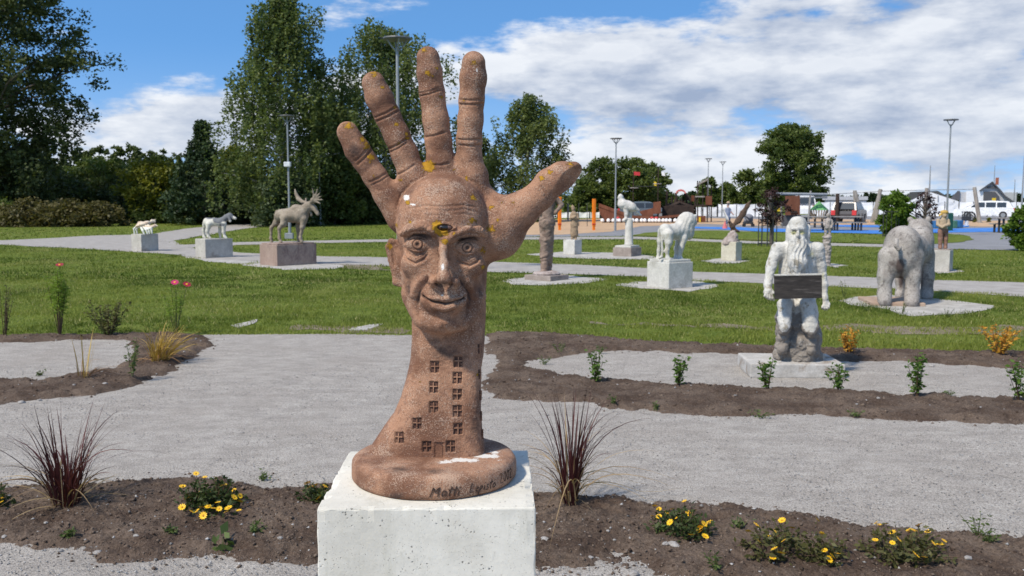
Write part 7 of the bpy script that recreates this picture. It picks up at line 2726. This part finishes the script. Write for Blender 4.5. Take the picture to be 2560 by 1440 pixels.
tag(obj('toy_cone', V, F, M_pinkr), 'small pink cone on the ground left of the person', 'cone')

# ---- swings and ropeway: timber posts and beams
D = gd(570)
root = empty('swing_frame', (P(1990, 565, D)[0], D, 0))
tag(root, 'long steel swing frame with a grey beam left of the green roofed hut', 'swing frame')
V, F = tube([P(1925, 484, D), P(2068, 486, D)], 0.075, 8)
obj('beam', V, F, M_zinc, parent=root)
V, F = tube([P(2000, 494, D + 0.3), P(2068, 494, D + 0.3)], 0.05, 8)
obj('beam', V, F, M_zinc, parent=root)
for a, b in (((1926, 481), (1918, 568)), ((1926, 481), (1934, 566)), ((2027, 477), (2020, 566)), ((1953, 507), (1954, 570))):
    V, F = tube([P(*a, D), P(*b, D)], 0.06, 7)
    obj('post', V, F, M_greyw, parent=root)
for i in range(10):
    V, F = tube([P(2031 + i * 4, 487, D), P(2031 + i * 4, 494, D + 0.3)], 0.015, 4)
    obj('rung', V, F, M_zinc, parent=root)
pp([(1963, 490), (2000, 489), (2000, 537), (1963, 538)], D + 3.0, 0.3, M_brownw, 'rust_panel', root)
pp([(1976, 527), (1993, 527), (1993, 533), (1976, 533)], D + 2.9, 0.06, M_dkwood, 'panel_slot', root)
pp([(1953, 538), (2003, 538), (2003, 569), (1953, 569)], D + 3.2, 0.2, M_greyroof, 'low_screen', root)
pp([(1943, 518), (1951, 518), (1951, 528), (1943, 528)], D + 4.0, 0.1, M_yelp, 'yellow_sign', root)
D = gd(556)
POSTS = [((2137, 476), (2140, 556), 'upright post of the left leaning swing trestle'), ((2137, 477), (2158, 556), 'leaning post of the left swing trestle'), ((2202, 473), (2180, 556), 'leaning post of the right swing trestle'), ((2200, 474), (2189, 556), 'steeper post of the right swing trestle'),
         ((2317, 470), (2311, 556), 'tall post behind the twisted purple tree'), ((2436, 468), (2449, 558), 'leaning post in front of the white car'), ((2094, 484), (2092, 569), 'dark upright post left of the dark car')]
for i, (a, b, lb) in enumerate(POSTS):
    d_ = D - 0.3 * i
    V, F = tube([P(*a, d_), (P(*a, d_) + P(*b, d_)) / 2, P(*b, d_)], [0.13, 0.14, 0.15], 8)
    V[:, 2] = np.maximum(V[:, 2], 0.0)
    tag(obj('timber_post', V, F, M_greyw if i != 6 else M_dkwood), lb, 'post', 'timber posts of the ropeway')
V, F = join([tube([P(2068, 486, D), P(2137, 482, D), P(2202, 478, D - .6), P(2317, 475, D - 1.2), P(2436, 473, D - 1.5)], 0.025, 5)])
tag(obj('rope_line', V, F, M_zinc), 'thin steel cable strung between the timber posts', 'cable')

# ---- play hut with a green roof
D = gd(569)
root = empty('play_hut', (P(2048, 566, D)[0], D, 0))
tag(root, 'small round play hut of pale slats with a green pyramid roof', 'play hut')
a = P(2048, 503, D)
e = [P(2024, 524, D)[0] - P(2048, 524, D)[0], P(2048, 524, D)[2]]
R_ = abs(e[0])
V = [a] + [(a[0] + R_ * math.cos(t), D + R_ * math.sin(t), e[1] - 0.02) for t in np.arange(8) * math.pi / 4 + 0.2]
F = [[0, i + 1, (i + 1) % 8 + 1] for i in range(8)] + [list(range(8, 0, -1))]
obj('roof', V, F, M_greenp, parent=root)
for i in range(20):
    t = i * 2 * math.pi / 20
    x0, y0 = a[0] + R_ * 0.92 * math.cos(t), D + R_ * 0.92 * math.sin(t)
    x1, y1 = a[0] + R_ * 0.68 * math.cos(t), D + R_ * 0.68 * math.sin(t)
    V, F = tube([(x0, y0, e[1] - 0.03), (x1, y1, P(0, 545, D)[2])], 0.035, 5)
    obj('slat', V, F, M_tanw, parent=root)
V, F = lathe((a[0], D, P(0, 546, D)[2]), [(R_ * 0.72, -0.03), (R_ * 0.72, 0.05), (0.02, 0.05)], 12)
obj('floor', V, F, M_tanw, parent=root)
for t in (0.4, 2.0, 3.5, 5.1):
    V, F = tube([(a[0] + R_ * .5 * math.cos(t), D + R_ * .5 * math.sin(t), 0), (a[0] + R_ * .5 * math.cos(t), D + R_ * .5 * math.sin(t), P(0, 545, D)[2])], 0.05, 6)
    obj('leg', V, F, M_dkmet, parent=root)

# ---- tables


def table(X, Yb, w, label):
    D_ = gd(Yb)
    b_ = np.array([P(X, Yb, D_)[0], D_, 0])
    root_ = empty('picnic_table', b_)
    tag(root_, label, 'table', 'tables with benches')
    V_, F_ = box(b_ + [0, 0, 0.73], (w, 0.7, 0.05), 0, 0.01)
    obj('table_top', V_, F_, M_greyw, parent=root_)
    for s_ in (-0.62, 0.62):
        V_, F_ = box(b_ + [0, s_, 0.44], (w, 0.26, 0.05), 0, 0.01)
        obj('bench', V_, F_, M_greyw, parent=root_)
    for x_ in (-0.36, 0.36):
        for y_, h_ in ((-0.62, 0.42), (-0.2, 0.70), (0.2, 0.70), (0.62, 0.42)):
            V_, F_ = box(b_ + [x_ * w, y_, h_ / 2], (0.09, 0.07, h_), 0, 0.005)
            obj('leg', V_, F_, M_dkmet, parent=root_)


table(2040, 577, 1.6, 'dark legged table left of the small speckled figure')
table(2112, 577, 1.7, 'dark legged table right of the small speckled figure')
table(2532, 583, 1.6, 'dark legged table at the right edge')

# ---- small things of the playground
V, F = box(P(2371, 537, 48), (0.34, 0.4, 0.75), 0.1, 0.03)
V[:, 2] -= V[:, 2].min()
V[:, 2] *= 1.25
tag(obj('waste_bin', V, F, M_dkgreen), 'dark green waste bin behind the boy statue', 'bin')
for i, (x0, x1, yt, yb, m_, lb) in enumerate([(2331, 2346, 551, 571, M_bluep, 'blue play block left of the boy statue'), (2377, 2388, 553, 571, M_teal, 'green play block right of the boy statue'), (2388, 2401, 552, 571, M_bluep, 'blue play block right of the green block'), (2392, 2402, 545, 556, M_bluep, 'small blue play block behind')]):
    d_ = gd(571) + i * 0.35
    V, F = box((P((x0 + x1) / 2, yb, d_)[0], d_, 0.22), ((x1 - x0) * d_ / FPX, 0.45, 0.44), 0.2 * i, 0.05)
    tag(obj('play_block', V, F, m_), lb, 'play block', 'coloured play blocks')
D = gd(566)
root = empty('spring_rocker', (P(2418, 566, D)[0], D, 0))
tag(root, 'black spring rocker with a large wheel right of the blocks', 'spring rocker')
q = P(2427, 541, D)
ring = [q + np.array([0.26 * math.cos(t), 0, 0.26 * math.sin(t)]) for t in np.linspace(0, 2 * math.pi, 15)]
V, F = tube(ring, 0.05, 6, cap=False)
obj('wheel', V, F, M_tyre, parent=root)
V, F = box(P(2416, 546, D), (0.5, 0.25, 0.28), 0, 0.05)
obj('seat', V, F, M_dkmet, parent=root)
sp_ = [P(2416, 572, D) * [1, 1, 0] + np.array([0.10 * math.cos(t), 0.10 * math.sin(t), 0.02 + t * 0.011]) for t in np.linspace(0, 30, 60)]
V, F = tube(sp_, 0.025, 5)
obj('spring', V, F, M_whitep, parent=root)
V, F = join([tube([P(2406 + i * 6, 528, D + 0.1), P(2406 + i * 6, 545, D + 0.1)], 0.02, 4) for i in range(5)] + [tube([P(2404, y, D + 0.1), P(2432, y, D + 0.1)], 0.02, 4) for y in (530, 538)])
obj('lattice', V, F, M_dkmet, parent=root)
for i, X in enumerate((2437, 2471, 2148, 2186)):
    d_ = gd(556)
    tree('shrub', 'tiny yellow shrub %s' % ['left of the leaning post foot', 'right of the leaning post foot', 'at the foot of the left trestle', 'at the foot of the right trestle'][i], X, d_, 546, 12, 'bush', M_t_yel, 14, 20, 0.10, 600 + i, 'shrub', 'tiny yellow shrubs', z0f=0, csize=0.3, nlimb=2)
# guard around young trees
for X, D, lb in ((2236, 39.2, 'dark tree guard around the young green tree'), (1927, 31.6, 'dark tree guard around the young purple tree')):
    b = np.array([P(X, 580, D)[0], D, 0])
    root = empty('tree_guard', b)
    tag(root, lb, 'tree guard', 'tree guards')
    for k in range(10):
        t = k * 2 * math.pi / 10
        V, F = tube([b + [0.32 * math.cos(t), 0.32 * math.sin(t) + 0.4, 0], b + [0.32 * math.cos(t), 0.32 * math.sin(t) + 0.4, 1.15]], 0.012, 4)
        obj('bar', V, F, M_dkmet, parent=root)
    for z in (0.1, 1.1):
        V, F = tube([b + [0.32 * math.cos(t), 0.32 * math.sin(t) + 0.4, z] for t in np.linspace(0, 6.283, 17)], 0.012, 4, cap=False)
        obj('ring', V, F, M_dkmet, parent=root)

# ---- buildings


def block(par, nm, X0, X1, Yt, Yb, D, dep, mat):
    a, b = P(X0, Yt, D), P(X1, Yt, D)
    z0 = max(0.0, P(X0, Yb, D)[2])
    V, F = prism([np.array([q_[0], q_[1], z_]) for q_, z_ in ((a, z0), (b, z0), (b, b[2]), (a, a[2]))], los((X0 + X1) / 2, dep))
    return obj(nm, V, F, mat, parent=par)


D = 98
root = empty('low_building', (P(2110, 540, D)[0], D, 0))
tag(root, 'low white building with a flat roof behind the dark car', 'building')
block(root, 'wall', 2062, 2166, 501, 560, D, 7, M_whitep)
block(root, 'roof', 2056, 2170, 491, 500, D - 0.5, 8, M_greywall)
for x in (2092, 2104, 2116):
    block(root, 'window', x, x + 10, 506, 526, D - 0.05, 0.2, M_glass)
D = 94
root = empty('marquee_tent', (P(2330, 540, D)[0], D, 0))
tag(root, 'large white marquee tent behind the boy statue', 'tent')
gb = [(2272, 504), (2322, 479), (2410, 508), (2410, 546), (2272, 546)]
V, F = prism([P(x, y, D) for x, y in gb], los(2340, 14))
obj('canopy', V, F, M_canvas, parent=root)
for x in (2300, 2345, 2385):
    V, F = pole(x, np.interp(x, [2272, 2322, 2410], [506, 481, 510]), 546, D - 0.06, 1.0)
    obj('pole', V, F, M_zinc, parent=root)
D = 122
root = empty('shed', (P(2310, 530, D)[0], D, 0))
tag(root, 'dark roofed shed behind the marquee tent', 'building')
V, F = prism([P(x, y, D) for x, y in ((2262, 500), (2275, 480), (2345, 477), (2380, 498), (2380, 540), (2262, 540))], los(2320, 8))
obj('roof', V, F, M_greyroof, parent=root)
D = 104
root = empty('barn_house', (P(2470, 530, D)[0], D, 0))
tag(root, 'grey wooden house with dark doors and a brick chimney at right', 'building')
V, F = prism([P(x, y, D + 0.4) for x, y in ((2452, 474), (2481, 455), (2500, 474), (2512, 490), (2533, 504), (2533, 545), (2452, 545))], los(2490, 9))
obj('wall', V, F, M_greywall, parent=root)
rf = None
for a, b, c_, d_ in (((2448, 476), (2481, 453), (2481, 456), (2449, 479)), ((2481, 453), (2502, 474), (2500, 477), (2481, 456)), ((2502, 474), (2514, 489), (2512, 492), (2500, 477)), ((2514, 489), (2536, 504), (2534, 507), (2512, 492))):
    V, F = prism([P(*q_, D) for q_ in (a, b, c_, d_)], los(2490, 10))
    k = obj('roof', V, F, M_greyroof, parent=root)
    rf = rf or k
block(root, 'gable_panel', 2468, 2492, 466, 470, D + 0.2, 0.3, M_greyroof)
block(root, 'white_wall', 2416, 2459, 478, 545, D + 0.3, 6, M_whitep)
V, F = prism([P(x, y, D + 0.15) for x, y in ((2461, 479), (2488, 479), (2499, 492), (2499, 507), (2461, 507))], (0, 0.2, 0))
obj('barn_door', V, F, M_greyroof, parent=root)
block(root, 'side_wall', 2399, 2416, 480, 545, D + 0.5, 6, M_greywall)
V, F = prism([P(x, y, D + 0.3) for x, y in ((2376, 496), (2394, 477), (2400, 477), (2400, 500), (2376, 500))], los(2390, 6))
obj('side_roof', V, F, M_greyroof, parent=root)
block(root, 'chimney', 2489, 2497.5, 444, 462, D + 4, 0.6, M_brick)
block(root, 'back_wing', 2510, 2542, 481, 545, D + 11, 5, M_greywall)
b = P(2485, 505, 86)
root = empty('yellow_sign', (b[0], 86, 0))
tag(root, 'small yellow sign above the white car', 'sign')
block(root, 'plate', 2480, 2490, 495, 503, 86, 0.06, M_yelp)
V, F = tube([(b[0], 86.1, 0), (b[0], 86.1, b[2])], 0.04, 5)
obj('pole', V, F, M_zinc, parent=root)
